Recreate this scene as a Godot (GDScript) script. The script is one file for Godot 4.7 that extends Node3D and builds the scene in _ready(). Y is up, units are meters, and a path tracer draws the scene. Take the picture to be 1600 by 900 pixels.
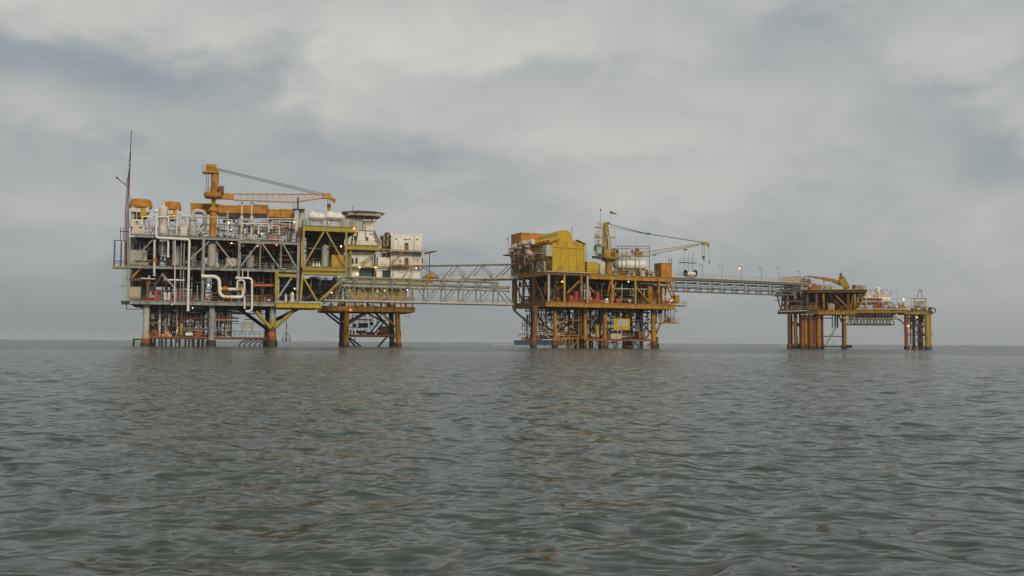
extends Node3D
# An offshore production complex: three steel platforms joined by truss bridges, seen from a small boat under an overcast sky.
const FOCAL := 1537.0      # focal length in pixels of a 1600 pixel wide picture
const EYE := 1.45          # height of the eye over the sea
const GREY_PIPE := "grey"
var cam: Camera3D
var fr := Transform3D()    # the frame of the platform under construction: x along its front, y up, z towards the viewer
var count := {}
var m := {}
var unit_box: BoxMesh
var unit_tube: CylinderMesh
var unit_fat: CylinderMesh
var unit_ball: SphereMesh
var unit_i: ArrayMesh

# ---------- naming and nodes ----------
func numbered(parent: Node, called: String) -> String:
	var key = str(parent.get_instance_id()) + called
	var n: int = count.get(key, 0)
	count[key] = n + 1
	return called if n == 0 else "%s_%03d" % [called, n]

func tag(o: Node, label: String, category: String, group := "") -> void:
	o.set_meta("label", label)
	o.set_meta("category", category)
	if group:
		o.set_meta("group", group)

func thing(called: String, label: String, category: String, at: Vector3, group := "") -> Node3D:
	var o := Node3D.new()
	o.name = numbered(self, called)
	add_child(o, true)
	o.transform = fr * Transform3D(Basis(), at)
	o.set_meta("org", at)
	tag(o, label, category, group)
	return o

func part(called: String, mesh: Mesh, mat: String, parent: Node, xf := Transform3D(), kind := "") -> MeshInstance3D:
	var o := MeshInstance3D.new()
	o.name = numbered(parent, called)
	o.mesh = mesh
	o.material_override = m[mat]
	parent.add_child(o, true)
	o.set_meta("org", xf.origin)
	if parent == self:
		o.transform = fr * xf
	else:
		xf.origin -= parent.get_meta("org")
		o.transform = xf
	if kind:
		o.set_meta("kind", kind)
	return o

# ---------- pixels of the photograph to points in the frame under construction ----------
func P(px: float, py: float, v := 0.0) -> Vector3:
	var dir := cam.transform.basis * Vector3((px - 800.0) / FOCAL, -(py - 450.0) / FOCAL, -1.0)
	var inv := fr.affine_inverse()
	var o := inv * cam.transform.origin
	var d := inv.basis * dir
	return o + d * ((-v - o.z) / d.z)

func PS(px: float, py: float, u: float) -> Vector3:       # on the plane x = u
	var dir := cam.transform.basis * Vector3((px - 800.0) / FOCAL, -(py - 450.0) / FOCAL, -1.0)
	var inv := fr.affine_inverse()
	var o := inv * cam.transform.origin
	var d := inv.basis * dir
	return o + d * ((u - o.x) / d.x)

func frame_at(px: float, depth: float, turn: float) -> void:
	fr = Transform3D(Basis(Vector3.UP, deg_to_rad(turn)), Vector3((px - 800.0) / FOCAL * depth, 0, -depth))

# ---------- shapes ----------
class Bag:
	var v := PackedVector3Array()
	var n := PackedVector3Array()
	func tri(a: Vector3, b: Vector3, c: Vector3, nrm: Vector3) -> void:
		v.append(a)
		if (c - a).cross(b - a).dot(nrm) < 0.0:
			v.append(c); v.append(b)
		else:
			v.append(b); v.append(c)
		n.append(nrm); n.append(nrm); n.append(nrm)
	func quad(a: Vector3, b: Vector3, c: Vector3, d: Vector3, nrm: Vector3) -> void:
		tri(a, b, c, nrm); tri(a, c, d, nrm)
	func box(xf: Transform3D) -> void:
		var o := xf.origin
		var x := xf.basis.x * 0.5
		var y := xf.basis.y * 0.5
		var z := xf.basis.z * 0.5
		for s in [1.0, -1.0]:
			quad(o + x * s - y - z, o + x * s + y - z, o + x * s + y + z, o + x * s - y + z, (x * s).normalized())
			quad(o + y * s - x - z, o + y * s + x - z, o + y * s + x + z, o + y * s - x + z, (y * s).normalized())
			quad(o + z * s - x - y, o + z * s + x - y, o + z * s + x + y, o + z * s - x + y, (z * s).normalized())
	func tube(p: Vector3, q: Vector3, r: float, sides := 6) -> void:
		var d := (q - p).normalized()
		var s := d.cross(Vector3(0.3, 0.2, 0.93) if absf(d.y) > 0.9 else Vector3.UP).normalized()
		var t := s.cross(d)
		var last := s
		for k in range(1, sides + 1):
			var a := TAU * k / sides
			var now := s * cos(a) + t * sin(a)
			var va := v.size()
			quad(p + last * r, q + last * r, q + now * r, p + now * r, (last + now).normalized())
			for j in range(va, v.size()):          # smooth round the tube
				var w := v[j]
				var axis := p + d * (w - p).dot(d)
				n[j] = (w - axis).normalized()
			last = now
	func mesh() -> ArrayMesh:
		var arr := []
		arr.resize(Mesh.ARRAY_MAX)
		arr[Mesh.ARRAY_VERTEX] = v
		arr[Mesh.ARRAY_NORMAL] = n
		var am := ArrayMesh.new()
		am.add_surface_from_arrays(Mesh.PRIMITIVE_TRIANGLES, arr)
		return am

func along(p: Vector3, q: Vector3, w: float, h: float) -> Transform3D:   # y runs from p to q, x is level, z is the height of the section
	var d := q - p
	var dn := d.normalized()
	var x := Vector3.RIGHT if absf(dn.y) > 0.999 else dn.cross(Vector3.UP).normalized()
	var z := x.cross(dn)
	return Transform3D(Basis(x * w, d, z * h), (p + q) * 0.5)

func piece(called: String, parent: Node, at: Vector3) -> Node3D:      # a part that has pieces of its own
	var o := Node3D.new()
	o.name = numbered(parent, called)
	parent.add_child(o, true)
	o.position = at - parent.get_meta("org")
	o.set_meta("org", at)
	return o

func box(called: String, c: Vector3, s: Vector3, mat: String, parent: Node) -> MeshInstance3D:
	return part(called, unit_box, mat, parent, Transform3D(Basis.from_scale(s), c))

func beam(called: String, p: Vector3, q: Vector3, w: float, h: float, mat: String, parent: Node) -> MeshInstance3D:
	return part(called, unit_box, mat, parent, along(p, q, w, h))

func ibeam(called: String, p: Vector3, q: Vector3, w: float, h: float, mat: String, parent: Node) -> MeshInstance3D:
	return part(called, unit_i, mat, parent, along(p, q, w, h))

func tube(called: String, p: Vector3, q: Vector3, r: float, mat: String, parent: Node, fat := false) -> MeshInstance3D:
	return part(called, unit_fat if fat else unit_tube, mat, parent, along(p, q, 2 * r, 2 * r))

func lathe(profile: Array, sides := 20) -> ArrayMesh:      # profile of Vector2(radius, height) round the y axis
	var b := Bag.new()
	for i in profile.size() - 1:
		var a: Vector2 = profile[i]
		var c: Vector2 = profile[i + 1]
		var slope := (c - a).normalized()
		for k in sides:
			var e0 := Vector3(cos(TAU * k / sides), 0, sin(TAU * k / sides))
			var e1 := Vector3(cos(TAU * (k + 1) / sides), 0, sin(TAU * (k + 1) / sides))
			var n0 := (e0 * slope.y + Vector3.UP * -slope.x).normalized()
			var n1 := (e1 * slope.y + Vector3.UP * -slope.x).normalized()
			var q := [e0 * a.x + Vector3.UP * a.y, e0 * c.x + Vector3.UP * c.y, e1 * c.x + Vector3.UP * c.y, e1 * a.x + Vector3.UP * a.y]
			var nn := (n0 + n1).normalized()
			if nn == Vector3.ZERO:
				continue
			var at := b.v.size()
			b.quad(q[0], q[1], q[2], q[3], nn)
			for j in range(at, b.v.size()):
				var w := b.v[j]
				b.n[j] = n0 if w == q[0] or w == q[1] else n1
	return b.mesh()

func capsule_profile(r: float, h: float, dome: float) -> Array:
	var out := []
	for k in 7:
		var a := PI / 2 * k / 6.0
		out.append(Vector2(maxf(r * sin(a), 0.001), dome - dome * cos(a)))
	for k in 7:
		var a := PI / 2 * k / 6.0
		out.append(Vector2(maxf(r * cos(a), 0.001), h - dome + dome * sin(a)))
	return out

func sweep(pts: Array, r: float, bend := 0.0, sides := 10) -> ArrayMesh:
	var path: Array = [pts[0]]
	for i in range(1, pts.size() - 1):
		var a: Vector3 = pts[i - 1]
		var c: Vector3 = pts[i]
		var e: Vector3 = pts[i + 1]
		var k := minf(bend, minf(a.distance_to(c), c.distance_to(e)) * 0.5)
		if k < 0.01:
			path.append(c)
			continue
		var s := c + (a - c).normalized() * k
		var t := c + (e - c).normalized() * k
		for j in 6:
			var w := j / 5.0
			path.append(s.lerp(c, w).lerp(c.lerp(t, w), w))
	path.append(pts[-1])
	var b := Bag.new()
	var side := Vector3.ZERO
	var rings := []
	for i in path.size():
		var d: Vector3 = (path[mini(i + 1, path.size() - 1)] - path[maxi(i - 1, 0)]).normalized()
		if side == Vector3.ZERO:
			side = d.cross(Vector3(0.3, 0.2, 0.93) if absf(d.y) > 0.9 else Vector3.UP).normalized()
		side = (side - d * side.dot(d)).normalized()
		var up := side.cross(d)
		var ring := []
		for k in sides:
			ring.append(side * cos(TAU * k / sides) + up * sin(TAU * k / sides))
		rings.append(ring)
	for i in path.size() - 1:
		for k in sides:
			var l: int = (k + 1) % sides
			var a: Vector3 = rings[i][k]
			var c: Vector3 = rings[i][l]
			var e: Vector3 = rings[i + 1][l]
			var f: Vector3 = rings[i + 1][k]
			b.v.append_array([path[i] + a * r, path[i] + c * r, path[i + 1] + e * r, path[i] + a * r, path[i + 1] + e * r, path[i + 1] + f * r])
			b.n.append_array([a, c, e, a, e, f])
	if b.v.size() > 2 and (b.v[2] - b.v[0]).cross(b.v[1] - b.v[0]).dot(b.n[0]) < 0.0:
		for i in range(0, b.v.size(), 3):
			var t := b.v[i + 1]
			b.v[i + 1] = b.v[i + 2]
			b.v[i + 2] = t
			t = b.n[i + 1]
			b.n[i + 1] = b.n[i + 2]
			b.n[i + 2] = t
	for e in [0, path.size() - 1]:
		var d: Vector3 = (path[0] - path[1]).normalized() if e == 0 else (path[-1] - path[-2]).normalized()
		for k in sides:
			b.tri(path[e], path[e] + rings[e][k] * r, path[e] + rings[e][(k + 1) % sides] * r, d)
	return b.mesh()

func handrail(parent: Node, pts: Array, mat: String, h := 1.15, gap := 1.6, r := 0.035) -> MeshInstance3D:
	var b := Bag.new()
	for i in pts.size() - 1:
		var p: Vector3 = pts[i]
		var q: Vector3 = pts[i + 1]
		for y in [h, h * 0.55]:
			b.tube(p + Vector3.UP * y, q + Vector3.UP * y, r, 5)
		var n := maxi(1, roundi(p.distance_to(q) / gap))
		for k in n + 1:
			var c := p.lerp(q, k / float(n))
			b.tube(c, c + Vector3.UP * h, r, 5)
	return part("handrail", b.mesh(), mat, parent, Transform3D(), "stuff")

func ladder(called: String, parent: Node, p: Vector3, q: Vector3, w: float, mat: String, step := 0.6) -> MeshInstance3D:
	var b := Bag.new()
	var d := (q - p).normalized()
	var s := (d.cross(Vector3(0, 0, 1))).normalized() * w * 0.5
	if absf(d.dot(Vector3(0, 0, 1))) > 0.9 or s.length() < 0.01:
		s = Vector3.RIGHT * w * 0.5
	b.tube(p - s, q - s, 0.05, 5)
	b.tube(p + s, q + s, 0.05, 5)
	var n := int(p.distance_to(q) / step)
	for k in n:
		var c := p.lerp(q, (k + 0.5) / n)
		b.tube(c - s, c + s, 0.03, 4)
	return part(called, b.mesh(), mat, parent)

func pipework(parent: Node, lo: Vector3, hi: Vector3, n: int, seed_: int, palette: Array, upright := 0.35, boxes := 0.2) -> void:
	# small-bore pipes, cable trays and valves too fine to tell apart, one mesh for each paint
	var rng := RandomNumberGenerator.new()
	rng.seed = seed_
	var bags := {}
	var size := hi - lo
	for i in n:
		var mat: String = palette[rng.randi() % palette.size()]
		if not bags.has(mat):
			bags[mat] = Bag.new()
		var b: Bag = bags[mat]
		var c := lo + Vector3(rng.randf() * size.x, rng.randf() * size.y, rng.randf() * size.z)
		var kind := rng.randf()
		var r := 0.04 + 0.11 * rng.randf() ** 2
		if kind < upright:
			var y1 := minf(hi.y, c.y + size.y * rng.randf_range(0.25, 0.9))
			b.tube(c, Vector3(c.x, y1, c.z), r)
			if rng.randf() < 0.6:
				var x1 := clampf(c.x + rng.randf_range(-2.5, 2.5), lo.x, hi.x)
				b.tube(Vector3(c.x, y1, c.z), Vector3(x1, y1, c.z), r)
		elif kind < upright + boxes:
			var s := Vector3(rng.randf_range(0.3, 1.1), rng.randf_range(0.3, 1.3), rng.randf_range(0.3, 1.0))
			var y := lo.y + s.y / 2 if rng.randf() < 0.6 else minf(c.y, hi.y - s.y / 2)
			if rng.randf() < 0.5:
				b.box(Transform3D(Basis.from_scale(s), Vector3(c.x, y, c.z)))
			else:
				b.tube(Vector3(c.x, y - s.y / 2, c.z), Vector3(c.x, y + s.y / 2, c.z), s.x * 0.4, 9)
		elif kind < 0.9:
			var x1 := clampf(c.x + rng.randf_range(1.5, 7.0) * (1 if rng.randf() < 0.5 else -1), lo.x, hi.x)
			b.tube(c, Vector3(x1, c.y, c.z), r)
			if rng.randf() < 0.5:
				var y1 := clampf(c.y + rng.randf_range(-2.0, 2.0), lo.y, hi.y)
				b.tube(Vector3(x1, c.y, c.z), Vector3(x1, y1, c.z), r)
			if rng.randf() < 0.4:
				var w := lerpf(c.x, x1, 0.4)
				b.tube(Vector3(w, c.y, c.z), Vector3(w + 0.35, c.y, c.z), r * 2.2, 8)
		else:
			b.box(Transform3D(Basis.from_scale(Vector3(rng.randf_range(2, 6), 0.1, 0.5)), c))
	for mat in bags:
		part("pipework", bags[mat].mesh(), mat, parent, Transform3D(), "stuff")

# ---------- things that stand on the decks ----------
func vessel(called: String, label: String, cat: String, c: Vector3, r: float, h: float, mat: String, group := "", nozzle := 0.0) -> Node3D:
	var t := thing(called, label, cat, c, group)
	part("shell", lathe(capsule_profile(r, h, minf(r * 0.5, h * 0.25))), mat, t, Transform3D(Basis(), c))
	part("skirt", lathe([Vector2(r * 0.85, -0.3), Vector2(r * 0.85, 0.5)]), mat, t, Transform3D(Basis(), c))
	if nozzle > 0.0:
		tube("nozzle", c + Vector3(0, h - 0.1, 0), c + Vector3(0, h + nozzle, 0), r * 0.3, mat, t)
	else:
		tube("nozzle", c + Vector3(0, h - 0.2, 0), c + Vector3(0, h + 0.35, 0), r * 0.2, mat, t)
	tube("flange", c + Vector3(r * 0.8, h * 0.3, 0), c + Vector3(r + 0.4, h * 0.3, 0), r * 0.22, mat, t)
	return t

func drum(called: String, label: String, cat: String, p: Vector3, q: Vector3, r: float, mat: String, leg_mat: String, floor_y: float, group := "") -> Node3D:
	var mid := (p + q) * 0.5
	var t := thing(called, label, cat, Vector3(mid.x, floor_y, mid.z), group)
	var len := p.distance_to(q)
	var d := (q - p).normalized()
	var x := d.cross(Vector3.UP).normalized()
	part("shell", lathe(capsule_profile(r, len, r * 0.55)), mat, t, Transform3D(Basis(x, d, x.cross(d)), p))
	for k in [0.22, 0.78]:
		var c := p.lerp(q, k)
		box("saddle", Vector3(c.x, (floor_y + c.y - r * 0.7) / 2, c.z), Vector3(0.4, maxf(0.2, c.y - r * 0.7 - floor_y), r * 1.4), leg_mat, t)
	tube("nozzle", mid + Vector3.UP * r * 0.9, mid + Vector3.UP * (r + 0.5), r * 0.2, mat, t)
	return t

func cabinet(called: String, label: String, cat: String, lo: Vector3, s: Vector3, mat: String, door := "", group := "") -> Node3D:
	var c := lo + s * 0.5
	var t := thing(called, label, cat, Vector3(c.x, lo.y, c.z), group)
	box("body", c, s, mat, t)
	box("lid", Vector3(c.x, lo.y + s.y + 0.06, c.z), Vector3(s.x + 0.15, 0.12, s.z + 0.15), mat, t)
	var d := door if door else mat
	var n := maxi(1, roundi(s.x / 1.6))
	for k in n:
		box("panel", Vector3(lo.x + s.x * (k + 0.5) / n, c.y, lo.z + s.z + 0.03), Vector3(s.x / n - 0.14, s.y - 0.2, 0.06), d, t)
	return t

func pump(label: String, c: Vector3, w: float, mat: String, motor: String, group := "") -> void:
	var t := thing("pump_skid", label, "pump", c, group)
	box("base", c + Vector3(0, 0.15, 0), Vector3(w, 0.3, w * 0.45), mat, t)
	tube("motor", c + Vector3(-w * 0.4, 0.3 + w * 0.22, 0), c + Vector3(w * 0.02, 0.3 + w * 0.22, 0), w * 0.2, motor, t)
	tube("casing", c + Vector3(w * 0.26, 0.3, 0), c + Vector3(w * 0.26, 0.3 + w * 0.5, 0), w * 0.16, mat, t)
	tube("shaft", c + Vector3(0, 0.3 + w * 0.22, 0), c + Vector3(w * 0.2, 0.3 + w * 0.22, 0), w * 0.06, "dark", t)
	tube("outlet", c + Vector3(w * 0.26, 0.3 + w * 0.5, 0), c + Vector3(w * 0.26, 0.3 + w * 0.9, 0), w * 0.07, mat, t)

func pipe(label: String, pts: Array, r: float, bend: float, mat: String, group := "") -> Node3D:
	var t := thing("pipe", label, "pipe", pts[0], group)
	part("run", sweep(pts, r, bend, 12), mat, t)
	for e in [[0, 1], [-1, -2]]:
		var p: Vector3 = pts[e[0]]
		var d: Vector3 = (pts[e[1]] - p).normalized()
		tube("flange", p - d * 0.02, p + d * 0.18, r * 1.5, mat, t)
	return t

func lamp(label: String, c: Vector3, r: float, tone: String, energy := 0.4) -> void:
	var o := part("flood_lamp", unit_ball, "lamp_" + tone, self, Transform3D(Basis.from_scale(Vector3.ONE * 1.35 * r), c))
	tag(o, label, "lamp", "flood lamps lit on the platforms")
	var l := OmniLight3D.new()
	l.light_color = {"warm": Color(1, 0.78, 0.45), "white": Color(1, 0.97, 0.9), "red": Color(1, 0.45, 0.3)}[tone]
	l.light_energy = energy
	l.light_size = 0.1
	l.omni_range = 40.0
	l.omni_attenuation = 2.0
	l.shadow_enabled = true
	l.name = "lamp_light"
	o.add_child(l, true)

func growth(parent: Node) -> void:
	# wet weed round every leg at the waterline
	for o in parent.get_children():
		if o is MeshInstance3D and (o.mesh == unit_fat) and o.transform.origin.y < 8.0:
			var b: Basis = o.transform.basis
			var foot: float = o.transform.origin.y + parent.get_meta("org").y - b.y.length() * 0.5
			if foot < -1.0 and absf(b.y.normalized().y) > 0.97:
				var r := b.x.length() * 0.5
				var at: Vector3 = o.transform.origin + parent.get_meta("org")
				var d := b.y.normalized() * signf(b.y.y)
				var p := at - d * (at.y / d.y)
				tube("weed_band", p - Vector3.UP, p + d * (0.55 + 0.35 * absf(sin(p.x * 3.0))), r + 0.05, "pilebase", parent, true)

# ---------- camera, sky, sun ----------
func make_camera() -> void:
	cam = Camera3D.new()
	cam.name = "camera"
	cam.keep_aspect = Camera3D.KEEP_HEIGHT
	cam.fov = rad_to_deg(2.0 * atan(450.0 / FOCAL))
	cam.near = 0.1
	cam.far = 80000.0
	cam.transform = Transform3D(Basis(Vector3.RIGHT, atan(84.7 / FOCAL)) * Basis(Vector3.BACK, 0.0062), Vector3(0, EYE, 0))
	add_child(cam)
	cam.current = true

# banks of cloud: where each lies in the sky (degrees right of ahead, degrees up), its half sizes in degrees and how much darker (-) or lighter (+) it is
const BANKS := [
	[-25.0, 15.2, 8.0, 1.7, -0.75], [-17.5, 13.4, 6.0, 2.0, -0.75], [-12.0, 9.6, 9.0, 2.2, -0.6], [-25.0, 9.5, 4.5, 1.5, -0.45], [-6.5, 11.2, 6.0, 1.5, -0.35],
	[3.0, 15.4, 6.0, 1.0, -0.42], [-13.5, 16.6, 2.0, 1.0, -0.35], [16.5, 16.6, 4.5, 1.8, -0.6], [23.0, 13.0, 3.0, 2.2, -0.5], [26.0, 10.0, 2.2, 1.8, -0.55], [20.0, 18.5, 7.0, 1.6, -0.35],
	[-14.0, 3.0, 12.0, 2.8, -0.5], [5.0, 3.0, 12.0, 2.2, -0.38], [9.0, 1.0, 9.0, 1.6, -0.3],
	[-25.0, 18.0, 7.0, 1.6, 0.7], [-9.0, 15.8, 4.0, 2.4, 0.65], [-3.0, 18.0, 10.0, 1.8, 0.6], [-27.0, 6.6, 3.2, 1.2, 0.4], [-20.2, 8.9, 1.2, 0.4, 0.35], [-5.5, 9.2, 3.5, 0.8, 0.35],
	[24.0, 15.6, 3.4, 1.2, 0.45], [15.0, 10.5, 9.0, 3.2, 0.4], [27.0, 6.5, 3.5, 2.6, 0.35], [3.5, 12.0, 4.5, 1.3, 0.4], [8.0, 8.0, 6.0, 1.6, 0.3], [-18.0, 17.0, 1.6, 0.7, 0.3],
]

func sky_color(d: Vector3, a: FastNoiseLite, b: FastNoiseLite, c: FastNoiseLite, framed: bool) -> Color:
	var e := maxf(d.y, 0.0)
	var q := Vector3(d.x, d.y * 1.9, d.z) * 5.0
	var wx := b.get_noise_3d(q.x, q.y, q.z)
	var wy := b.get_noise_3d(q.x + 40.0, q.y, q.z)
	var w := q + Vector3(wx, wy, -wx) * 0.22
	var lumps := c.get_noise_3d(w.x, w.y, w.z)
	var t := 0.5 + 0.55 * a.get_noise_3d(w.x, w.y, w.z)
	var g := 0.0
	if framed:
		var az := rad_to_deg(atan2(d.x, -d.z)) + wx * 3.0 + lumps * 1.8
		var el := rad_to_deg(asin(d.y)) + wy * 1.6 + lumps * 1.4
		for k in BANKS:
			var x: float = (az - k[0]) / k[2]
			var y: float = (el - k[1]) / k[3]
			var s := x * x + y * y
			if s < 6.0:
				g += k[4] * exp(-s * s * 0.5 - s * 0.35)
	t = t * 0.42 + 0.37 + g * 0.45 + 0.27 * lumps
	t = clampf(t, -0.08, 1.12)
	var low := Color(0.201, 0.234, 0.264)
	var high := Color(0.442, 0.440, 0.413)
	var col := low.lerp(high, t)
	var haze := exp(-e / 0.075)
	var right := smoothstep(-0.5, 0.6, d.x)          # the cloud is thinner to the right, where the sun stands
	col = col.lerp(Color(0.136, 0.157, 0.162).lerp(Color(0.234, 0.245, 0.241), right), haze * 0.85)
	return col

func make_sky() -> void:
	var a := FastNoiseLite.new()
	a.seed = 11
	a.frequency = 0.5
	a.fractal_octaves = 5
	a.fractal_gain = 0.5
	var b := FastNoiseLite.new()
	b.seed = 23
	b.frequency = 0.7
	b.fractal_octaves = 4
	var c := FastNoiseLite.new()
	c.seed = 5
	c.frequency = 1.7
	c.fractal_octaves = 6
	c.fractal_gain = 0.58
	var im := Image.create(1024, 512, false, Image.FORMAT_RGBF)
	for y in 512:
		var el := PI * (0.5 - (y + 0.5) / 512.0)
		for x in 1024:
			if y > 258:
				im.set_pixel(x, y, Color(0.255, 0.272, 0.281))
				continue
			var az := wrapf(TAU * (x + 0.5) / 1024.0, -PI, PI)     # the first column looks along -z
			im.set_pixel(x, y, sky_color(Vector3(sin(az) * cos(el), sin(el), -cos(az) * cos(el)), a, b, c, absf(az) < 0.9 and el < 0.6))
	im.resize(4096, 2048, Image.INTERPOLATE_CUBIC)
	for y in range(700, 1032):
		var el := PI * (0.5 - (y + 0.5) / 2048.0)
		for k in range(-400, 400):
			var x := posmod(k, 4096)
			var az := TAU * (k + 0.5) / 4096.0
			im.set_pixel(x, y, sky_color(Vector3(sin(az) * cos(el), sin(el), -cos(az) * cos(el)), a, b, c, true))
	var pan := PanoramaSkyMaterial.new()
	pan.panorama = ImageTexture.create_from_image(im)
	var sky := Sky.new()
	sky.sky_material = pan
	var env := Environment.new()
	env.background_mode = Environment.BG_SKY
	env.sky = sky
	env.tonemap_mode = Environment.TONE_MAPPER_LINEAR
	env.tonemap_exposure = 1.34
	env.fog_enabled = true
	env.fog_density = 0.00012
	env.fog_light_color = Color(0.72, 0.75, 0.77)
	env.sdfgi_enabled = true
	env.ssao_enabled = true
	env.ssil_enabled = true
	var we := WorldEnvironment.new()
	we.name = "world"
	we.environment = env
	add_child(we)

func make_sun() -> void:
	var sun := DirectionalLight3D.new()
	sun.name = "sun_through_cloud"
	sun.light_color = Color(1.0, 0.93, 0.82)
	sun.light_energy = 0.5
	sun.light_angular_distance = 16.0
	sun.shadow_enabled = true
	add_child(sun)
	sun.look_at_from_position(Vector3.ZERO, Vector3(-0.42, -0.5, -0.76), Vector3.UP)

# ---------- materials ----------
func paint(called: String, base: Color, worn: Color, wear: float, rough: float, seed_: int, metal := 0.0) -> void:
	var s := StandardMaterial3D.new()
	s.resource_name = called
	var n := FastNoiseLite.new()
	n.seed = seed_
	n.frequency = 0.012
	n.fractal_octaves = 5
	n.fractal_gain = 0.62
	var ramp := Gradient.new()
	var mid := base.lerp(worn, 0.22)
	ramp.offsets = PackedFloat32Array([0.0, maxf(0.02, wear), wear + 0.16, 0.62, 1.0])
	ramp.colors = PackedColorArray([worn.linear_to_srgb(), base.lerp(worn, 0.7).linear_to_srgb(), mid.linear_to_srgb(), base.linear_to_srgb(), (base * 1.12).linear_to_srgb()])
	var t := NoiseTexture2D.new()
	t.noise = n
	t.seamless = true
	t.width = 256
	t.height = 256
	t.color_ramp = ramp
	s.albedo_texture = t
	s.uv1_triplanar = true
	s.uv1_world_triplanar = true
	s.uv1_scale = Vector3(0.21, 0.075, 0.21)     # dirt runs down, so the pattern is drawn out upright
	s.roughness = rough
	s.metallic = metal
	s.metallic_specular = 0.35
	m[called] = s

func plain(called: String, c: Color, rough: float) -> void:
	var s := StandardMaterial3D.new()
	s.resource_name = called
	s.albedo_color = c.linear_to_srgb()
	s.roughness = rough
	m[called] = s

func glow(called: String, c: Color, e: float) -> void:
	var s := StandardMaterial3D.new()
	s.resource_name = called
	s.albedo_color = Color(0.8, 0.8, 0.8)
	s.emission_enabled = true
	s.emission = c
	s.emission_energy_multiplier = e
	m[called] = s

func make_materials() -> void:
	var rust := Color(0.13, 0.05, 0.022)
	paint("grey", Color(0.3, 0.325, 0.3), Color(0.1, 0.08, 0.06), 0.2, 0.6, 1)
	paint("steel", Color(0.17, 0.19, 0.185), Color(0.09, 0.07, 0.055), 0.15, 0.6, 20)
	paint("pale", Color(0.44, 0.44, 0.385), Color(0.2, 0.16, 0.11), 0.14, 0.6, 2)
	paint("white", Color(0.76, 0.75, 0.69), Color(0.38, 0.3, 0.2), 0.1, 0.5, 3)
	paint("white_rusty", Color(0.66, 0.6, 0.54), Color(0.27, 0.13, 0.075), 0.2, 0.55, 4)
	paint("yellow", Color(0.37, 0.285, 0.04), Color(0.17, 0.1, 0.03), 0.15, 0.55, 5)
	paint("boom_paint", Color(0.6, 0.33, 0.12), Color(0.3, 0.14, 0.05), 0.12, 0.55, 22)
	paint("straw", Color(0.45, 0.39, 0.17), Color(0.2, 0.14, 0.05), 0.12, 0.55, 21)
	paint("golden", Color(0.5, 0.33, 0.016), Color(0.21, 0.11, 0.02), 0.17, 0.5, 6)
	paint("orange", Color(0.49, 0.21, 0.02), Color(0.18, 0.075, 0.02), 0.2, 0.55, 7)
	paint("amber", Color(0.42, 0.215, 0.02), rust, 0.24, 0.6, 8)
	paint("rust", Color(0.26, 0.095, 0.035), Color(0.09, 0.035, 0.02), 0.2, 0.75, 9)
	paint("brown", Color(0.15, 0.085, 0.04), Color(0.05, 0.03, 0.02), 0.2, 0.7, 10)
	paint("dark", Color(0.05, 0.052, 0.048), Color(0.03, 0.022, 0.018), 0.2, 0.65, 12)
	paint("deckplate", Color(0.11, 0.11, 0.09), Color(0.06, 0.04, 0.025), 0.2, 0.7, 13)
	paint("red", Color(0.38, 0.05, 0.05), Color(0.16, 0.03, 0.025), 0.15, 0.5, 14)
	paint("orangered", Color(0.5, 0.13, 0.05), Color(0.22, 0.07, 0.03), 0.15, 0.55, 15)
	paint("beige", Color(0.46, 0.38, 0.29), Color(0.22, 0.15, 0.09), 0.15, 0.6, 16)
	paint("green", Color(0.3, 0.42, 0.33), Color(0.15, 0.2, 0.15), 0.12, 0.55, 17)
	paint("blue", Color(0.025, 0.065, 0.13), Color(0.02, 0.04, 0.06), 0.1, 0.5, 18)
	paint("pilebase", Color(0.07, 0.05, 0.032), Color(0.02, 0.025, 0.018), 0.3, 0.5, 19)
	plain("glass", Color(0.03, 0.04, 0.045), 0.12)
	plain("cable", Color(0.03, 0.03, 0.035), 0.6)
	plain("rubber", Color(0.018, 0.018, 0.018), 0.8)
	plain("foam", Color(0.5, 0.52, 0.52), 0.9)
	glow("lamp_warm", Color(1.0, 0.72, 0.36), 3.2)
	glow("lamp_white", Color(1.0, 0.95, 0.85), 2.4)
	glow("lamp_red", Color(1.0, 0.42, 0.25), 2.6)

func make_units() -> void:
	unit_box = BoxMesh.new()
	unit_box.size = Vector3.ONE
	unit_tube = CylinderMesh.new()
	unit_tube.top_radius = 0.5
	unit_tube.bottom_radius = 0.5
	unit_tube.height = 1.0
	unit_tube.radial_segments = 10
	unit_tube.rings = 0
	unit_fat = unit_tube.duplicate()
	unit_fat.radial_segments = 24
	unit_ball = SphereMesh.new()
	unit_ball.radius = 0.5
	unit_ball.height = 1.0
	unit_ball.radial_segments = 12
	unit_ball.rings = 6
	# an I section: flanges at z = +-0.5, the web between them
	var b := Bag.new()
	for f in [[Vector3(0, 0, 0.44), Vector3(1, 1, 0.12)], [Vector3(0, 0, -0.44), Vector3(1, 1, 0.12)], [Vector3(0, 0, 0), Vector3(0.14, 1, 0.76)]]:
		b.box(Transform3D(Basis.from_scale(f[1]), f[0]))
	unit_i = b.mesh()

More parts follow.
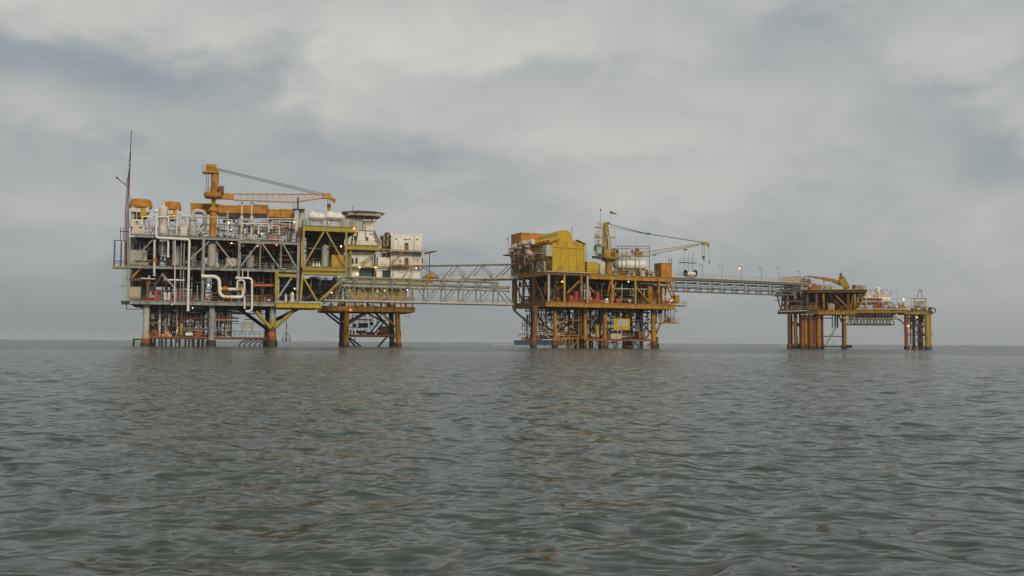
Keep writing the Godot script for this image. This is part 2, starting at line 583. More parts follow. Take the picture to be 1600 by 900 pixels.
# ---------- the sea ----------
func make_sea() -> void:
	var rng := RandomNumberGenerator.new()
	rng.seed = 77
	# fine ripples: one tile of slopes from waves that fit it
	var size := 512
	var kx := []
	var kz := []
	var amp := []
	var ph := []
	for i in 46:
		var k := 3.0 * pow(17.0, i / 45.0) * rng.randf_range(0.9, 1.1)
		var dir := rng.randfn(0.0, 0.62)
		var ix := roundi(k * sin(dir))
		var iz := roundi(k * cos(dir))
		if ix == 0 and iz == 0:
			iz = 2
		kx.append(ix)
		kz.append(iz)
		amp.append(1.0)
		ph.append(rng.randf() * TAU)
	var n := kx.size()
	var ca := []
	var sa := []
	for i in n:
		var cr := PackedFloat32Array()
		var sr := PackedFloat32Array()
		for x in size:
			cr.append(cos(TAU * kx[i] * x / size))
			sr.append(sin(TAU * kx[i] * x / size))
		ca.append(cr)
		sa.append(sr)
	var data := PackedByteArray()
	data.resize(size * size * 3)
	var sx := PackedFloat32Array()
	var sz := PackedFloat32Array()
	sx.resize(size)
	sz.resize(size)
	var norm := 0.42 / sqrt(n / 2.0)
	for y in size:
		sx.fill(0.0)
		sz.fill(0.0)
		for i in n:
			var a: float = TAU * kz[i] * y / size + ph[i]
			var cb := cos(a)
			var sb := sin(a)
			var kk := sqrt(float(kx[i] * kx[i] + kz[i] * kz[i]))
			var ux: float = kx[i] / kk
			var uz: float = kz[i] / kk
			var cr: PackedFloat32Array = ca[i]
			var sr: PackedFloat32Array = sa[i]
			for x in size:
				var w := cr[x] * cb - sr[x] * sb
				sx[x] += ux * w
				sz[x] += uz * w
		for x in size:
			var nrm := Vector3(-sx[x] * norm, -sz[x] * norm, 1.0).normalized()
			var at := (y * size + x) * 3
			data[at] = int(127.5 + 127.5 * nrm.x)
			data[at + 1] = int(127.5 - 127.5 * nrm.y)
			data[at + 2] = int(127.5 + 127.5 * nrm.z)
	var tex := ImageTexture.create_from_image(Image.create_from_data(size, size, false, Image.FORMAT_RGB8, data))
	for far in 2:
		var s := StandardMaterial3D.new()
		s.resource_name = ["sea_water", "distant_sea_water"][far]
		s.albedo_color = Color(0.046, 0.062, 0.053).linear_to_srgb()
		s.roughness = [0.1, 0.2][far]
		s.metallic_specular = 0.33
		s.normal_enabled = true
		s.normal_texture = tex
		s.normal_scale = [0.5, 0.7][far]
		s.uv1_scale = Vector3.ONE / [4.7, 9.0][far]
		m[s.resource_name] = s
	# waves: a wind sea that runs towards the viewer, short and steep, with a low swell under it
	var waves := []
	for i in 52:
		var lam := 0.17 * pow(17.0, i / 51.0) * rng.randf_range(0.93, 1.07)
		var dir := rng.randfn(0.15, 0.8)
		var k := TAU / lam
		var st := 0.029 if lam < 0.95 else (0.025 if lam < 1.7 else 0.014)
		waves.append([k * sin(dir), k * cos(dir), st / k, rng.randf() * TAU, lam, sin(dir), cos(dir)])
	var radii := PackedFloat32Array([0.4, 1.5, 3.0])
	var r := 4.2
	while r < 150.0:
		radii.append(r)
		r *= 1.0052
	var near_rows := radii.size()
	while r < 70000.0:
		radii.append(r)
		r *= 1.12
	var angles := PackedFloat32Array()
	for k in 24:
		angles.append(lerpf(-PI, deg_to_rad(-44.0), k / 24.0))
	for k in 520:
		angles.append(deg_to_rad(lerpf(-44.0, 44.0, k / 520.0)))
	for k in 25:
		angles.append(lerpf(deg_to_rad(44.0), PI, k / 24.0))
	var na := angles.size()
	var v := PackedVector3Array()
	var nn := PackedVector3Array()
	var uv := PackedVector2Array()
	for ri in radii.size():
		r = radii[ri]
		var step := r * 0.0048
		var live := []
		if r < 150.0:
			for w in waves:
				var f := smoothstep(1.6, 3.6, w[4] / step) * (1.0 - smoothstep(90.0, 150.0, r))
				if f > 0.01:
					live.append([w[0], w[1], w[2] * f, w[3], w[5], w[6], TAU / w[4]])
		for ai in na:
			var ang := angles[ai]
			var x := sin(ang) * r
			var z := -cos(ang) * r
			var h := 0.0
			var dx := 0.0
			var dz := 0.0
			var gx := 0.0
			var jac := 0.0
			var gz := 0.0
			if absf(ang) < 0.8:
				for w in live:
					var a: float = w[0] * x + w[1] * z + w[3]
					var s: float = sin(a) * w[2]
					var c: float = cos(a) * w[2]
					h += c
					dx -= w[4] * s
					dz -= w[5] * s
					gx -= w[0] * s
					gz -= w[1] * s
					jac += w[6] * c
				var sharp := clampf(1.0 / (1.0 - 1.25 * jac), 0.6, 3.0)      # crests are steeper than troughs
				gx *= sharp
				gz *= sharp
			v.append(Vector3(x + dx * 1.25, h, z + dz * 1.25))
			nn.append(Vector3(-gx, 1.0, -gz).normalized())
			uv.append(Vector2(x, z))
	var am := ArrayMesh.new()
	for far in 2:
		var idx := PackedInt32Array()
		for ri in range([0, near_rows - 1][far], [near_rows - 1, radii.size() - 1][far]):
			for ai in na - 1:
				var p := ri * na + ai
				idx.append_array([p, p + na, p + 1, p + 1, p + na, p + na + 1])
		var arr := []
		arr.resize(Mesh.ARRAY_MAX)
		arr[Mesh.ARRAY_VERTEX] = v
		arr[Mesh.ARRAY_NORMAL] = nn
		arr[Mesh.ARRAY_TEX_UV] = uv
		arr[Mesh.ARRAY_INDEX] = idx
		am.add_surface_from_arrays(Mesh.PRIMITIVE_TRIANGLES, arr)
	am.surface_set_material(0, m["sea_water"])
	am.surface_set_material(1, m["distant_sea_water"])
	var sea := MeshInstance3D.new()
	sea.name = "sea"
	sea.mesh = am
	sea.set_meta("kind", "structure")
	sea.set_meta("label", "grey green open sea with short wind waves")
	add_child(sea, true)

# ---------- the left platform ----------
var yT := 0.0
var yM := 0.0
var yC := 0.0
var frA := Transform3D()

func deck(parent: Node, x0: float, x1: float, z0: float, z1: float, y: float, mat: String, edge: String, h := 0.7, joists := 3.5) -> void:
	# y is the top of the deck plate; z0 is the front
	box("deck_plate", Vector3((x0 + x1) / 2, y - 0.06, (z0 + z1) / 2), Vector3(x1 - x0, 0.12, absf(z1 - z0)), "deckplate", parent)
	ibeam("edge_beam", Vector3(x0 - 0.15, y - 0.12 - h / 2, z0), Vector3(x1 + 0.15, y - 0.12 - h / 2, z0), 0.35, h, edge, parent)
	ibeam("edge_beam", Vector3(x0 - 0.15, y - 0.12 - h / 2, z1), Vector3(x1 + 0.15, y - 0.12 - h / 2, z1), 0.35, h, edge, parent)
	for x in [x0, x1]:
		ibeam("edge_beam", Vector3(x, y - 0.12 - h / 2, z0 - 0.2), Vector3(x, y - 0.12 - h / 2, z1 + 0.2), 0.35, h, edge, parent)
	var n := int((x1 - x0) / joists)
	for k in range(1, n):
		var x := lerpf(x0, x1, k / float(n))
		ibeam("joist", Vector3(x, y - 0.12 - h * 0.42, z0 - 0.2), Vector3(x, y - 0.12 - h * 0.42, z1 + 0.2), 0.25, h * 0.8, mat, parent)

func leg(called: String, parent: Node, p: Vector3, top: float, r: float, bands: Array) -> void:
	# bands: [height, radius, paint] from the sea upwards
	var y := -4.0
	for b in bands:
		var q: float = minf(b[0], top)
		if q > y:
			tube(called, Vector3(p.x, y, p.z), Vector3(p.x, q, p.z), b[1] if b[1] > 0 else r, b[2], parent, true)
		y = q

func left_platform() -> void:
	frame_at(197, 225, 18)
	frA = fr
	yT = P(205, 365).y
	yM = P(205, 413.5).y
	yC = P(205, 468.5).y
	var xr := P(467, 420).x
	var x0 := 0.4
	var back := -26.0
	var t := thing("production_platform", "large grey steel platform with three decks at the left of the complex", "platform", Vector3(18, 0, -13))
	# legs
	for px in [228.0, 330.5, 425.5]:
		for row in 2:
			var p := P(px, 520, 1.5 if row == 0 else 16.0)
			if row == 1:
				p.x = P(px, 520, 1.5).x
			var r := 0.72 if px < 400 else 0.78
			if px > 400:
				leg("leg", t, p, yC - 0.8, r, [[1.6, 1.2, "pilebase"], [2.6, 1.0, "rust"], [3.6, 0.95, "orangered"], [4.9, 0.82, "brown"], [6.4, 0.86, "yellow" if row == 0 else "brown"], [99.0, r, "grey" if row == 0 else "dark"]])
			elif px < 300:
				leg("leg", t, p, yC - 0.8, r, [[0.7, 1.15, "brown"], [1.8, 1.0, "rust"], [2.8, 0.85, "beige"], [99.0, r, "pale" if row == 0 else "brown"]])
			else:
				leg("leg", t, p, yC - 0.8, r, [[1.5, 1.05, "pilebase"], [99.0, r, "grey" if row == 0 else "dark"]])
	# decks
	deck(t, x0 + 1.0, P(372, 372).x, -0.2, back, yT, "dark", "grey", 0.62)
	deck(t, P(374, 372).x, xr, -0.2, back, P(430, 376.5).y, "dark", "grey", 0.62)
	deck(t, x0 + 0.5, xr, 0.0, back, yM, "dark", "grey", 0.66)
	deck(t, x0 + 0.5, P(432, 474).x, 0.4, back, yC, "dark", "grey", 0.85)
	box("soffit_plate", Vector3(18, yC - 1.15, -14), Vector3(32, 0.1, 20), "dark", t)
	# columns of the front, middle and back rows
	for row in 3:
		var z: float = [0.0, -13.0, -25.8][row]
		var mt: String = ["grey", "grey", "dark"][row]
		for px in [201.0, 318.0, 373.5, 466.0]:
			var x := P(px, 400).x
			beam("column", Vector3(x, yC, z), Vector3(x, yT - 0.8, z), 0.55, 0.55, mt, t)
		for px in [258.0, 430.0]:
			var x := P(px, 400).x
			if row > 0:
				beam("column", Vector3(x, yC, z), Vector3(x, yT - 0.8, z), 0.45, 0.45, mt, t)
	for px in [406.5, 439.0]:
		var x := P(px, 400).x
		beam("truss_post", Vector3(x, yM, 0), Vector3(x, P(430, 380).y, 0), 0.3, 0.3, "grey", t)
	for px in [283.0, 287.5, 316.0]:
		var x := P(px, 400).x
		beam("truss_post", Vector3(x, yC, -0.3), Vector3(x, yT - 0.7, -0.3), 0.24, 0.24, "grey", t)
	for b in [[205, 411, 237, 376], [291, 411, 327, 377], [337.5, 377, 368, 415.5], [375, 417, 405, 379], [409, 379, 436, 418], [441, 379, 463.5, 419]]:
		beam("brace", P(b[0], b[1]) + Vector3(0, 0, 0.05), P(b[2], b[3]) + Vector3(0, 0, 0.05), 0.28, 0.3, "grey", t)
	for b in [[237, 455, 252.5, 430, "dark"], [253, 428, 275, 452, "grey"], [433, 467, 455.5, 434, "grey"], [238, 463, 241, 463, "grey"]]:
		beam("brace", P(b[0], b[1]), P(b[2], b[3]), 0.42, 0.45, b[4], t)
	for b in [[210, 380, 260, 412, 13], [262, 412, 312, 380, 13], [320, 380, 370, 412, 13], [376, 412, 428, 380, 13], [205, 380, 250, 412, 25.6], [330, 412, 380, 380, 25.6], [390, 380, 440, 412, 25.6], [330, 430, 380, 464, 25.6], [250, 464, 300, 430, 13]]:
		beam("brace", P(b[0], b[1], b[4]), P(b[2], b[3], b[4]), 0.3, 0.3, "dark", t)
	# knee braces from the right leg up to the deck
	var lx := P(425.5, 512, 1.5)
	for b in [[400, 487, 423, 513, 1.0, "yellow"], [392, 487, 419, 515, 16.0, "dark"], [458, 486, 429, 512, 1.0, "yellow"], [449, 486, 431, 506, 16.0, "dark"]]:
		var p := P(b[0], b[1], b[4])
		var q := P(b[2], b[3], b[4])
		if b[4] > 5:
			q = Vector3(lx.x, q.y, -16)
			p.x = q.x + (7.5 if b[0] > 425 else -7.5)
			p.y = yC - 0.9
		tube("knee_brace", p, q, 0.44, b[5], t)
	# low walkway between the legs
	var w0 := P(230, 525.5, 3.0)
	var w1 := P(420, 526.5, 3.0)
	var wy := w0.y
	var wm := P(322, 525, 3.0)
	box("walkway", Vector3((w0.x + w1.x) / 2, wy - 0.2, -3.4), Vector3(w1.x - w0.x, 0.4, 1.6), "rust", t)
	box("walkway", Vector3((w0.x + wm.x) / 2, wy - 0.25, -9.5), Vector3(wm.x - w0.x, 0.35, 1.4), "brown", t)
	beam("walkway_beam", Vector3(w0.x, wy - 0.5, -2.4), Vector3(w1.x, wy - 0.5, -2.4), 0.25, 0.3, "dark", t)
	handrail(t, [Vector3(wm.x + 2, wy, -2.7), Vector3(w1.x - 1, wy, -2.7)], "dark", 1.3, 1.1)
	handrail(t, [Vector3(wm.x + 2, wy, -4.1), Vector3(w1.x - 1, wy, -4.1)], "pale", 1.3, 1.1)
	# landing rails at the waterline
	for px in [249.0, 259.5, 275.0, 290.0, 301.0, 311.5, 318.0]:
		var x := P(px, 530, 2.4).x
		tube("fender_post", Vector3(x, -2, -2.4), Vector3(x, wy - 0.3, -2.4), 0.2, "dark", t)
	var by := P(212, 530, 2.0).y
	var bx := P(208.5, 530, 2.0).x
	var bx1 := P(226, 530, 2.0).x
	for z in [-1.6, -5.0]:
		tube("landing_rail", Vector3(bx, by, z), Vector3(bx1, by, z), 0.16, "dark", t)
		tube("landing_rail", Vector3(bx, -2, z), Vector3(bx, by, z), 0.16, "dark", t)
	tube("landing_rail", Vector3(bx, by, -1.6), Vector3(bx, by, -5.0), 0.16, "dark", t)
	for px in [378.0, 386.0, 394.0, 402.0, 410.0]:
		var p := P(px, 533, 2.2)
		part("landing_hoop", sweep([Vector3(p.x - 1.1, -1.5, -2.2), Vector3(p.x - 0.4, 1.0, -2.2), Vector3(p.x + 0.8, 1.5, -2.2), Vector3(p.x + 1.9, 2.0, -2.2)], 0.16, 0.7, 6), "dark", t)
	# conductors and risers between the cellar deck and the sea, with guide frames
	for c in [[242.0, 6.0, 0.28, "rust"], [249.5, 4.0, 0.18, "white"], [259.0, 4.5, 0.18, "white"], [277.0, 4.0, 0.2, "white"], [281.0, 5.5, 0.26, "amber"], [268.0, 8.0, 0.25, "dark"], [253.5, 9.0, 0.22, "dark"], [290.0, 7.0, 0.2, "dark"], [296.0, 9.0, 0.24, "grey"], [303.5, 7.0, 0.2, "grey"], [310.0, 8.0, 0.26, "dark"], [317.0, 9.5, 0.3, "dark"], [236.0, 10.0, 0.24, "brown"], [345.0, 8.0, 0.16, "dark"], [351.0, 9.0, 0.16, "dark"], [361.5, 7.0, 0.12, "dark"], [340.0, 11.0, 0.2, "brown"]]:
		var p := P(c[0], 510, c[1])
		tube("riser", Vector3(p.x, -3.0 if c[0] < 330 else wy - 0.2, p.z), Vector3(p.x, yC - 0.5, p.z), c[2], c[3], t)
	for py in [486.5, 489.5, 496.5, 504.5, 514.0]:
		var p := P(232, py, 6)
		var q := P(322, py, 6)
		for z in [-4.5, -9.0]:
			tube("guide_rail", Vector3(p.x, p.y, z), Vector3(q.x, p.y, z), 0.14, "dark" if py != 496.5 else "rust", t)
	for b in [[334, 497, 373, 497, 4.0, "rust", 0.2], [334, 500, 362, 500, 4.0, "beige", 0.15], [336, 490.5, 415, 490.5, 5.0, "dark", 0.12], [392, 494, 392, 499, 5.0, "dark", 0.1], [362, 502, 372, 502, 4.0, "dark", 0.14], [383, 499, 392, 499, 5.0, "dark", 0.1]]:
		tube("header_pipe", P(b[0], b[1], b[4]), P(b[2], b[3], b[4]), b[6], b[5], t)
	var la := P(230, 527, 3)
	pipework(t, Vector3(la.x, wy, -11), Vector3(P(325, 500, 3).x, yC - 1, -3), 430, 31, ["dark", "dark", "dark", "brown", "rust", "grey", "white_rusty", "brown", "beige"], 0.42, 0.22)
	pipework(t, Vector3(P(335, 500, 3).x, wy + 0.2, -12), Vector3(P(362, 500, 3).x, yC - 1, -4), 80, 32, ["dark", "brown", "grey", "rust"], 0.45, 0.2)
	pipework(t, Vector3(x0 + 3, yC - 2.2, -22), Vector3(P(430, 480).x, yC - 1.2, -3), 60, 33, ["dark", "dark", "brown", "grey"], 0.05, 0.1)
	# the clutter of the three working levels
	pipework(t, Vector3(x0 + 1, yC, -12), Vector3(P(430, 460).x, yM - 1.1, -1), 280, 34, ["dark", "grey", "brown", "rust", "dark", "pale", "amber", "red", "brown"], 0.34, 0.26)
	pipework(t, Vector3(x0 + 1, yC, -25), Vector3(P(430, 460).x, yM - 1.1, -12), 190, 35, ["dark", "dark", "brown", "deckplate", "rust"], 0.3, 0.36)
	pipework(t, Vector3(x0 + 1, yM, -12), Vector3(xr - 0.5, yT - 1.3, -1), 180, 36, ["dark", "grey", "brown", "grey", "pale", "rust", "dark"], 0.38, 0.22)
	pipework(t, Vector3(x0 + 1, yM, -25), Vector3(xr - 0.5, yT - 1.3, -12), 190, 37, ["dark", "dark", "deckplate", "brown"], 0.3, 0.4)
	pipework(t, Vector3(x0 + 1, yT, -22), Vector3(P(340, 372).x, yT + 3.6, -2), 130, 38, ["white_rusty", "pale", "grey", "white_rusty", "beige", "dark", "brown"], 0.42, 0.2)
	var yT2 := P(430, 376.5).y
	pipework(t, Vector3(P(340, 372).x, yT, -22), Vector3(P(376, 372).x, yT + 5.0, -2), 60, 39, ["dark", "dark", "grey", "pale"], 0.4, 0.3)
	pipework(t, Vector3(P(378, 372).x, yT2, -10), Vector3(xr - 0.5, yT2 + 5.4, -1), 130, 40, ["white_rusty", "pale", "grey", "amber", "grey", "orangered", "dark"], 0.36, 0.16)
	pipework(t, Vector3(P(378, 372).x, yT2, -22), Vector3(xr - 0.5, yT2 + 5.2, -9), 110, 41, ["dark", "dark", "brown"], 0.35, 0.4)
	# inner bulkheads
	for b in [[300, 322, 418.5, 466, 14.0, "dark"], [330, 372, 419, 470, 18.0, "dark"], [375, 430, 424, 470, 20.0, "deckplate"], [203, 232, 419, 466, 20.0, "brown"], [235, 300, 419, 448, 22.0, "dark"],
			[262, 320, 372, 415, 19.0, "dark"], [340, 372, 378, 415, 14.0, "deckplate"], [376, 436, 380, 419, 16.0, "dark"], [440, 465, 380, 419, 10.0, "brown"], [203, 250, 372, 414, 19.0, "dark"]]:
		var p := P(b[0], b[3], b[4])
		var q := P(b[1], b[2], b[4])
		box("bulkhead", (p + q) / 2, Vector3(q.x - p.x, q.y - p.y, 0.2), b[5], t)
	# rails
	handrail(t, [Vector3(x0 + 1, yC, 0.4), Vector3(P(430, 474).x, yC, 0.4)], "grey")
	handrail(t, [Vector3(x0 + 1, yM, 0.1), Vector3(xr, yM, 0.1)], "grey")
	handrail(t, [Vector3(x0 + 1, yT, 0), Vector3(P(371, 372).x, yT, 0)], "pale")
	handrail(t, [Vector3(P(375, 372).x, yT2, 0), Vector3(xr, yT2, 0)], "pale")
	# hung frames and the side balcony at the left end
	var e0 := P(177, 417)
	var e1 := P(196, 417)
	box("balcony_floor", Vector3((e0.x + e1.x) / 2 + 0.4, e0.y, -1.5), Vector3(e1.x - e0.x + 1.4, 0.45, 3.0), "yellow", t)
	for px in [177.5, 188.0, 195.0]:
		for z in [-0.1, -2.9]:
			var a := P(px, 416)
			tube("balcony_post", Vector3(a.x, a.y, z), Vector3(a.x, P(px, 375.5).y, z), 0.08, "dark", t)
	for py in [375.5, 408.0]:
		tube("balcony_rail", Vector3(e0.x, P(180, py).y, -0.1), Vector3(e1.x, P(180, py).y, -0.1), 0.08, "dark", t)
	handrail(t, [Vector3(e0.x, e0.y + 0.2, 0), Vector3(e1.x, e0.y + 0.2, 0)], "dark")
	for px in [188.0, 192.5]:
		var a := P(px, 376)
		tube("balcony_post", a, Vector3(a.x, P(px, 355).y, a.z), 0.07, "dark", t)
	tube("balcony_rail", P(187, 361.5), P(200, 361.5), 0.1, "dark", t)
	for px in [192.8, 196.0]:
		tube("ladder_rail", P(px, 471), P(px, 420), 0.09, "pale", t)
	tube("outrigger", P(186, 447), P(200, 447), 0.07, "dark", t)
	part("hung_frame", sweep([P(197.5, 473), P(197.5, 483), P(225, 483)], 0.1, 0.1, 6), "dark", t)
	box("lower_pan", P(209, 473, 2), Vector3(5.2, 0.8, 3.5), "dark", t)
	# stair at the left end between cellar and middle deck
	var s0 := P(206, 434, 0.6)
	var s1 := P(226, 412, 0.6)
	for z in [-0.5, -1.6]:
		beam("stair_stringer", Vector3(s0.x, s0.y, z), Vector3(s1.x, s1.y, z), 0.12, 0.4, "orange", t)
	for k in 12:
		var c := s0.lerp(s1, (k + 0.5) / 12.0)
		box("tread", Vector3(c.x, c.y, -1.05), Vector3(0.35, 0.06, 1.0), "amber", t)
	box("stair_landing", P(217, 414.5, 1.2), Vector3(4.2, 0.5, 2.2), "orange", t)
	beam("half_deck_beam", P(199, 437, 1.0), P(232, 437, 1.0), 0.4, 0.45, "brown", t)
	box("half_deck", P(215, 436, 4.0) , Vector3(5.2, 0.15, 6.0), "brown", t)
	beam("brown_column", P(231, 467, 1.0), P(231, 438, 1.0), 0.75, 0.5, "brown", t)

	# equipment
	var g := "equipment on the left platform"
	cabinet("panel_box", "plain beige wall panel at the left end of the left platform's lowest deck", "panel", P(199.5, 467, 1.4) + Vector3(0, 0, -1), Vector3(2.75, 2.7, 1.0), "beige", "", g)
	cabinet("panel_box", "pale grey wall panel behind the brace at the left end of the middle deck", "panel", P(203.5, 412.5, 3.2) + Vector3(0, 0, -1), Vector3(3.6, 3.2, 1.0), "pale", "", g)
	cabinet("panel_box", "pale beige chest on the middle deck beside the tall grey column", "panel", P(353, 416, 2.0) + Vector3(0, 0, -1), Vector3(2.9, 1.75, 1.4), "white_rusty", "", g)
	for e in [[237.0, 247.0, 463.0, 452.0, "red skid left of the white cylinders"], [276.0, 286.0, 465.0, 450.0, "red skid right of the white cylinders"]]:
		var p := P(e[0], e[2] + 2, 2.0)
		var q := P(e[1], e[3], 2.0)
		var t2 := thing("red_skid", e[4], "pump skid", Vector3((p.x + q.x) / 2, p.y, -2.0), "red skids on the lowest deck")
		box("base", Vector3((p.x + q.x) / 2 - 0.3, yC + 0.35, -2.0), Vector3(q.x - p.x + 2.2, 0.8, 1.6), "red", t2)
		part("tank", lathe(capsule_profile(0.75, q.y - p.y, 0.4)), "red", t2, Transform3D(Basis(), Vector3((p.x + q.x) / 2 + 0.2, yC + 0.4, -2.0)))
		tube("cap", Vector3((p.x + q.x) / 2 + 0.2, yC + q.y - p.y, -2.0), Vector3((p.x + q.x) / 2 + 0.2, yC + q.y - p.y + 0.4, -2.0), 0.2, "white", t2)
	for k in 2:
		var p := P([258.0, 264.0][k], 464, 1.6)
		vessel("gas_cylinder", ["left", "right"][k] + " one of two small white cylinders between the red skids", "cylinder", Vector3(p.x, yC, p.z), 0.34, [1.9, 1.75][k], "white", "white cylinders between the red skids")
	vessel("process_vessel", "dim grey drum hung high in the left bay of the middle deck", "vessel", P(253, 396, 3.5), 0.85, 2.9, "grey", g)
	vessel("process_vessel", "tall pale grey column standing on the middle deck between the first two braces", "vessel", Vector3(P(331, 400, 2.6).x, yM, -2.6), 1.0, yT - yM - 0.9, "pale", g)
	vessel("process_vessel", "yellowish slim vessel behind the thin white pipes on the middle deck", "vessel", Vector3(P(277, 400, 4).x, yM, -4), 0.62, 5.2, "pale", g)
	vessel("process_vessel", "grey slim vessel beside the long white downpipe on the middle deck", "vessel", Vector3(P(303, 400, 5).x, yM, -5), 0.6, 5.4, "grey", g)
	vessel("process_vessel", "stout grey hopper vessel just right of the central column on the middle deck", "vessel", Vector3(P(391, 400, 3).x, yM, -3), 0.95, 3.4, "grey", g, 0.8)
	var k := 0
	for e in [[345.0, 3.0, 1.6, "brown", "dark"], [413.0, 4.0, 1.8, "grey", "dark"], [424.0, 6.0, 1.7, "pale", "dark"], [452.0, 4.0, 1.7, "rust", "brown"], [311.0, 6.0, 1.5, "beige", "grey"]]:
		pump(["brown pump behind the tall pale column on the middle deck", "grey pump at the foot of the first truss post on the middle deck", "pale pump left of the second truss post on the middle deck", "rusty pump in the last bay of the middle deck", "beige pump left of the tall pale column on the middle deck"][k], Vector3(P(e[0], 412, e[1]).x, yM, -e[1]), e[2], e[3], e[4], "pumps on the middle deck")
		k += 1
	k = 0
	for e in [[300.0, 2.0, 1.9, "rust", "brown"], [324.0, 2.5, 1.6, "beige", "rust"], [399.0, 2.0, 1.6, "amber", "brown"], [411.0, 2.5, 1.7, "orangered", "dark"], [422.0, 3.0, 1.5, "rust", "white"]]:
		pump(["rusty pump just right of the long white downpipe on the lowest deck", "beige pump under the start of the big white pipe bend", "amber pump right of the narrow white pipe loop on the lowest deck", "orange red pump under the orange header on the lowest deck", "rusty pump with white motor at the right end of the grey lowest deck"][k], Vector3(P(e[0], 466, e[1]).x, yC, -e[1]), e[2], e[3], e[4], "pumps on the lowest deck")
		k += 1
	var hd := thing("header", "orange horizontal header pipe high on the lowest deck, right of the white loop", "pipe", P(414, 446, 2.0))
	tube("run", P(397, 446, 2.0), P(432, 446, 2.0), 0.36, "orangered", hd)
	for px in [404.0, 424.0]:
		tube("hanger", P(px, 446, 2.0), P(px, 432, 2.0), 0.09, "brown", hd)
	# top deck
	k = 0
	for e in [[201.5, 238.5, 313.0, 324.0, 338.0, 3.5], [256.0, 283.5, 316.5, 327.5, 340.0, 9.0]]:
		var p := P(e[0], e[3], e[5])
		var q := P(e[1], e[2], e[5])
		var c := Vector3((p.x + q.x) / 2, yT, p.z)
		var r := (q.x - p.x) / 2
		var t3 := thing("cooling_fan", ["orange domed fan housing on legs at the far left of the top deck", "faded orange domed fan housing behind the white tower vessel"][k], "fan housing", c, "orange fan housings on the top deck")
		part("housing", lathe([Vector2(r * 0.3, 0), Vector2(r * 1.0, 0), Vector2(r * 1.0, 0.5), Vector2(r * 0.82, q.y - p.y - 0.15), Vector2(r * 0.78, q.y - p.y), Vector2(0.01, q.y - p.y)], 28), "orange", t3, Transform3D(Basis(), Vector3(c.x, p.y, c.z)))
		for i in 12:
			var a := TAU * i / 12
			beam("rib", Vector3(c.x + cos(a) * r, p.y + 0.5, c.z + sin(a) * r), Vector3(c.x + cos(a) * r * 0.84, q.y - 0.1, c.z + sin(a) * r * 0.84), 0.12, 0.1, "amber", t3)
		box("plenum", Vector3(c.x, p.y - 0.6, c.z), Vector3(r * 1.5, 1.2, r * 1.5), "white_rusty", t3)
		box("fan_base", Vector3(c.x, p.y - 1.9, c.z - 0.3), Vector3(r * 1.1, 1.5, r * 1.1), "brown", t3)
		for i in 8:
			var a := TAU * (i + 0.5) / 8
			beam("support", Vector3(c.x + cos(a) * r * 0.8, yT, c.z + sin(a) * r * 0.8), Vector3(c.x + cos(a) * r * 0.8, p.y, c.z + sin(a) * r * 0.8), 0.2, 0.2, "pale", t3)
		tube("neck", Vector3(c.x + r * 0.25, p.y - 2.4, c.z + r * 0.5), Vector3(c.x + r * 0.25, p.y, c.z + r * 0.5), r * 0.33, "golden", t3)
		k += 1
	k = 0
	for e in [[298.0, 345.0, 319.0, 330.5, 9.0], [341.0, 374.0, 321.5, 332.0, 5.0], [372.0, 396.0, 321.0, 332.5, 5.0], [394.0, 419.0, 320.5, 333.0, 5.0], [420.0, 437.5, 327.0, 338.5, 4.0], [438.5, 460.0, 327.0, 339.5, 4.0]]:
		var p := P(e[0], e[3], e[4])
		var q := P(e[1], e[2], e[4])
		var w := q.x - p.x
		var c := Vector3((p.x + q.x) / 2, p.y, p.z - w * 0.35)
		var t3 := thing("cooler_bank", ["long orange cooler bank behind the orange crane pedestal", "orange cooler bank just right of the crane pedestal", "orange cooler bank behind the two thin exhaust stacks", "orange cooler bank right of the exhaust stacks, highest of the row", "left one of two lower orange cooler boxes", "right one of two lower orange cooler boxes, beside the grey tower"][k], "cooler", c, "orange cooler banks on the top deck")
		var h := q.y - p.y
		box("casing", Vector3(c.x, p.y + h * 0.45, c.z), Vector3(w, h * 0.9, w * 0.7), "orange", t3)
		box("rim", Vector3(c.x, p.y + h * 0.95, c.z), Vector3(w + 0.2, h * 0.12, w * 0.7 + 0.2), "golden", t3)
		var n := maxi(2, roundi(w / 1.5))
		for i in n + 1:
			box("rib", Vector3(p.x + w * i / n, p.y + h * 0.45, p.z + 0.06), Vector3(0.1, h * 0.86, 0.14), "amber", t3)
		if k > 0:
			box("plenum", Vector3(c.x, p.y - 0.55, c.z), Vector3(w * 0.98, 1.1, w * 0.66), "dark", t3)
		for i in 2:
			for z in [p.z - 0.3, p.z - w * 0.6]:
				var x := p.x + 0.3 + (w - 0.6) * i
				beam("support", Vector3(x, yT - 0.4 if k > 2 else yT, z), Vector3(x, p.y, z), 0.18, 0.18, "pale", t3)
		k += 1
	vessel("tower_vessel", "tall white vessel with a narrow neck on the top deck, beside the white downpipe", "vessel", Vector3(P(255, 360, 2).x, yT, -2), 0.98, P(255, 322, 2).y - yT, "white_rusty", "", 1.5)
	vessel("tower_vessel", "pale grey vessel under the arched duct on the top deck", "vessel", Vector3(P(301, 360, 2.5).x, yT, -2.5), 0.85, P(300, 338, 2.5).y - yT, "pale", "")
	var ar := thing("arched_duct", "pale arched duct bending over beside the crane pedestal", "duct", P(312, 362, 2.5))
	part("run", sweep([P(301, 340, 2.5), P(302, 329.5, 2.5), P(320, 329.5, 2.5), P(321, 352, 3.5), P(312, 362, 3.5)], 0.5, 2.0, 12), "pale", ar)
	pipe("white inverted U pipe left of the arched duct on the top deck", [P(276, 364, 1.2), P(277, 333.5, 1.2), P(286, 333.5, 1.2), P(286.5, 344, 1.2)], 0.17, 0.5, "white")
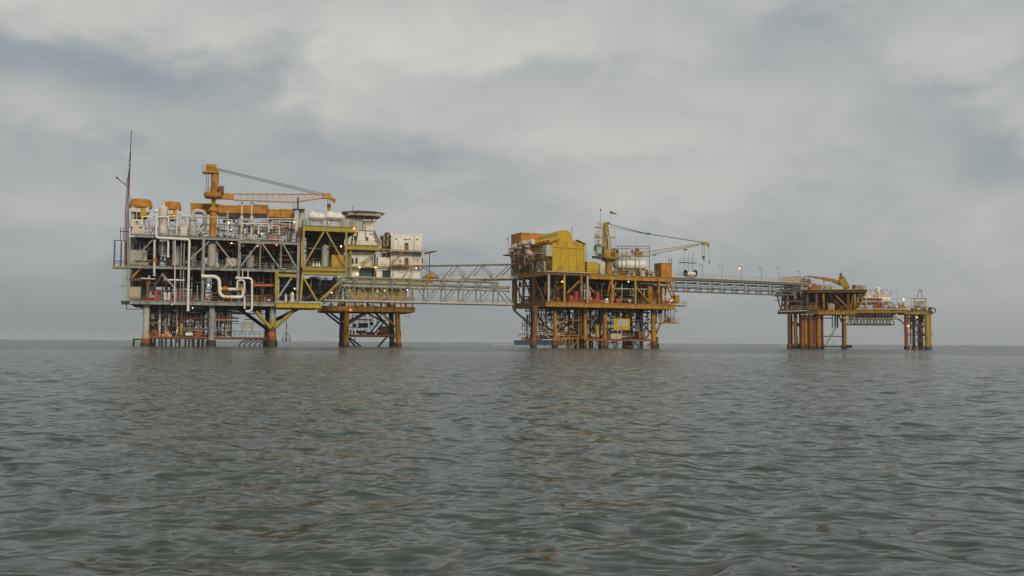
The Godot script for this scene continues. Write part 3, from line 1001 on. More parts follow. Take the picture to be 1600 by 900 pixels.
	for e in [[206.0, 226.0, 355.5, "left white machine housing with a pipe hoop on the top deck"], [282.0, 293.0, 356.0, "small white housing under the inverted U pipe"]]:
		cabinet("machine_housing", e[3], "housing", Vector3(P(e[0], 362, 1.5).x, yT, -3.0), Vector3(P(e[1], 362, 1.5).x - P(e[0], 362, 1.5).x, P(e[0], e[2], 1.5).y - yT + 0.8, 1.6), "white_rusty", "", "white housings on the top deck")
	pipe("white hoop pipe over the left machine housing", [P(206, 354, 1.0), P(206, 345, 1.0), P(220, 344, 1.0), P(220, 354, 1.0)], 0.24, 0.8, "white")
	k = 0
	for px in [377.0, 392.5]:
		var p := P(px, 372, 1.4)
		var st := thing("exhaust_stack", ["left", "right"][k] + " one of two slim exhaust stacks with flat caps on the top deck", "stack", Vector3(p.x, yT - 0.5, p.z), "slim exhaust stacks")
		tube("pipe_body", Vector3(p.x, yT - 0.5, p.z), Vector3(p.x, P(px, 318, 1.4).y, p.z), 0.2, "white_rusty", st)
		tube("jacket", Vector3(p.x, P(px, 350, 1.4).y, p.z), Vector3(p.x, P(px, 337, 1.4).y, p.z), 0.42, "white_rusty", st)
		tube("collar", Vector3(p.x, P(px, 337, 1.4).y, p.z), Vector3(p.x, P(px, 335.8, 1.4).y, p.z), 0.46, "dark", st)
		tube("cap", Vector3(p.x, P(px, 317.6, 1.4).y, p.z), Vector3(p.x, P(px, 316.6, 1.4).y, p.z), 0.36, "dark", st)
		k += 1
	vessel("silencer_drum", "ribbed grey drum below the right exhaust stack", "drum", Vector3(P(391.5, 368, 1.4).x, yT - 0.5, -1.8), 0.95, 1.6, "pale", "")
	var rp := thing("roof_post", "pale upright post with a crossbar in front of the crane pedestal's right side", "post", Vector3(P(355.5, 366, 0.4).x, yT, -0.4))
	tube("post", Vector3(P(355.5, 366, 0.4).x, yT, -0.4), P(355.5, 330, 0.4), 0.2, "pale", rp)
	tube("crossbar", P(284, 338.5, 0.6), P(355, 340, 0.4), 0.16, "pale", rp)
	drum("orange_tank", "small orange red tank lying under the lower cooler boxes", "tank", Vector3(P(421, 366, 3).x, yT + 0.3, -3), Vector3(P(436, 366, 3).x, yT + 0.3, -3), 0.5, "orangered", "dark", yT - 0.4, "")
	var tow := P(470.5, 400, 2.5)
	vessel("grey_tower", "tall pale grey tower column between the grey decks and the yellow module", "vessel", Vector3(tow.x, yM, tow.z), 0.78, P(470, 325.5, 2.5).y - yM, "pale", "")
	var tp := thing("tower_platform", "small dark railed platform at the head of the pale grey tower", "platform", P(467, 328, 1.2))
	box("floor", P(467, 327.5, 1.6), Vector3(2.8, 0.16, 2.0), "dark", tp)
	handrail(tp, [P(458, 327, 0.8), P(466, 327, 0.8)], "dark")
	beam("boom_rest", P(465.5, 327, 1.0), P(465.5, 308.5, 1.0), 0.36, 0.36, "dark", tp)
	for z in [1.0, 3.0]:
		beam("bracket", P(465.5, 334, z), P(460, 328, z), 0.12, 0.12, "dark", tp)

	# pale service pipes along the top deck
	k = 0
	for e in [[222.0, 263.0, 338.6, 0.8, 0.15], [246.0, 290.0, 341.5, 1.4, 0.12], [262.0, 300.0, 337.5, 1.8, 0.16], [203.0, 243.0, 343.5, 1.2, 0.11], [378.0, 420.0, 349.0, 0.6, 0.13], [404.0, 436.0, 352.5, 1.0, 0.16], [425.0, 462.0, 345.5, 0.6, 0.1], [380.0, 463.0, 341.5, 2.2, 0.12]]:
		pipe(["first", "second", "third", "fourth", "fifth", "sixth", "seventh", "eighth"][k] + " of the level pale service pipes on the top deck", [P(e[0], e[2] + 12.0, e[3]), P(e[0], e[2], e[3]), P(e[1], e[2] + 0.6, e[3]), P(e[1], e[2] + 14.0, e[3])], e[4], 0.35, "white" if k % 2 == 0 else "white_rusty", "pale service pipes on the top deck")
		k += 1
	for e in [[237.0, 249.0, 516.0, 526.0, 3.4, "rust"], [252.0, 262.0, 521.0, 526.0, 3.0, "orange"], [304.0, 316.0, 518.0, 526.0, 4.0, "rust"], [281.0, 286.0, 505.0, 524.0, 3.2, "amber"]]:
		var p := P(e[0], e[3], e[4])
		var q := P(e[1], e[2], e[4])
		box("riser_clamp_box", (p + q) / 2, Vector3(q.x - p.x, q.y - p.y, 1.0), e[5], t)
	white_pipes()
	mast()
	left_crane()
	yellow_module()

func white_pipes() -> void:
	var g := "white pipes on the left platform"
	pipe("long white downpipe that steps right under the top deck and drops below the lowest deck", [P(244, 330, -0.9), P(244, 371.5, -0.9), P(296, 374.2, -0.9), P(293.5, 486, -0.9)], 0.27, 0.6, "white", g)
	var bulb := part("vent_ball", unit_ball, "white", self, Transform3D(Basis.from_scale(Vector3.ONE * 1.0), P(244, 330, -0.9)))
	tag(bulb, "white round vent head on top of the long white downpipe", "vent")
	pipe("white pipe with an orange sleeve passing through the middle deck at the left", [P(241.5, 375, -0.4), P(241, 431, -0.4)], 0.27, 0.3, "white_rusty", g)
	var band := thing("pipe_sleeve", "orange sleeve round the white pipe just above the middle deck", "sleeve", P(241.5, 407, -0.4))
	tube("sleeve", P(241.5, 409, -0.4), P(241.5, 402.5, -0.4), 0.42, "orange", band)
	pipe("short white dropper pipe with an open end under the top deck", [P(250, 375.5, -0.3), P(263, 375.8, -0.3), P(262.5, 402, -0.3)], 0.24, 0.5, "white", g)
	pipe("thin white pipe with a hooked foot, left of the long white downpipe", [P(273.5, 376, -0.6), P(273, 474.5, -0.6), P(268, 476.5, -0.6)], 0.12, 0.4, "white", g)
	pipe("thin white pipe close behind the hooked one", [P(270.5, 376, -0.3), P(270.5, 414, -0.3)], 0.11, 0.2, "white_rusty", g)
	pipe("horizontal white pipe high on the lowest deck beside the long downpipe", [P(256, 437, 0.4), P(288, 438, 0.4)], 0.2, 0.2, "white", g)
	pipe("horizontal rusty white pipe under the half deck at the left end", [P(221, 435, 0.2), P(243, 436, 0.2)], 0.15, 0.2, "white_rusty", g)
	pipe("thick white S shaped pipe on the lowest deck, widest of the white bends", [P(315, 431.7, -1.0), P(343, 432.2, -1.0), P(343, 464, -1.0), P(380, 464.5, -1.0), P(380, 452, -1.0)], 0.4, 1.6, "white", g)
	pipe("straight white pipe between two amber valves above the S bend", [P(345, 451.5, -0.6), P(382, 452.3, -0.6)], 0.34, 0.3, "white", g)
	pipe("inner narrow white pipe loop above the right amber valve", [P(370.5, 450, -1.0), P(370.5, 437.5, -1.0), P(382, 437.5, -1.0), P(382, 482, -1.0)], 0.2, 1.1, "white", g)
	pipe("outer white pipe loop, rightmost of the white pipes, running below the lowest deck", [P(368.5, 434.3, -1.1), P(394, 434.6, -1.1), P(393.5, 486, -1.1), P(384, 486.5, -1.1)], 0.25, 1.0, "white", g)
	pipe("thin white pipe rising from the inner loop to the middle deck", [P(379, 437, -0.5), P(379, 421, -0.5)], 0.1, 0.1, "white", g)
	pipe("thin white pipe rising from the outer loop to the middle deck", [P(387.5, 434, -0.5), P(387.5, 422, -0.5)], 0.1, 0.1, "white", g)
	pipe("grey double pipe running down beside the second column of the lowest deck", [P(315.5, 417, -0.4), P(315.5, 476, -0.4)], 0.16, 0.1, "grey", g)
	var k := 0
	for e in [[352.0, 451.5], [377.5, 452.2], [355.5, 464.4], [382.0, 459.0]]:
		var c := P(e[0], e[1], -0.9)
		var v := thing("valve", ["amber valve at the left end of the straight white pipe", "amber valve at the right end of the straight white pipe", "amber valve in the bottom run of the S pipe", "rusty valve on the inner narrow loop"][k], "valve", c, "amber valves on the white pipes")
		if k < 3:
			tube("body", c + Vector3(-0.55, 0, 0), c + Vector3(0.55, 0, 0), 0.5, "orange", v)
			for s in [-1, 1]:
				tube("flange", c + Vector3(s * 0.62, 0, 0), c + Vector3(s * 0.5, 0, 0), 0.58, "amber", v)
			tube("bonnet", c, c + Vector3(0, 0.8, 0), 0.2, "amber", v)
		else:
			tube("body", c + Vector3(0, -0.6, 0), c + Vector3(0, 0.6, 0), 0.34, "rust", v)
			tube("bonnet", c, c + Vector3(0.1, 0, 0.7), 0.16, "amber", v)
		k += 1
	for e in [[377.0, 396.0, 504.0, 512.0, 4.0, "pale"], [290.0, 301.0, 520.0, 524.0, 2.4, "white"]]:
		var p := P(e[0], e[3], e[4])
		var q := P(e[1], e[2], e[4])
		var s := thing("notice_board", "faded blank board on two posts over the low walkway" if e[5] == "pale" else "small white box hung over the low walkway among the risers", "board", Vector3((p.x + q.x) / 2, p.y - 1.2, p.z))
		box("panel", (p + q) / 2, Vector3(q.x - p.x, q.y - p.y, 0.12), e[5], s)
		box("border", (p + q) / 2 + Vector3(0, 0, -0.08), Vector3(q.x - p.x + 0.12, q.y - p.y + 0.12, 0.06), "beige", s)
		for x in [p.x + 0.2, q.x - 0.2]:
			tube("post", Vector3(x, p.y - 1.6, p.z - 0.1), Vector3(x, p.y + 0.1, p.z - 0.1), 0.07, "dark", s)

func mast() -> void:
	var b := P(197.5, 414, -0.2)
	var t := thing("antenna_mast", "tall thin dark antenna mast at the left end of the left platform", "mast", b)
	var a := P(198.3, 330, -0.2)
	var c := P(202.0, 268, -0.2)
	var d := P(203.8, 238, -0.2)
	var e := P(205.3, 203, -0.2)
	for s in [[-0.35, 0.0], [0.35, 0.0], [0.0, -0.5]]:
		var o := Vector3(s[0], 0, s[1])
		tube("chord", b + o, a + o, 0.11, "brown", t)
		tube("chord", a + o, c + o * 0.4, 0.09, "brown", t)
	var bag := Bag.new()
	for k in 40:
		var p := b.lerp(a, k / 40.0)
		var q := b.lerp(a, (k + 1) / 40.0)
		var s := 0.35 if k % 2 == 0 else -0.35
		bag.tube(p + Vector3(s, 0, 0), q + Vector3(-s, 0, 0), 0.04, 4)
	for k in 24:
		var p := a.lerp(c, k / 24.0)
		var q := a.lerp(c, (k + 1) / 24.0)
		var s := lerpf(0.35, 0.14, k / 24.0) * (1 if k % 2 == 0 else -1)
		bag.tube(p + Vector3(s, 0, 0), q + Vector3(-s, 0, 0), 0.035, 4)
	part("lattice", bag.mesh(), "brown", t)
	tube("pole", c, d, 0.16, "dark", t)
	tube("pole", d, e, 0.09, "dark", t)
	for py in [255.0, 262.0]:
		var p := P(203, py, -0.2)
		tube("insulator", p + Vector3(0, -0.3, 0), p + Vector3(0, 0.3, 0), 0.24, "grey", t)
	tube("side_arm", P(199.5, 292, -0.2), P(183, 278, -0.2), 0.09, "dark", t)
	tube("side_arm", P(196, 288, -0.2), P(200, 277, -0.2), 0.07, "dark", t)
	tube("arm_tip", P(184, 279, -0.2), P(182, 276.5, -0.2), 0.2, "dark", t)
	tube("stay", P(200, 300, -0.2), P(206, 315, -0.2), 0.04, "dark", t)

func left_crane() -> void:
	var z := 4.0
	var base := Vector3(P(332.5, 366, z).x, yT, -z)
	var t := thing("pedestal_crane", "orange crane with a long level boom on the left platform", "crane", base)
	tube("pedestal", base, Vector3(base.x, P(332, 333, z).y, -z), 0.84, "orange", t, true)
	var cy := P(332, 333, z).y
	var cy1 := P(332, 326, z).y
	part("pedestal_cone", lathe([Vector2(0.84, 0), Vector2(1.25, (cy1 - cy) * 0.5), Vector2(0.75, cy1 - cy + 0.4)], 24), "orange", t, Transform3D(Basis(), Vector3(base.x, cy, -z)))
	var ry := P(332, 310, z).y
	tube("neck", Vector3(base.x, cy1, -z), Vector3(base.x, ry, -z), 0.5, "amber", t, true)
	var ry1 := P(332, 302, z).y
	part("slew_ring", lathe([Vector2(0.5, -0.15), Vector2(1.9, 0.0), Vector2(2.25, 0.4), Vector2(2.25, ry1 - ry), Vector2(0.4, ry1 - ry)], 28), "orange", t, Transform3D(Basis(), Vector3(base.x, ry, -z)))
	handrail(t, [Vector3(base.x - 2.2, ry1, -z + 1.2), Vector3(base.x + 1.2, ry1, -z + 1.9)], "amber", 1.1, 0.9)
	var ty := P(332, 268, z).y
	var bag := Bag.new()
	var lo := [base.x - 1.05, base.x + 0.95]
	var up := [base.x - 0.8, base.x + 1.05]
	part("tower", lathe([Vector2(1.15, 0), Vector2(0.85, (ty - ry1) * 0.45), Vector2(0.95, ty - ry1)], 8), "orange", t, Transform3D(Basis(), Vector3(base.x + 0.2, ry1, -z)))
	box("tower_panel", Vector3(base.x + 0.1, (ry1 + ty) / 2 - 0.3, -z + 1.15), Vector3(1.1, (ty - ry1) * 0.5, 0.1), "amber", t)
	ladder("cab_ladder", t, Vector3(base.x - 1.5, ry1, -z + 0.5), Vector3(base.x - 1.5, ty - 0.4, -z + 0.5), 0.55, "dark", 0.5)
	var hp := P(316.5, 270.5, z)
	var hq := P(341, 269, z)
	var ht := P(329, 259.5, z)
	box("head_platform", Vector3((hp.x + hq.x) / 2, hp.y + 0.15, -z), Vector3(hq.x - hp.x, 0.3, 2.4), "amber", t)
	box("head_house", Vector3(ht.x + 0.1, (hp.y + ht.y) / 2 + 0.3, -z), Vector3(2.4, ht.y - hp.y, 1.8), "orange", t)
	beam("head_arm", Vector3(ht.x + 1.0, ht.y, -z), Vector3(hq.x, hp.y + 0.4, -z), 1.5, 0.35, "orange", t)
	handrail(t, [Vector3(hp.x, hp.y + 0.3, -z + 1.1), Vector3(hq.x - 0.6, hp.y + 0.3, -z + 1.1)], "amber", 1.1, 0.8)
	tube("head_pole", Vector3(hp.x, hp.y, -z), Vector3(hp.x, P(316, 257, z).y, -z), 0.06, "dark", t)
	box("cab", Vector3(base.x + 1.7, ry1 + 0.8, -z + 0.9), Vector3(1.2, 1.6, 1.4), "brown", t)
	# boom: a boxed root and a lattice of two pairs of chords
	var r0 := P(345, 307, z)
	var tip := P(513, 308, z)
	var bend := P(460, 316, z)
	var b0 := P(366, 312.5, z)
	var u0 := P(364, 303.2, z)
	var u1 := P(503, 303.5, z)
	box("boom_root", (r0 + P(364, 307, z)) / 2, Vector3(P(366, 307, z).x - r0.x, 1.35, 1.3), "orange", t)
	for dz in [-0.55, 0.55]:
		var o := Vector3(0, 0, dz)
		tube("boom_chord", u0 + o, u1 + o, 0.11, "boom_paint", t)
		tube("boom_chord", b0 + o, bend + o, 0.11, "boom_paint", t)
		tube("boom_chord", bend + o, tip + o, 0.12, "boom_paint", t)
	var n := 15
	for i in n:
		var f := i / float(n - 1)
		var top := u0.lerp(u1, f)
		var xb := lerpf(b0.x, tip.x, f)
		var bot := b0.lerp(bend, (xb - b0.x) / (bend.x - b0.x)) if xb < bend.x else bend.lerp(tip, (xb - bend.x) / (tip.x - bend.x))
		for dz in [-0.55, 0.55]:
			bag.tube(top + Vector3(0, 0, dz), bot + Vector3(0, 0, dz), 0.035, 5)
			if i < n - 1 and dz < 0:
				bag.tube(top + Vector3(0, 0, dz), bot + Vector3((tip.x - b0.x) / (n - 1), 0, dz), 0.022, 4)
		bag.tube(top + Vector3(0, 0, -0.55), top + Vector3(0, 0, 0.55), 0.04, 5)
		bag.tube(bot + Vector3(0, 0, -0.55), bot + Vector3(0, 0, 0.55), 0.04, 5)
	part("boom_lacing", bag.mesh(), "boom_paint", t, Transform3D(), "stuff")
	box("boom_tip", P(510, 306.5, z), Vector3(1.9, 1.3, 1.2), "orange", t)
	beam("boom_nose", P(513, 306, z), P(522, 313, z), 0.9, 0.7, "orange", t)
	tube("tip_sheave", P(522.5, 313.5, z) + Vector3(0, 0, -0.35), P(522.5, 313.5, z) + Vector3(0, 0, 0.35), 0.5, "amber", t)
	for c in [[332, 262, 507, 303.2, 0.5], [334, 264.5, 498, 304, -0.5], [334, 262.5, 500, 303, -0.3]]:
		tube("luffing_rope", P(c[0], c[1], z) + Vector3(0, 0, c[4]), P(c[2], c[3], z) + Vector3(0, 0, c[4]), 0.055, "cable", t)
	for px in [512.0, 515.5]:
		tube("hoist_rope", P(px, 309, z), P(px, 320, z), 0.06, "cable", t)
	var hb := P(514, 326, z)
	var h := thing("hook_block", "orange brown hook block hanging from the left crane's boom tip", "hook", hb)
	box("cheek", hb + Vector3(0, 0.4, 0), Vector3(0.75, 1.7, 0.5), "amber", h)
	tube("sheave", hb + Vector3(0, 0.7, -0.35), hb + Vector3(0, 0.7, 0.35), 0.5, "brown", h)
	part("hook", sweep([hb + Vector3(0, -0.4, 0), hb + Vector3(0, -0.9, 0), hb + Vector3(0.35, -1.2, 0), hb + Vector3(0.45, -0.8, 0)], 0.12, 0.2, 6), "dark", h)

func yellow_module() -> void:
	var d := P(430, 376.5).y
	var v0 := -1.6
	var y1 := P(508, 358.5, v0).y
	var y2 := P(505, 421.5, v0).y
	var y3 := P(465, 470.5, v0).y
	var xa := P(474, 400, v0).x
	var xb := P(540.5, 400, v0).x
	var t := thing("yellow_module", "yellow steel frame module with two lifeboats on top, right of the grey decks", "platform module", Vector3((xa + xb) / 2, y3, -8))
	deck(t, xa, P(556, 360, v0).x, -v0, -16, y1 + 0.9, "brown", "yellow", 1.25)
	deck(t, xa, xb, -v0, -16, y2 + 0.8, "brown", "yellow", 0.95)
	ibeam("lower_girder", Vector3(xa - 0.3, y2 - 0.85, -v0), Vector3(xb + 0.2, y2 - 0.85, -v0), 0.5, 0.85, "yellow", t)
	for z in [-v0, -7.0, -16.0]:
		var mt := "yellow" if z > -2 else "brown"
		for x in [xa, xb]:
			beam("column", Vector3(x, y2, z), Vector3(x, y1, z), 0.42, 0.42, mt, t)
		beam("column", Vector3(P(470, 450, v0).x, y3, z), Vector3(xa - 0.1, y2 - 1.0, z), 0.42, 0.42, mt, t)
	beam("column", P(468, 466, 1.0), P(468, 355, 1.0), 0.7, 0.6, "brown", t)
	for b in [[506, 362, 477.5, 410], [510, 362, 539, 413.5]]:
		beam("brace", P(b[0], b[1], v0), P(b[2], b[3], v0), 0.34, 0.34, "yellow", t)
	for b in [[474.5, 434, 496, 471, -1.4], [499, 470, 537.5, 434, -1.4], [508, 440, 478, 468, 5.0], [512, 440, 486, 468, 10.0]]:
		beam("knee_brace", P(b[0], b[1], b[4]), P(b[2], b[3], b[4]), 0.4, 0.4, "yellow" if b[4] < 0 else "brown", t)
	var fl := P(432, 478, -1.2)
	var fr_ := P(501, 478, -1.2)
	deck(t, fl.x, fr_.x, 1.2, -14, P(466, 472.8, -1.2).y, "dark", "golden", 1.15)
	box("girder_web", Vector3((fl.x + fr_.x) / 2, P(466, 476, -1.2).y - 0.1, 1.22), Vector3(fr_.x - fl.x, 0.75, 0.06), "golden", t)
	for px in [432.5, 447.0, 500.0]:
		beam("stiffener", Vector3(P(px, 476, -1.2).x, P(466, 473.5, -1.2).y, 1.3), Vector3(P(px, 476, -1.2).x, P(466, 480, -1.2).y, 1.3), 0.12, 0.2, "yellow", t)
	beam("column", P(432.5, 470, 0), P(432.5, 423, 0), 0.8, 0.5, "yellow", t)
	beam("header_beam", P(432, 430, 0.3), P(468, 431, 0.3), 0.6, 0.75, "yellow", t)
	pipework(t, Vector3(xa + 0.5, y2 + 0.8, -14), Vector3(xb - 0.5, y1 - 0.6, -2), 120, 51, ["dark", "brown", "grey", "dark", "rust"], 0.4, 0.28)
	pipework(t, Vector3(fl.x, y3 + 0.6, -13), Vector3(P(530, 450).x, y2 - 1.6, -1), 110, 52, ["dark", "brown", "dark", "yellow", "pale", "blue"], 0.36, 0.3)
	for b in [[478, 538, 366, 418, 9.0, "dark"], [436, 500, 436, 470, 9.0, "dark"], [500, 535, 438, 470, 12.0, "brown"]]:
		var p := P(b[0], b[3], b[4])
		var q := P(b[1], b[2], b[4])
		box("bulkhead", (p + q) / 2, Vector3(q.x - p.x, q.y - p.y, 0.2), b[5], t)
	handrail(t, [Vector3(xa, y1 + 0.9, -v0), Vector3(P(556, 360, v0).x, y1 + 0.9, -v0)], "yellow")
	handrail(t, [Vector3(xa, y2 + 0.8, -v0), Vector3(xb, y2 + 0.8, -v0)], "grey")
	# contents
	vessel("process_vessel", "pale grey vessel inside the yellow module behind the left brace", "vessel", Vector3(P(508, 400, 3).x, y2 + 0.8, -3), 0.9, 5.6, "pale")
	cabinet("yellow_cabinet", "bright yellow equipment box at the right foot of the yellow module", "cabinet", Vector3(P(518, 418, 0).x, y2 + 0.8, -1.8), Vector3(3.3, 2.9, 2.2), "golden")
	for k in 3:
		var p := P([490.0, 495.0, 499.0][k], 414, 0)
		vessel("gas_cylinder", ["left one", "middle one", "right one"][k] + " of three small white bottles inside the yellow module", "cylinder", Vector3(p.x, y2 + 0.8, -0.6), 0.24, 0.95, "white", "white bottles in the yellow module")
	for k in 2:
		var p := P([457.0, 447.0][k], 466, 0)
		vessel("blue_white_drum", ["right", "left"][k] + " one of two white topped tanks over the golden girder", "tank", Vector3(p.x, P(466, 472.8, -1.2).y, -0.8), [0.5, 0.3][k], [2.4, 2.0][k], "white_rusty", "white topped tanks over the golden girder")
	# lifeboats
	for k in 2:
		var p := P([481.5, 508.5][k], 341.5, 0.5)
		var q := P([508.0, 536.5][k], 341.5, 0.5)
		var len := q.x - p.x
		var c := (p + q) / 2
		var lb := thing("lifeboat", ["left", "right"][k] + " one of two enclosed white lifeboats on the yellow module", "lifeboat", Vector3(c.x, P(500, 349, 0.5).y, c.z), "enclosed white lifeboats")
		var hull := Bag.new()
		var cover := Bag.new()
		var n := 14
		var rows := []
		for i in n + 1:
			var f := i / float(n) * 2.0 - 1.0
			var wd := 1.15 * sqrt(maxf(0.0, 1.0 - absf(f) ** 3.2)) + 0.02
			var top := 0.7 + 0.75 * sqrt(maxf(0.0, 1.0 - f ** 4))
			var keel := -0.75 + 0.5 * absf(f) ** 4
			var row := []
			for j in 15:
				var a := PI * j / 14.0
				row.append(Vector3(c.x + f * len / 2, c.y + (0.1 + (top - 0.1) * sin(a) ** 0.8 if j > 0 and j < 14 else 0.1), c.z + wd * cos(a)))
			for j in range(1, 8):
				var a := PI + PI * j / 8.0
				row.append(Vector3(c.x + f * len / 2, c.y + 0.1 + (0.1 - keel) * sin(a), c.z + wd * cos(a)))
			rows.append(row)
		for i in n:
			for j in 22:
				var a: Vector3 = rows[i][j]
				var b2: Vector3 = rows[i][(j + 1) % 22]
				var c2: Vector3 = rows[i + 1][(j + 1) % 22]
				var d2: Vector3 = rows[i + 1][j]
				var mid := (a + b2 + c2 + d2) / 4.0
				var nrm := (mid - Vector3(mid.x, c.y + 0.35, c.z)).normalized()
				var fn := (c2 - a).cross(b2 - d2).normalized()
				if fn.dot(nrm) < 0:
					fn = -fn
				(cover if j < 14 else hull).quad(a, b2, c2, d2, fn if fn.length() > 0.5 else nrm)
		part("canopy", cover.mesh(), "white", lb)
		part("hull", hull.mesh(), "white_rusty", lb)
		box("rub_rail", c + Vector3(0, 0.05, 1.14), Vector3(len * 0.8, 0.22, 0.1), "green", lb)
		box("hatch", c + Vector3(len * 0.1, 0.75, 0.98), Vector3(0.7, 0.5, 0.1), "pale", lb)
		box("cockpit", c + Vector3(-len * 0.25, 1.55, 0), Vector3(0.9, 0.4, 0.8), "white", lb)
		var dv := thing("davit", ["left", "right"][k] + " davit frame carrying a white lifeboat", "davit", Vector3(c.x, y1 + 0.9, c.z), "lifeboat davits")
		for s in [-0.36, 0.36]:
			beam("post", Vector3(c.x + len * s, y1 + 0.9, c.z - 1.3), Vector3(c.x + len * s, c.y + 1.6, c.z - 1.3), 0.22, 0.22, "white_rusty", dv)
			beam("cradle_arm", Vector3(c.x + len * s, y1 + 1.1, c.z + 1.0), Vector3(c.x + len * s, c.y - 0.3, c.z + 0.4), 0.2, 0.2, "white_rusty", dv)
			beam("strut", Vector3(c.x + len * s, y1 + 1.0, c.z + 1.0), Vector3(c.x, c.y - 0.35, c.z + 0.8), 0.14, 0.14, "beige", dv)
		beam("sill", Vector3(c.x - len * 0.4, c.y - 0.45, c.z), Vector3(c.x + len * 0.4, c.y - 0.45, c.z), 0.3, 0.2, "white_rusty", dv)
	cabinet("green_locker", "pale green locker left of the lifeboats", "locker", Vector3(P(474, 352, 0).x, y1 + 0.9, -1.5), Vector3(1.15, 1.5, 1.4), "green")
	# hanging basket
	var hk := P(447.5, 533, 1.0)
	var rp := P(447.5, 486, 1.0)
	var bk := thing("transfer_basket", "rope hung transfer basket with slanted lines over the water, right of the right leg", "basket", hk)
	tube("rope", Vector3(rp.x, yC - 1.0, rp.z), P(447.5, 518.5, 1.0), 0.06, "cable", bk)
	tube("swivel", P(447.5, 513, 1.0), P(447.5, 504, 1.0), 0.11, "dark", bk)
	for e in [[441.0, 0.0], [453.0, 0.0], [447.0, 0.8], [447.0, -0.8]]:
		var q := P(e[0], 532.5, 1.0) + Vector3(0, 0, e[1])
		tube("sling", P(447.5, 518.5, 1.0), q + Vector3(0, 0.6, 0), 0.07, "dark", bk)
		tube("post", q, q + Vector3(0, 0.7, 0), 0.12, "dark", bk)
	tube("ring", Vector3(hk.x, hk.y, hk.z), Vector3(hk.x, hk.y + 0.14, hk.z), 0.95, "dark", bk)

# ---------- the quarters platform behind the first bridge ----------
func porthole(parent: Node, c: Vector3, r: float) -> void:
	var o := piece("porthole", parent, c)
	tube("rim", c, c + Vector3(0, 0, 0.08), r, "grey", o)
	tube("pane", c + Vector3(0, 0, 0.01), c + Vector3(0, 0, 0.1), r * 0.7, "glass", o)

func door(parent: Node, p: Vector3, w: float, h: float) -> void:
	var o := piece("door", parent, p)
	box("frame", p + Vector3(0, h / 2, 0.03), Vector3(w + 0.24, h + 0.15, 0.1), "grey", o)
	box("leaf", p + Vector3(0, h / 2, 0.07), Vector3(w, h - 0.06, 0.1), "deckplate", o)
	box("pane", p + Vector3(0, h * 0.72, 0.13), Vector3(w * 0.5, h * 0.22, 0.03), "glass", o)
	box("handle", p + Vector3(w * 0.36, h * 0.5, 0.15), Vector3(0.12, 0.06, 0.08), "pale", o)

func window_in(parent: Node, c: Vector3, w: float, h: float) -> void:
	var o := piece("window", parent, c)
	box("frame", c + Vector3(0, 0, 0.02), Vector3(w + 0.2, h + 0.2, 0.1), "pale", o)
	box("pane", c + Vector3(0, 0, 0.07), Vector3(w, h, 0.06), "glass", o)

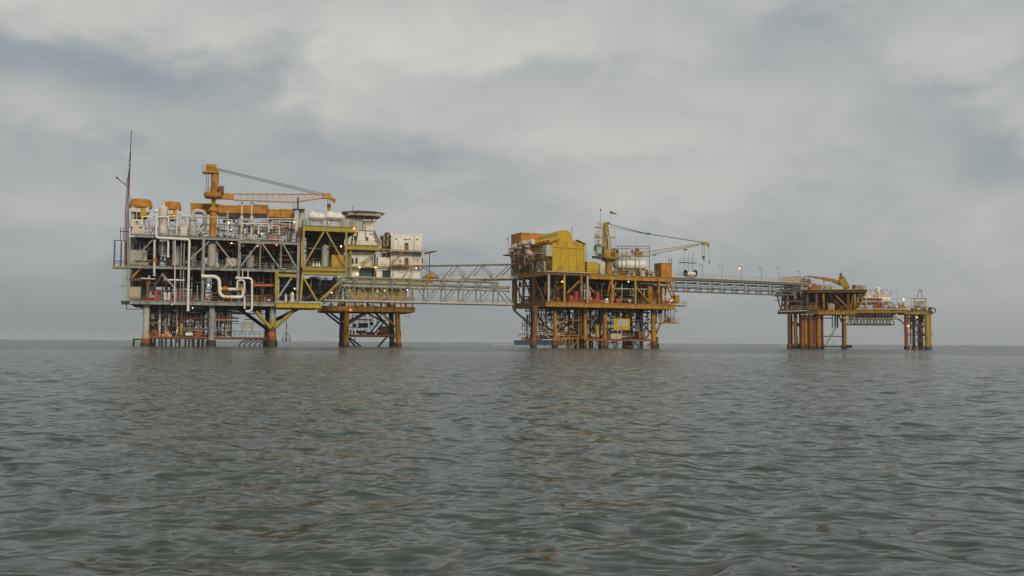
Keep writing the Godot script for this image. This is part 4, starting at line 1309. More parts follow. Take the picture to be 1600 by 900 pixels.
func quarters() -> void:
	frame_at(541, 262, 15)
	var yD := P(580, 479).y
	var x0 := P(503, 482).x
	var x1 := P(647, 482).x
	var back := -15.0
	var t := thing("quarters_platform", "rust and amber platform on four legs behind the first bridge, carrying the white living quarters", "platform", Vector3(6, 0, -6))
	deck(t, x0, x1, 1.0, back, yD, "brown", "amber", 1.3, 3.0)
	box("edge_plate", Vector3((P(527, 482).x + P(545, 482).x) / 2, yD - 0.7, 1.25), Vector3(P(545, 482).x - P(527, 482).x, 1.0, 0.1), "orange", t)
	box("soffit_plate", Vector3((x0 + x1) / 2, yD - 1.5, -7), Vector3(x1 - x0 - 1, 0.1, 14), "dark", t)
	for px in [541.0, 620.5]:
		var x := P(px, 510).x
		var lean := 0.0 if px < 600 else 0.3
		for row in 2:
			var z := 0.0 if row == 0 else -12.0
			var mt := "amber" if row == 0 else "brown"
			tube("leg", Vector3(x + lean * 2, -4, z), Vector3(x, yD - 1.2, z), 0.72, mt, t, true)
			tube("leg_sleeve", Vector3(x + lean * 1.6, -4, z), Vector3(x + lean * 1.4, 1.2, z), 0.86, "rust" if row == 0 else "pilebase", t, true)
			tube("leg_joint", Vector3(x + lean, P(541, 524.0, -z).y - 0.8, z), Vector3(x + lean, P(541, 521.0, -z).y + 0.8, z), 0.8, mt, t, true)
	var xl := P(541, 510).x
	var xr := P(620.5, 510).x
	var yb := P(570, 524.5).y
	for z in [0.0, -12.0]:
		tube("horizontal_brace", Vector3(xl, yb, z), Vector3(xr, yb, z), 0.3, "rust", t)
	tube("horizontal_brace", Vector3(xl, yb, 0), Vector3(xl, yb, -12), 0.3, "brown", t)
	tube("horizontal_brace", Vector3(xr, yb, 0), Vector3(xr, yb, -12), 0.3, "brown", t)
	var yk := P(545, 508).y
	var xm := (xl + xr) / 2
	for z in [0.0, -12.0]:
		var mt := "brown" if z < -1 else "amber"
		tube("knee_brace", Vector3(xl, yk, z), Vector3(xm - 0.6, yD - 1.2, z), 0.3, "brown", t)
		tube("knee_brace", Vector3(xr, yk - 0.8, z), Vector3(xm + 2.2, yD - 1.2, z), 0.3, mt, t)
		tube("knee_brace", Vector3(xl, yk, z), Vector3(xl - 5.0, yD - 1.2, z), 0.28, "dark", t)
		tube("knee_brace", Vector3(xr - 6.5, yb, z), Vector3(xr - 3.2, yb + 4.2, z), 0.22, "dark", t)
	tube("knee_brace", Vector3(xm - 1, yD - 1.4, -6), Vector3(xr - 3.0, yb + 3.9, -6), 0.24, "dark", t)
	for e in [[xl + 1.0, yb, xl + 5.0, -1.5], [xr - 1.0, yb, xr - 5.0, -1.5], [xl + 2.0, yb - 0.5, xl + 5.8, -0.5]]:
		tube("diagonal_brace", Vector3(e[0], e[1], -11), Vector3(e[2], e[3], -11), 0.24, "dark", t)
	pipework(t, Vector3(xl + 1, yb + 0.2, -11), Vector3(xr - 1, yb + 4.5, -3), 26, 61, ["dark", "brown", "dark"], 0.4, 0.4)
	pipework(t, Vector3(xl + 0.8, yb + 0.2, -11), Vector3(xr - 1, yD - 1.5, -4), 26, 62, ["dark", "grey", "brown"], 0.8, 0.05)
	pipework(t, Vector3(xl - 1.2, -1, -11), Vector3(xl + 3.5, yb, -3), 14, 63, ["dark", "rust", "brown"], 0.6, 0.2)
	pipework(t, Vector3(x0 + 1, yD, -12), Vector3(x1 - 4, yD + 5, -4), 90, 64, ["brown", "amber", "golden", "beige", "rust", "dark"], 0.2, 0.45)
	handrail(t, [Vector3(x0, yD, 1.0), Vector3(x1, yD, 1.0)], "amber")
	var yE := P(580, 437).y
	var x2 := P(541, 437, 1).x
	deck(t, x2, P(676, 437).x, 0.4, back, yE, "brown", "golden", 1.5, 3.0)
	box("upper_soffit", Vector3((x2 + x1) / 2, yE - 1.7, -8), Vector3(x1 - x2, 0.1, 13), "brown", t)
	for px in [545.0, 562.0, 582.0, 604.0, 626.0, 644.0]:
		beam("column", Vector3(P(px, 460).x, yD, 0.3), Vector3(P(px, 460).x, yE - 1.6, 0.3), 0.4, 0.4, "golden" if px < 600 else "amber", t)
		beam("column", Vector3(P(px, 460).x, yD, -11), Vector3(P(px, 460).x, yE - 1.6, -11), 0.5, 0.5, "brown", t)
	for e in [[546, 560, 452, 463, "golden"], [563, 588, 451, 463, "golden"], [592, 612, 450, 462, "amber"], [606, 632, 452, 466, "yellow"]]:
		var p := P(e[0], e[3], 2.5)
		var q := P(e[1], e[2], 2.5)
		box("bulkhead", (p + q) / 2, Vector3(q.x - p.x, q.y - p.y, 0.2), e[4], t)
	beam("low_girder", Vector3(x2, P(580, 466.5).y, 0.5), Vector3(x1, P(580, 466.5).y, 0.5), 0.3, 0.8, "amber", t)
	ladder("hanging_ladder", t, P(637, 487, 1.0), P(637, 497.5, 1.0), 0.9, "dark", 0.7)
	for e in [[561.5, 576.0, 505.5, 512.0, 6.0, "dark", "upper"], [558.0, 573.0, 517.0, 521.0, 6.0, "dark", "lower"]]:
		var p := P(e[0] - 13, e[3], e[4])
		var q := P(e[1] - 13, e[2], e[4])
		cabinet("dark_crate", e[6] + " of two dark boxes among the legs under the quarters platform", "crate", Vector3(p.x + 2.0, p.y, -6.5), Vector3(q.x - p.x, q.y - p.y, 1.6), "dark", "", "dark boxes among the quarters legs")
	cabinet("rusty_tank", "rusty square tank on the low brace by the right legs of the quarters platform", "tank", Vector3(P(593, 523, 3).x, yb + 0.3, -4.6), Vector3(2.5, 2.2, 2.0), "brown")

	# low buildings and decks left of the white block
	var b1 := thing("quarters_building", "low white quarters building with yellow decks and a wide dark window", "building", Vector3(P(565, 430).x, yE, -3))
	var f1 := P(544, 433, 2.0)
	var f2 := P(583, 394, 2.0)
	box("wall", Vector3((f1.x + f2.x) / 2, (yE + f2.y) / 2, -5.5), Vector3(f2.x - f1.x, f2.y - yE, 7.0), "white", b1)
	var wo := P(572.5, 426, 2.0)
	box("window_frame", wo + Vector3(0, 0, 0.03), Vector3(4.0, 2.6, 0.12), "grey", b1)
	for k in 5:
		box("window_pane", wo + Vector3(-1.55 + k * 0.775, 0.1, 0.08), Vector3(0.66, 2.1, 0.08), "glass", b1)
	for e in [[551.0, 408.0], [557.0, 407.5]]:
		window_in(b1, P(e[0], e[1], 2.0) , 0.5, 1.5)
	var yl := P(565, 417, 0.4).y
	box("gallery", Vector3((f1.x + f2.x) / 2 + 1.5, yl, -1.2), Vector3(f2.x - f1.x + 5.0, 0.42, 2.2), "yellow", b1)
	handrail(b1, [Vector3(f1.x - 1, yl + 0.2, -0.2), Vector3(f2.x + 4, yl + 0.2, -0.2)], "yellow")
	var ya := P(565, 387, 0).y
	var x3 := P(541, 387, 0).x
	var x4 := P(592, 387, 0).x
	deck(b1, x3, x4, 0.2, -9, ya + 0.8, "brown", "yellow", 1.3)
	beam("knee_brace", P(590, 392.5, 0), P(562, 413, 0), 0.35, 0.35, "yellow", b1)
	for px in [548.0, 585.5]:
		beam("column", P(px, 436, 0.5), P(px, 391, 0.5), 0.5, 0.5, "yellow" if px < 560 else "brown", b1)
	handrail(b1, [Vector3(x3, ya + 0.8, 0.2), Vector3(x4, ya + 0.8, 0.2)], "yellow")
	# the tower under the helideck: flared white lower block and a narrower pale block above it
	var b2 := thing("helideck_tower", "white flared tower block under the helideck", "building", Vector3(P(572, 383).x, ya + 0.8, -3))
	var c0 := P(543.5, 383, 2.0)
	var c1 := P(593, 383, 2.0)
	var d0 := P(560, 360, 2.0)
	var d1 := P(585, 360, 2.0)
	var bag := Bag.new()
	var dz := 6.0
	var lo := [Vector3(c0.x, c0.y, -2), Vector3(c1.x, c0.y, -2), Vector3(c1.x, c0.y, -2 - dz), Vector3(c0.x, c0.y, -2 - dz)]
	var hi := [Vector3(c0.x + 0.9, d0.y, -2.0), Vector3(d1.x, d0.y, -2.0), Vector3(d1.x, d0.y, -2 - dz), Vector3(c0.x + 0.9, d0.y, -2 - dz)]
	for i in 4:
		var j := (i + 1) % 4
		var n: Vector3 = (lo[j] - lo[i]).cross(hi[i] - lo[i]).normalized()
		bag.quad(lo[i], lo[j], hi[j], hi[i], n)
	bag.quad(hi[0], hi[1], hi[2], hi[3], Vector3.UP)
	part("lower_block", bag.mesh(), "white", b2)
	var g0 := P(536, 360, 2.4)
	var g1 := P(566.5, 341, 2.4)
	box("upper_block", Vector3((g0.x + g1.x) / 2, (g0.y + g1.y) / 2, -5.4), Vector3(g1.x - g0.x, g1.y - g0.y, 6.0), "pale", b2)
	for k in 4:
		box("cladding_rib", Vector3(lerpf(g0.x, g1.x, (k + 0.5) / 4.0), (g0.y + g1.y) / 2, -2.38), Vector3(0.12, g1.y - g0.y - 0.2, 0.1), "grey", b2)
	var g2 := P(567.5, 359.5, 3.0)
	var g3 := P(585, 345, 3.0)
	box("stair_house", Vector3((g2.x + g3.x) / 2, (g2.y + g3.y) / 2, -5.4), Vector3(g3.x - g2.x, g3.y - g2.y, 4.0), "white_rusty", b2)
	box("belt", Vector3((d0.x + d1.x) / 2, d0.y, -1.95), Vector3(d1.x - d0.x, 0.18, 0.2), "grey", b2)
	window_in(b2, P(573.5, 373.5, 2.0), 0.55, 0.9)
	window_in(b2, P(554.5, 372, 2.0), 0.4, 1.2)
	porthole(b2, P(579, 366, 2.0), 0.26)
	for px in [586.0, 589.5]:
		porthole(b2, P(px, 377, 2.0), 0.2)
	tube("downpipe", P(571.5, 371, 1.8), P(571.5, 346, 1.8), 0.12, "grey", b2)
	for e in [[584.5, 360.5, 594.5, 382], [552.5, 362, 549.5, 382], [559, 362, 555.5, 382]]:
		beam("outside_stair", P(e[0], e[1], 1.2), P(e[2], e[3], 1.2), 0.5, 0.28, "brown" if e[0] > 580 else "dark", b2)
	# helideck
	var hd := thing("helideck", "rust edged helicopter deck on a spread of brown supports", "helideck", P(568, 345, 4))
	var h0 := P(533, 333, 5.0)
	var h1 := P(601, 335, 5.0)
	var hc := (h0 + h1) / 2
	var hr := (h1.x - h0.x) / 2
	var hy := hc.y
	var hx := Transform3D(Basis(Vector3.UP, PI / 8), Vector3(hc.x, hy, -5.0))
	part("deck_plate", lathe([Vector2(0.01, 0.2), Vector2(hr * 0.9, 0.2), Vector2(hr * 0.9, -0.25), Vector2(0.01, -0.25)], 8), "grey", hd, hx)
	part("safety_net", lathe([Vector2(hr * 0.9, -0.45), Vector2(hr * 1.05, 0.05), Vector2(hr * 1.05, 0.1), Vector2(hr * 0.9, -0.38)], 8), "beige", hd, hx)
	part("edge_girder", lathe([Vector2(hr * 0.86, -0.25), Vector2(hr * 0.86, -1.0), Vector2(hr * 0.8, -1.0), Vector2(hr * 0.8, -0.25)], 8), "beige", hd, hx)
	for k in 7:
		var z := -5.0 + hr * (k - 3) * 0.24
		ibeam("joist", Vector3(hc.x - hr * 0.75, hy - 0.6, z), Vector3(hc.x + hr * 0.75, hy - 0.6, z), 0.2, 0.6, "beige", hd)
	for k in 8:
		var a := TAU * k / 8
		beam("support", Vector3(hc.x + cos(a) * hr * 0.72, hy - 0.9, -5.0 + sin(a) * hr * 0.72), Vector3(hc.x + cos(a) * hr * 0.4, hy - 3.0, -5.0 + sin(a) * hr * 0.4), 0.18, 0.18, "beige", hd)
		var a2 := a + PI / 8
		tube("net_post", Vector3(hc.x + cos(a2) * hr, hy + 0.1, -5.0 + sin(a2) * hr), Vector3(hc.x + cos(a2) * hr * 0.86, hy - 0.5, -5.0 + sin(a2) * hr * 0.86), 0.06, "brown", hd)
	tube("whip_antenna", P(551, 358, 1.0), P(551.3, 322, 1.0), 0.07, "dark", hd)

	# the white accommodation block
	var a := thing("accommodation_block", "white three storey accommodation block with railed galleries, left of the upper bridge", "building", Vector3(P(634, 430, 1).x, yE, -5))
	var ys := [yE, P(630, 414.5, 1).y, P(630, 391.5, 1).y, P(630, 367, 1).y]
	var xa := P(611, 400, 1).x
	var xb := P(659, 400, 1).x
	for k in 3:
		var xe := xb if k > 0 else P(656, 420, 1).x
		box("storey", Vector3((xa + xe) / 2, (ys[k] + ys[k + 1]) / 2, -5.5), Vector3(xe - xa - k * 0.02, ys[k + 1] - ys[k], 9.0), "white", a)
	for k in 3:
		for i in 6:
			var x := lerpf(xa + 0.5, xb - 0.5, i / 5.0)
			box("cladding_seam", Vector3(x, (ys[k] + ys[k + 1]) / 2, -0.985), Vector3(0.07, ys[k + 1] - ys[k] - 0.2, 0.05), "white_rusty", a)
	for e in [[622.0, 399.0], [645.0, 425.0], [628.0, 426.0]]:
		box("vent", P(e[0], e[1], 0.95), Vector3(0.5, 0.35, 0.12), "grey", a)
	tube("cable_run", P(647, 390, 0.9), P(647, 367, 0.9), 0.05, "grey", a)
	tube("drain_pipe", P(614.5, 432, 0.9), P(614.5, 368, 0.9), 0.07, "pale", a)
	for px in [612.0, 658.0]:
		for z in [-1.4, -9.6]:
			var p := P(px, 367, 1)
			box("parapet_corner", Vector3(p.x, ys[3] + 0.25, z), Vector3(0.7, 0.7, 0.7), "white", a)
	box("parapet", Vector3((xa + xb) / 2, ys[3] + 0.1, -1.08), Vector3(xb - xa - 1.4, 0.25, 0.2), "white", a)
	for e in [[619.0, 373.5], [651.8, 374.3]]:
		porthole(a, P(e[0], e[1], 1), 0.26)
	for px in [632.8, 635.8, 639.5]:
		box("flood_fitting", P(px, 374.0, 0.95), Vector3(0.34, 0.3, 0.3), "dark", a)
	door(a, Vector3(P(635.2, 390, 1).x, ys[2] + 0.05, -1), 0.85, 2.1)
	door(a, Vector3(P(635.2, 412, 1).x, ys[1] + 0.05, -1), 0.85, 2.0)
	window_in(a, P(625.5, 408, 1), 0.3, 0.6)
	box("dark_slot", P(660.0, 407, 0.98), Vector3(0.32, 1.4, 0.1), "dark", a)
	porthole(a, P(614, 429, 1), 0.22)
	part("wall_dish", lathe([Vector2(1.15, 0.02), Vector2(1.05, 0.14), Vector2(0.01, 0.02)], 24), "pale", a, Transform3D(Basis(Vector3.RIGHT, PI / 2), P(650.5, 401.5, 1)))
	var xg := P(665, 414, 0).x
	for k in [1, 2]:
		var y: float = ys[k]
		box("gallery", Vector3((xa + xg) / 2, y - 0.12, -0.1), Vector3(xg - xa, 0.24, 1.9), "brown", a)
		ibeam("gallery_beam", Vector3(xa - 0.6, y - 0.2, 0.9), Vector3(xg, y - 0.2, 0.9), 0.2, 0.45, "amber" if k == 1 else "beige", a)
		handrail(a, [Vector3(xa, y, 0.8), Vector3(xg, y, 0.8)], "beige" if k == 2 else "orangered", 1.15, 1.2, 0.045)
	beam("gallery_stair", P(612, 409.5, -0.9), P(631, 392, -0.9), 0.7, 0.22, "orange", a)
	beam("gallery_stair", P(628, 434, -0.9), P(642, 417, -0.9), 0.7, 0.22, "beige", a)
	beam("gallery_post", P(609.5, 416, -0.9), P(609.5, 402, -0.9), 0.2, 0.2, "orange", a)
	beam("gallery_post", P(643, 436, -0.9), P(646, 418, -0.9), 0.25, 0.25, "beige", a)
	var cp := thing("canopy", "small grey green tilted canopy on one post at the right of the white block", "canopy", P(671, 414, 1))
	beam("roof", P(664, 396.0, 1), P(680, 392.6, 1), 3.2, 0.35, "deckplate", cp)
	tube("post", P(671, 437, 1), P(671, 395.5, 1), 0.1, "dark", cp)
	tube("roof_edge", P(663.5, 392.5, -0.6), P(680, 392.4, -0.6), 0.08, "grey", cp)
	cabinet("link_building", "small white link building with dark roof plant between the two quarters blocks", "building", Vector3(P(590.5, 416, 2).x, P(590, 416, 2).y, -5.0), Vector3(P(610, 416, 2).x - P(590.5, 416, 2).x, 2.4, 3.0), "white")
	cabinet("dark_container", "dark blue grey container between the quarters blocks on the platform deck", "container", Vector3(P(597.5, 434, 1.5).x, yE, -4.5), Vector3(2.5, P(600, 423, 1.5).y - yE, 3.0), "dark")
	cabinet("white_container", "white container left of the dark container between the quarters blocks", "container", Vector3(P(588.0, 434, 1.2).x, yE, -3.4), Vector3(1.6, P(590, 424, 1.2).y - yE, 2.2), "white")
	var ht := thing("heap_of_ducts", "brown tangle of ducts and fans between the two quarters blocks", "ducting", P(601, 392, 3))
	for e in [[596, 372, 606, 372, 0.7], [598, 378, 608, 379, 0.8], [603, 366, 609, 367, 0.6], [597, 385, 609, 385, 0.75], [599, 400, 608, 400, 0.9]]:
		tube("duct", P(e[0], e[1], 3.5), P(e[2], e[3], 4.5), e[4], "brown", ht)
	for e in [[600, 384, 600, 370], [606, 384, 606, 366], [595.5, 404, 595.5, 376]]:
		tube("duct_post", P(e[0], e[1], 3.2), P(e[2], e[3], 3.2), 0.22, "beige", ht)
	box("duct_deck", P(601, 391, 4), Vector3(3.6, 0.5, 4.0), "amber", ht)
	box("duct_deck", P(601, 415.5, 4), Vector3(3.6, 0.5, 4.0), "amber", ht)
	var wn := thing("deck_winch", "orange winch on the quarters deck beside the start of the upper bridge", "winch", P(670, 436, 0))
	box("bed", P(670, 434.5, 0), Vector3(3.4, 0.5, 1.4), "rust", wn)
	tube("drum", P(668, 431, 0) + Vector3(0, 0, -0.7), P(668, 431, 0) + Vector3(0, 0, 0.7), 0.6, "amber", wn)
	box("housing", P(673, 431.0, 0), Vector3(1.2, 1.1, 1.2), "orange", wn)
	box("bed_girder", P(658, 438.5, 0), Vector3(P(676, 438, 0).x - P(640, 438, 0).x, 1.0, 1.0), "rust", wn)

# ---------- bridges ----------
func frame_between(pa: float, da: float, pb: float, db: float) -> float:
	var a := Vector3((pa - 800.0) / FOCAL * da, 0, -da)
	var b := Vector3((pb - 800.0) / FOCAL * db, 0, -db)
	fr = Transform3D(Basis(Vector3.UP, atan2(-(b.z - a.z), b.x - a.x)), a)
	return a.distance_to(b)

func lower_bridge() -> void:
	var len := frame_between(505, 243, 802.5, 263)
	var yb := P(520, 469.5).y
	var yt := P(600, 434.8).y
	var t := thing("lower_bridge", "long grey truss footbridge carrying pipes from the left platform to the middle platform", "bridge", Vector3(len / 2, yb, -1.5))
	var w := 3.4
	for z in [0.0, -w]:
		tube("bottom_chord", Vector3(0, yb, z), Vector3(len, yb, z), 0.27, "pale" if z == 0.0 else "grey", t)
		tube("top_chord", Vector3(5.0, yt, z), Vector3(len - 5.5, yt, z), 0.24, "grey", t)
	var xs := []
	for px in [525.0, 554.0, 583.0, 612.5, 641.0, 668.5, 696.0, 723.5, 751.0, 778.0]:
		xs.append(P(px, 455).x)
	for i in xs.size():
		var x: float = xs[i]
		for z in [0.0, -w]:
			tube("post", Vector3(x, yb, z), Vector3(x, yt, z), 0.16, "grey", t)
		tube("cross_beam", Vector3(x, yb, 0), Vector3(x, yb, -w), 0.12, "grey", t)
		tube("cross_beam", Vector3(x, yt, 0), Vector3(x, yt, -w), 0.12, "grey", t)
		for z in [0.0, -w]:
			if i < 5:
				if i < 4 or z == 0.0:
					tube("diagonal", Vector3(x, yt, z), Vector3(xs[i + 1], yb, z), 0.14, "grey", t)
			elif i < xs.size() - 1:
				tube("diagonal", Vector3(xs[i], yb, z), Vector3(xs[i + 1] , yt, z), 0.13, "grey", t)
	for z in [0.0, -w]:
		tube("diagonal", Vector3(len - 5.5, yt, z), Vector3(len, yb, z), 0.16, "grey", t)
		tube("diagonal", Vector3(5.0, yt, z), Vector3(xs[0], yb, z), 0.14, "grey", t)
		tube("diagonal", Vector3(5.0, yt, z), Vector3(0, yb, z), 0.14, "grey", t)
	box("walkway", Vector3(len / 2, yb + 0.15, -w / 2), Vector3(len, 0.12, w - 0.7), "white_rusty", t)
	handrail(t, [Vector3(0, yb + 0.2, -0.35), Vector3(len, yb + 0.2, -0.35)], "beige", 1.15, 1.5)
	handrail(t, [Vector3(0, yb + 0.2, -w + 0.35), Vector3(len, yb + 0.2, -w + 0.35)], "beige", 1.15, 1.5)
	for e in [[448.0, 0.42, -2.2, "pale"], [441.8, 0.24, -1.2, "pale"], [444.5, 0.16, -2.8, "grey"]]:
		var y := P(600, e[0], -e[2]).y
		pipe(["large pale pipe running the length of the lower bridge", "medium pale pipe along the lower bridge above the large one", "thin grey pipe along the far side of the lower bridge"][[448.0, 441.8, 444.5].find(e[0])], [Vector3(5.5, y, e[2]), Vector3(len - 0.5, y, e[2])], e[1], 0.1, e[3], "pipes along the lower bridge")
	for k in 3:
		var x: float = xs[6 + k]
		box("lamp_bracket", Vector3(x - 0.4, yt + 0.5, 0), Vector3(0.3, 0.5, 0.3), "grey", t)

func upper_bridge() -> void:
	var len := frame_between(652, 274, 803, 266)
	var yb := P(700, 437.0).y
	var yd := P(760, 432.5).y
	var yt := P(720, 414.0).y
	var t := thing("upper_bridge", "grey zigzag truss bridge from the white quarters to the top of the middle platform", "bridge", Vector3(len / 2, yb, -1.5))
	var w := 3.2
	for z in [0.0, -w]:
		tube("bottom_chord", Vector3(-1, yb, z), Vector3(len + 1.5, yb, z), 0.22, "grey", t)
		tube("top_chord", Vector3(1.0, yt, z), Vector3(len, yt, z), 0.17, "grey", t)
		var peaks := [656.0, 709.5, 749.0, 796.0]
		var feet := [634.0, 690.0, 728.5, 772.0, 806.0]
		for i in 4:
			var p: float = P(peaks[i], 414).x
			tube("diagonal", Vector3(P(feet[i], 436).x, yb, z), Vector3(p, yt, z), 0.15, "grey", t)
			tube("diagonal", Vector3(p, yt, z), Vector3(P(feet[i + 1], 436).x, yb, z), 0.13, "grey", t)
	for px in [656.0, 709.5, 749.0, 796.0]:
		var x := P(px, 414).x
		tube("cross_beam", Vector3(x, yt, 0), Vector3(x, yt, -w), 0.1, "grey", t)
	box("walkway", Vector3(len / 2, yb + 0.2, -w / 2), Vector3(len + 2, 0.14, w - 0.5), "white_rusty", t)
	box("kick_plate", Vector3(len / 2, yb + 0.55, -0.3), Vector3(len + 2, 0.75, 0.08), "white_rusty", t)
	handrail(t, [Vector3(-1, yb + 0.3, -0.3), Vector3(len + 1, yb + 0.3, -0.3)], "beige", 1.9, 1.5)
	handrail(t, [Vector3(-1, yb + 0.3, -w + 0.3), Vector3(len + 1, yb + 0.3, -w + 0.3)], "beige", 1.2, 1.5)
	tube("rail_pipe", Vector3(P(690, 430).x, yd, -1), Vector3(len + 1, yd, -1), 0.12, "yellow", t)

func right_bridge() -> void:
	var len := frame_between(1049, 272, 1264, 296)
	var yd := P(1060, 433.5).y
	var yb := P(1060, 454.6).y
	var t := thing("right_bridge", "long grey bridge with lamp posts from the middle platform to the small right platform", "bridge", Vector3(len / 2, yd, -1.5))
	var w := 3.2
	box("walkway", Vector3(len / 2 - 0.5, yd + 0.05, -w / 2), Vector3(len + 1, 0.14, w + 0.4), "pale", t)
	for z in [0.2, -w - 0.2]:
		ibeam("deck_girder", Vector3(-1, yd - 0.36, z), Vector3(len, yd - 0.36, z), 0.3, 0.6, "steel", t)
		tube("bottom_chord", Vector3(-1, yb, z), Vector3(len - 6.5, yb, z), 0.11, "steel", t)
		var ym := P(1060, 449.0).y
		tube("mid_chord", Vector3(-1, ym, z), Vector3(len - 2, ym, z), 0.09, "steel", t)
		for k in 10:
			var px := 1068.0 + k * 18.9
			var x := P(px, 450).x
			tube("hanger", Vector3(x, yb, z), Vector3(x, yd - 0.5, z), 0.1, "steel", t)
			tube("diagonal", Vector3(x, yb, z), Vector3(x - 0.75, ym, z), 0.09, "steel", t)
			tube("diagonal", Vector3(x, yb, z), Vector3(x + 0.75, ym, z), 0.09, "steel", t)
	for k in 10:
		var x := P(1068.0 + k * 18.9, 450).x
		for y in [yd - 1.2, P(1060, 447).y]:
			box("pipe_support", Vector3(x, y - 0.2, -w / 2), Vector3(0.25, 0.2, w), "dark", t)
	handrail(t, [Vector3(0, yd + 0.1, 0.1), Vector3(len - 1, yd + 0.1, 0.1)], "pale", 1.2, 1.3)
	handrail(t, [Vector3(0, yd + 0.1, -w - 0.1), Vector3(len - 1, yd + 0.1, -w - 0.1)], "pale", 1.2, 1.3)
	var k := 0
	for e in [[440.8, -0.6, 0.16], [442.8, -1.6, 0.13], [445.6, -0.7, 0.17], [448.2, -2.4, 0.12]]:
		var y := P(1060, e[0], -e[1]).y
		pipe(["top", "second", "third", "lowest"][k] + " of four grey pipes slung under the right bridge", [Vector3(-1, y, e[1]), Vector3(len - 3, y, e[1])], e[2] * 0.75, 0.1, "steel", "pipes under the right bridge")
		k += 1
	k = 0
	for e in [[1098.0, 414.0], [1128.5, 414.0], [1158.5, 416.5], [1190.0, 417.0], [1217.5, 418.0], [1250.0, 424.0]]:
		var b := P(e[0], 432, 0.3)
		var q := P(e[0], e[1], 0.3)
		var lp := thing("lamp_post", ["lamp post beside the drum on the right bridge, first from the middle platform", "unlit lamp post left of the lit one on the right bridge", "lamp post with the glowing head on the right bridge", "unlit lamp post right of the lit one on the right bridge", "lamp post beside the beige screen on the right bridge", "short lamp post at the right end of the right bridge"][k], "lamp post", Vector3(b.x, yd + 0.1, b.z), "lamp posts along the right bridge")
		tube("post", Vector3(b.x, yd + 0.1, b.z), Vector3(b.x, q.y, q.z), 0.065, "grey", lp)
		beam("arm", Vector3(b.x, q.y, q.z), Vector3(b.x - 0.7, q.y - 0.05, q.z), 0.1, 0.065, "grey", lp)
		box("head", Vector3(b.x - 0.75, q.y - 0.1, q.z), Vector3(0.6, 0.22, 0.35), "grey", lp)
		k += 1
	lamp("glowing warm lamp head on the third lamp post of the right bridge", P(1155.6, 419.3, 0.1), 0.3, "warm")
	var sc := thing("screen", "beige screen panel along the rail near the right end of the right bridge", "screen", Vector3(P(1236, 436).x, yd, -0.2))
	for i in 4:
		var x0 := P(1221.5 + i * 7.3, 433, 0.2).x
		var x1 := P(1221.5 + (i + 1) * 7.3, 433, 0.2).x
		box("panel", Vector3((x0 + x1) / 2, yd + 0.75, -0.2), Vector3(x1 - x0 - 0.1, 1.4, 0.06), "beige", sc)
	beam("top_rail", Vector3(P(1221, 430, 0.2).x, yd + 1.55, -0.2), Vector3(P(1251, 430, 0.2).x, yd + 1.55, -0.2), 0.12, 0.12, "yellow", sc)
	# the drum and the frames at the left end
	var dr := thing("flanged_drum", "white drum between two dark wheels on the left end of the right bridge", "drum", P(1079, 433, 0.8))
	var r0 := P(1071.0, 428, 1.2)
	var r1 := P(1086.0, 428, 1.2)
	tube("barrel", r0, r1, 0.55, "white", dr, true)
	for p in [r0, r1]:
		tube("wheel", p + Vector3(-0.14, 0.2, 0), p + Vector3(0.14, 0.2, 0), 0.95, "rubber", dr, true)
		tube("hub", p + Vector3(-0.2, 0.2, 0), p + Vector3(0.2, 0.2, 0), 0.35, "dark", dr)
	box("cradle", Vector3((r0.x + r1.x) / 2, yd + 0.25, r0.z), Vector3(2.4, 0.4, 1.0), "dark", dr)
	var fr2 := thing("railed_cage", "small pale railed cage beside the white drum on the right bridge", "cage", P(1063, 433, 0.8))
	handrail(fr2, [P(1057, 433.2, 0.2), P(1069, 433.2, 0.2), P(1069, 433.2, 2.5), P(1057, 433.2, 2.5)], "pale", 1.6, 0.6)
	var rk := thing("antenna_rack", "tall slim rack of railed shelves standing behind the white drum", "rack", P(1074, 433, 2.5))
	for px in [1062.5, 1069.0, 1076.0, 1082.0]:
		tube("upright", P(px, 433, 2.5), P(px, 395 if px > 1065 else 403, 2.5), 0.035, "dark", rk)
	for py in [403.5, 407.0, 410.5, 415.0, 419.5]:
		var full: bool = py < 411
		tube("rail", P(1062 if full else 1066, py, 2.2), P(1087 if full else 1084, py, 2.2), 0.06 if full else 0.035, "dark" if py == 410.5 else "grey", rk)
		if full:
			tube("rail", P(1062, py, 4.0), P(1087, py, 4.0), 0.05, "grey", rk)
	box("shelf", P(1074.5, 410.6, 3.1), Vector3(P(1087, 410, 3).x - P(1062, 410, 3).x, 0.1, 1.7), "dark", rk)

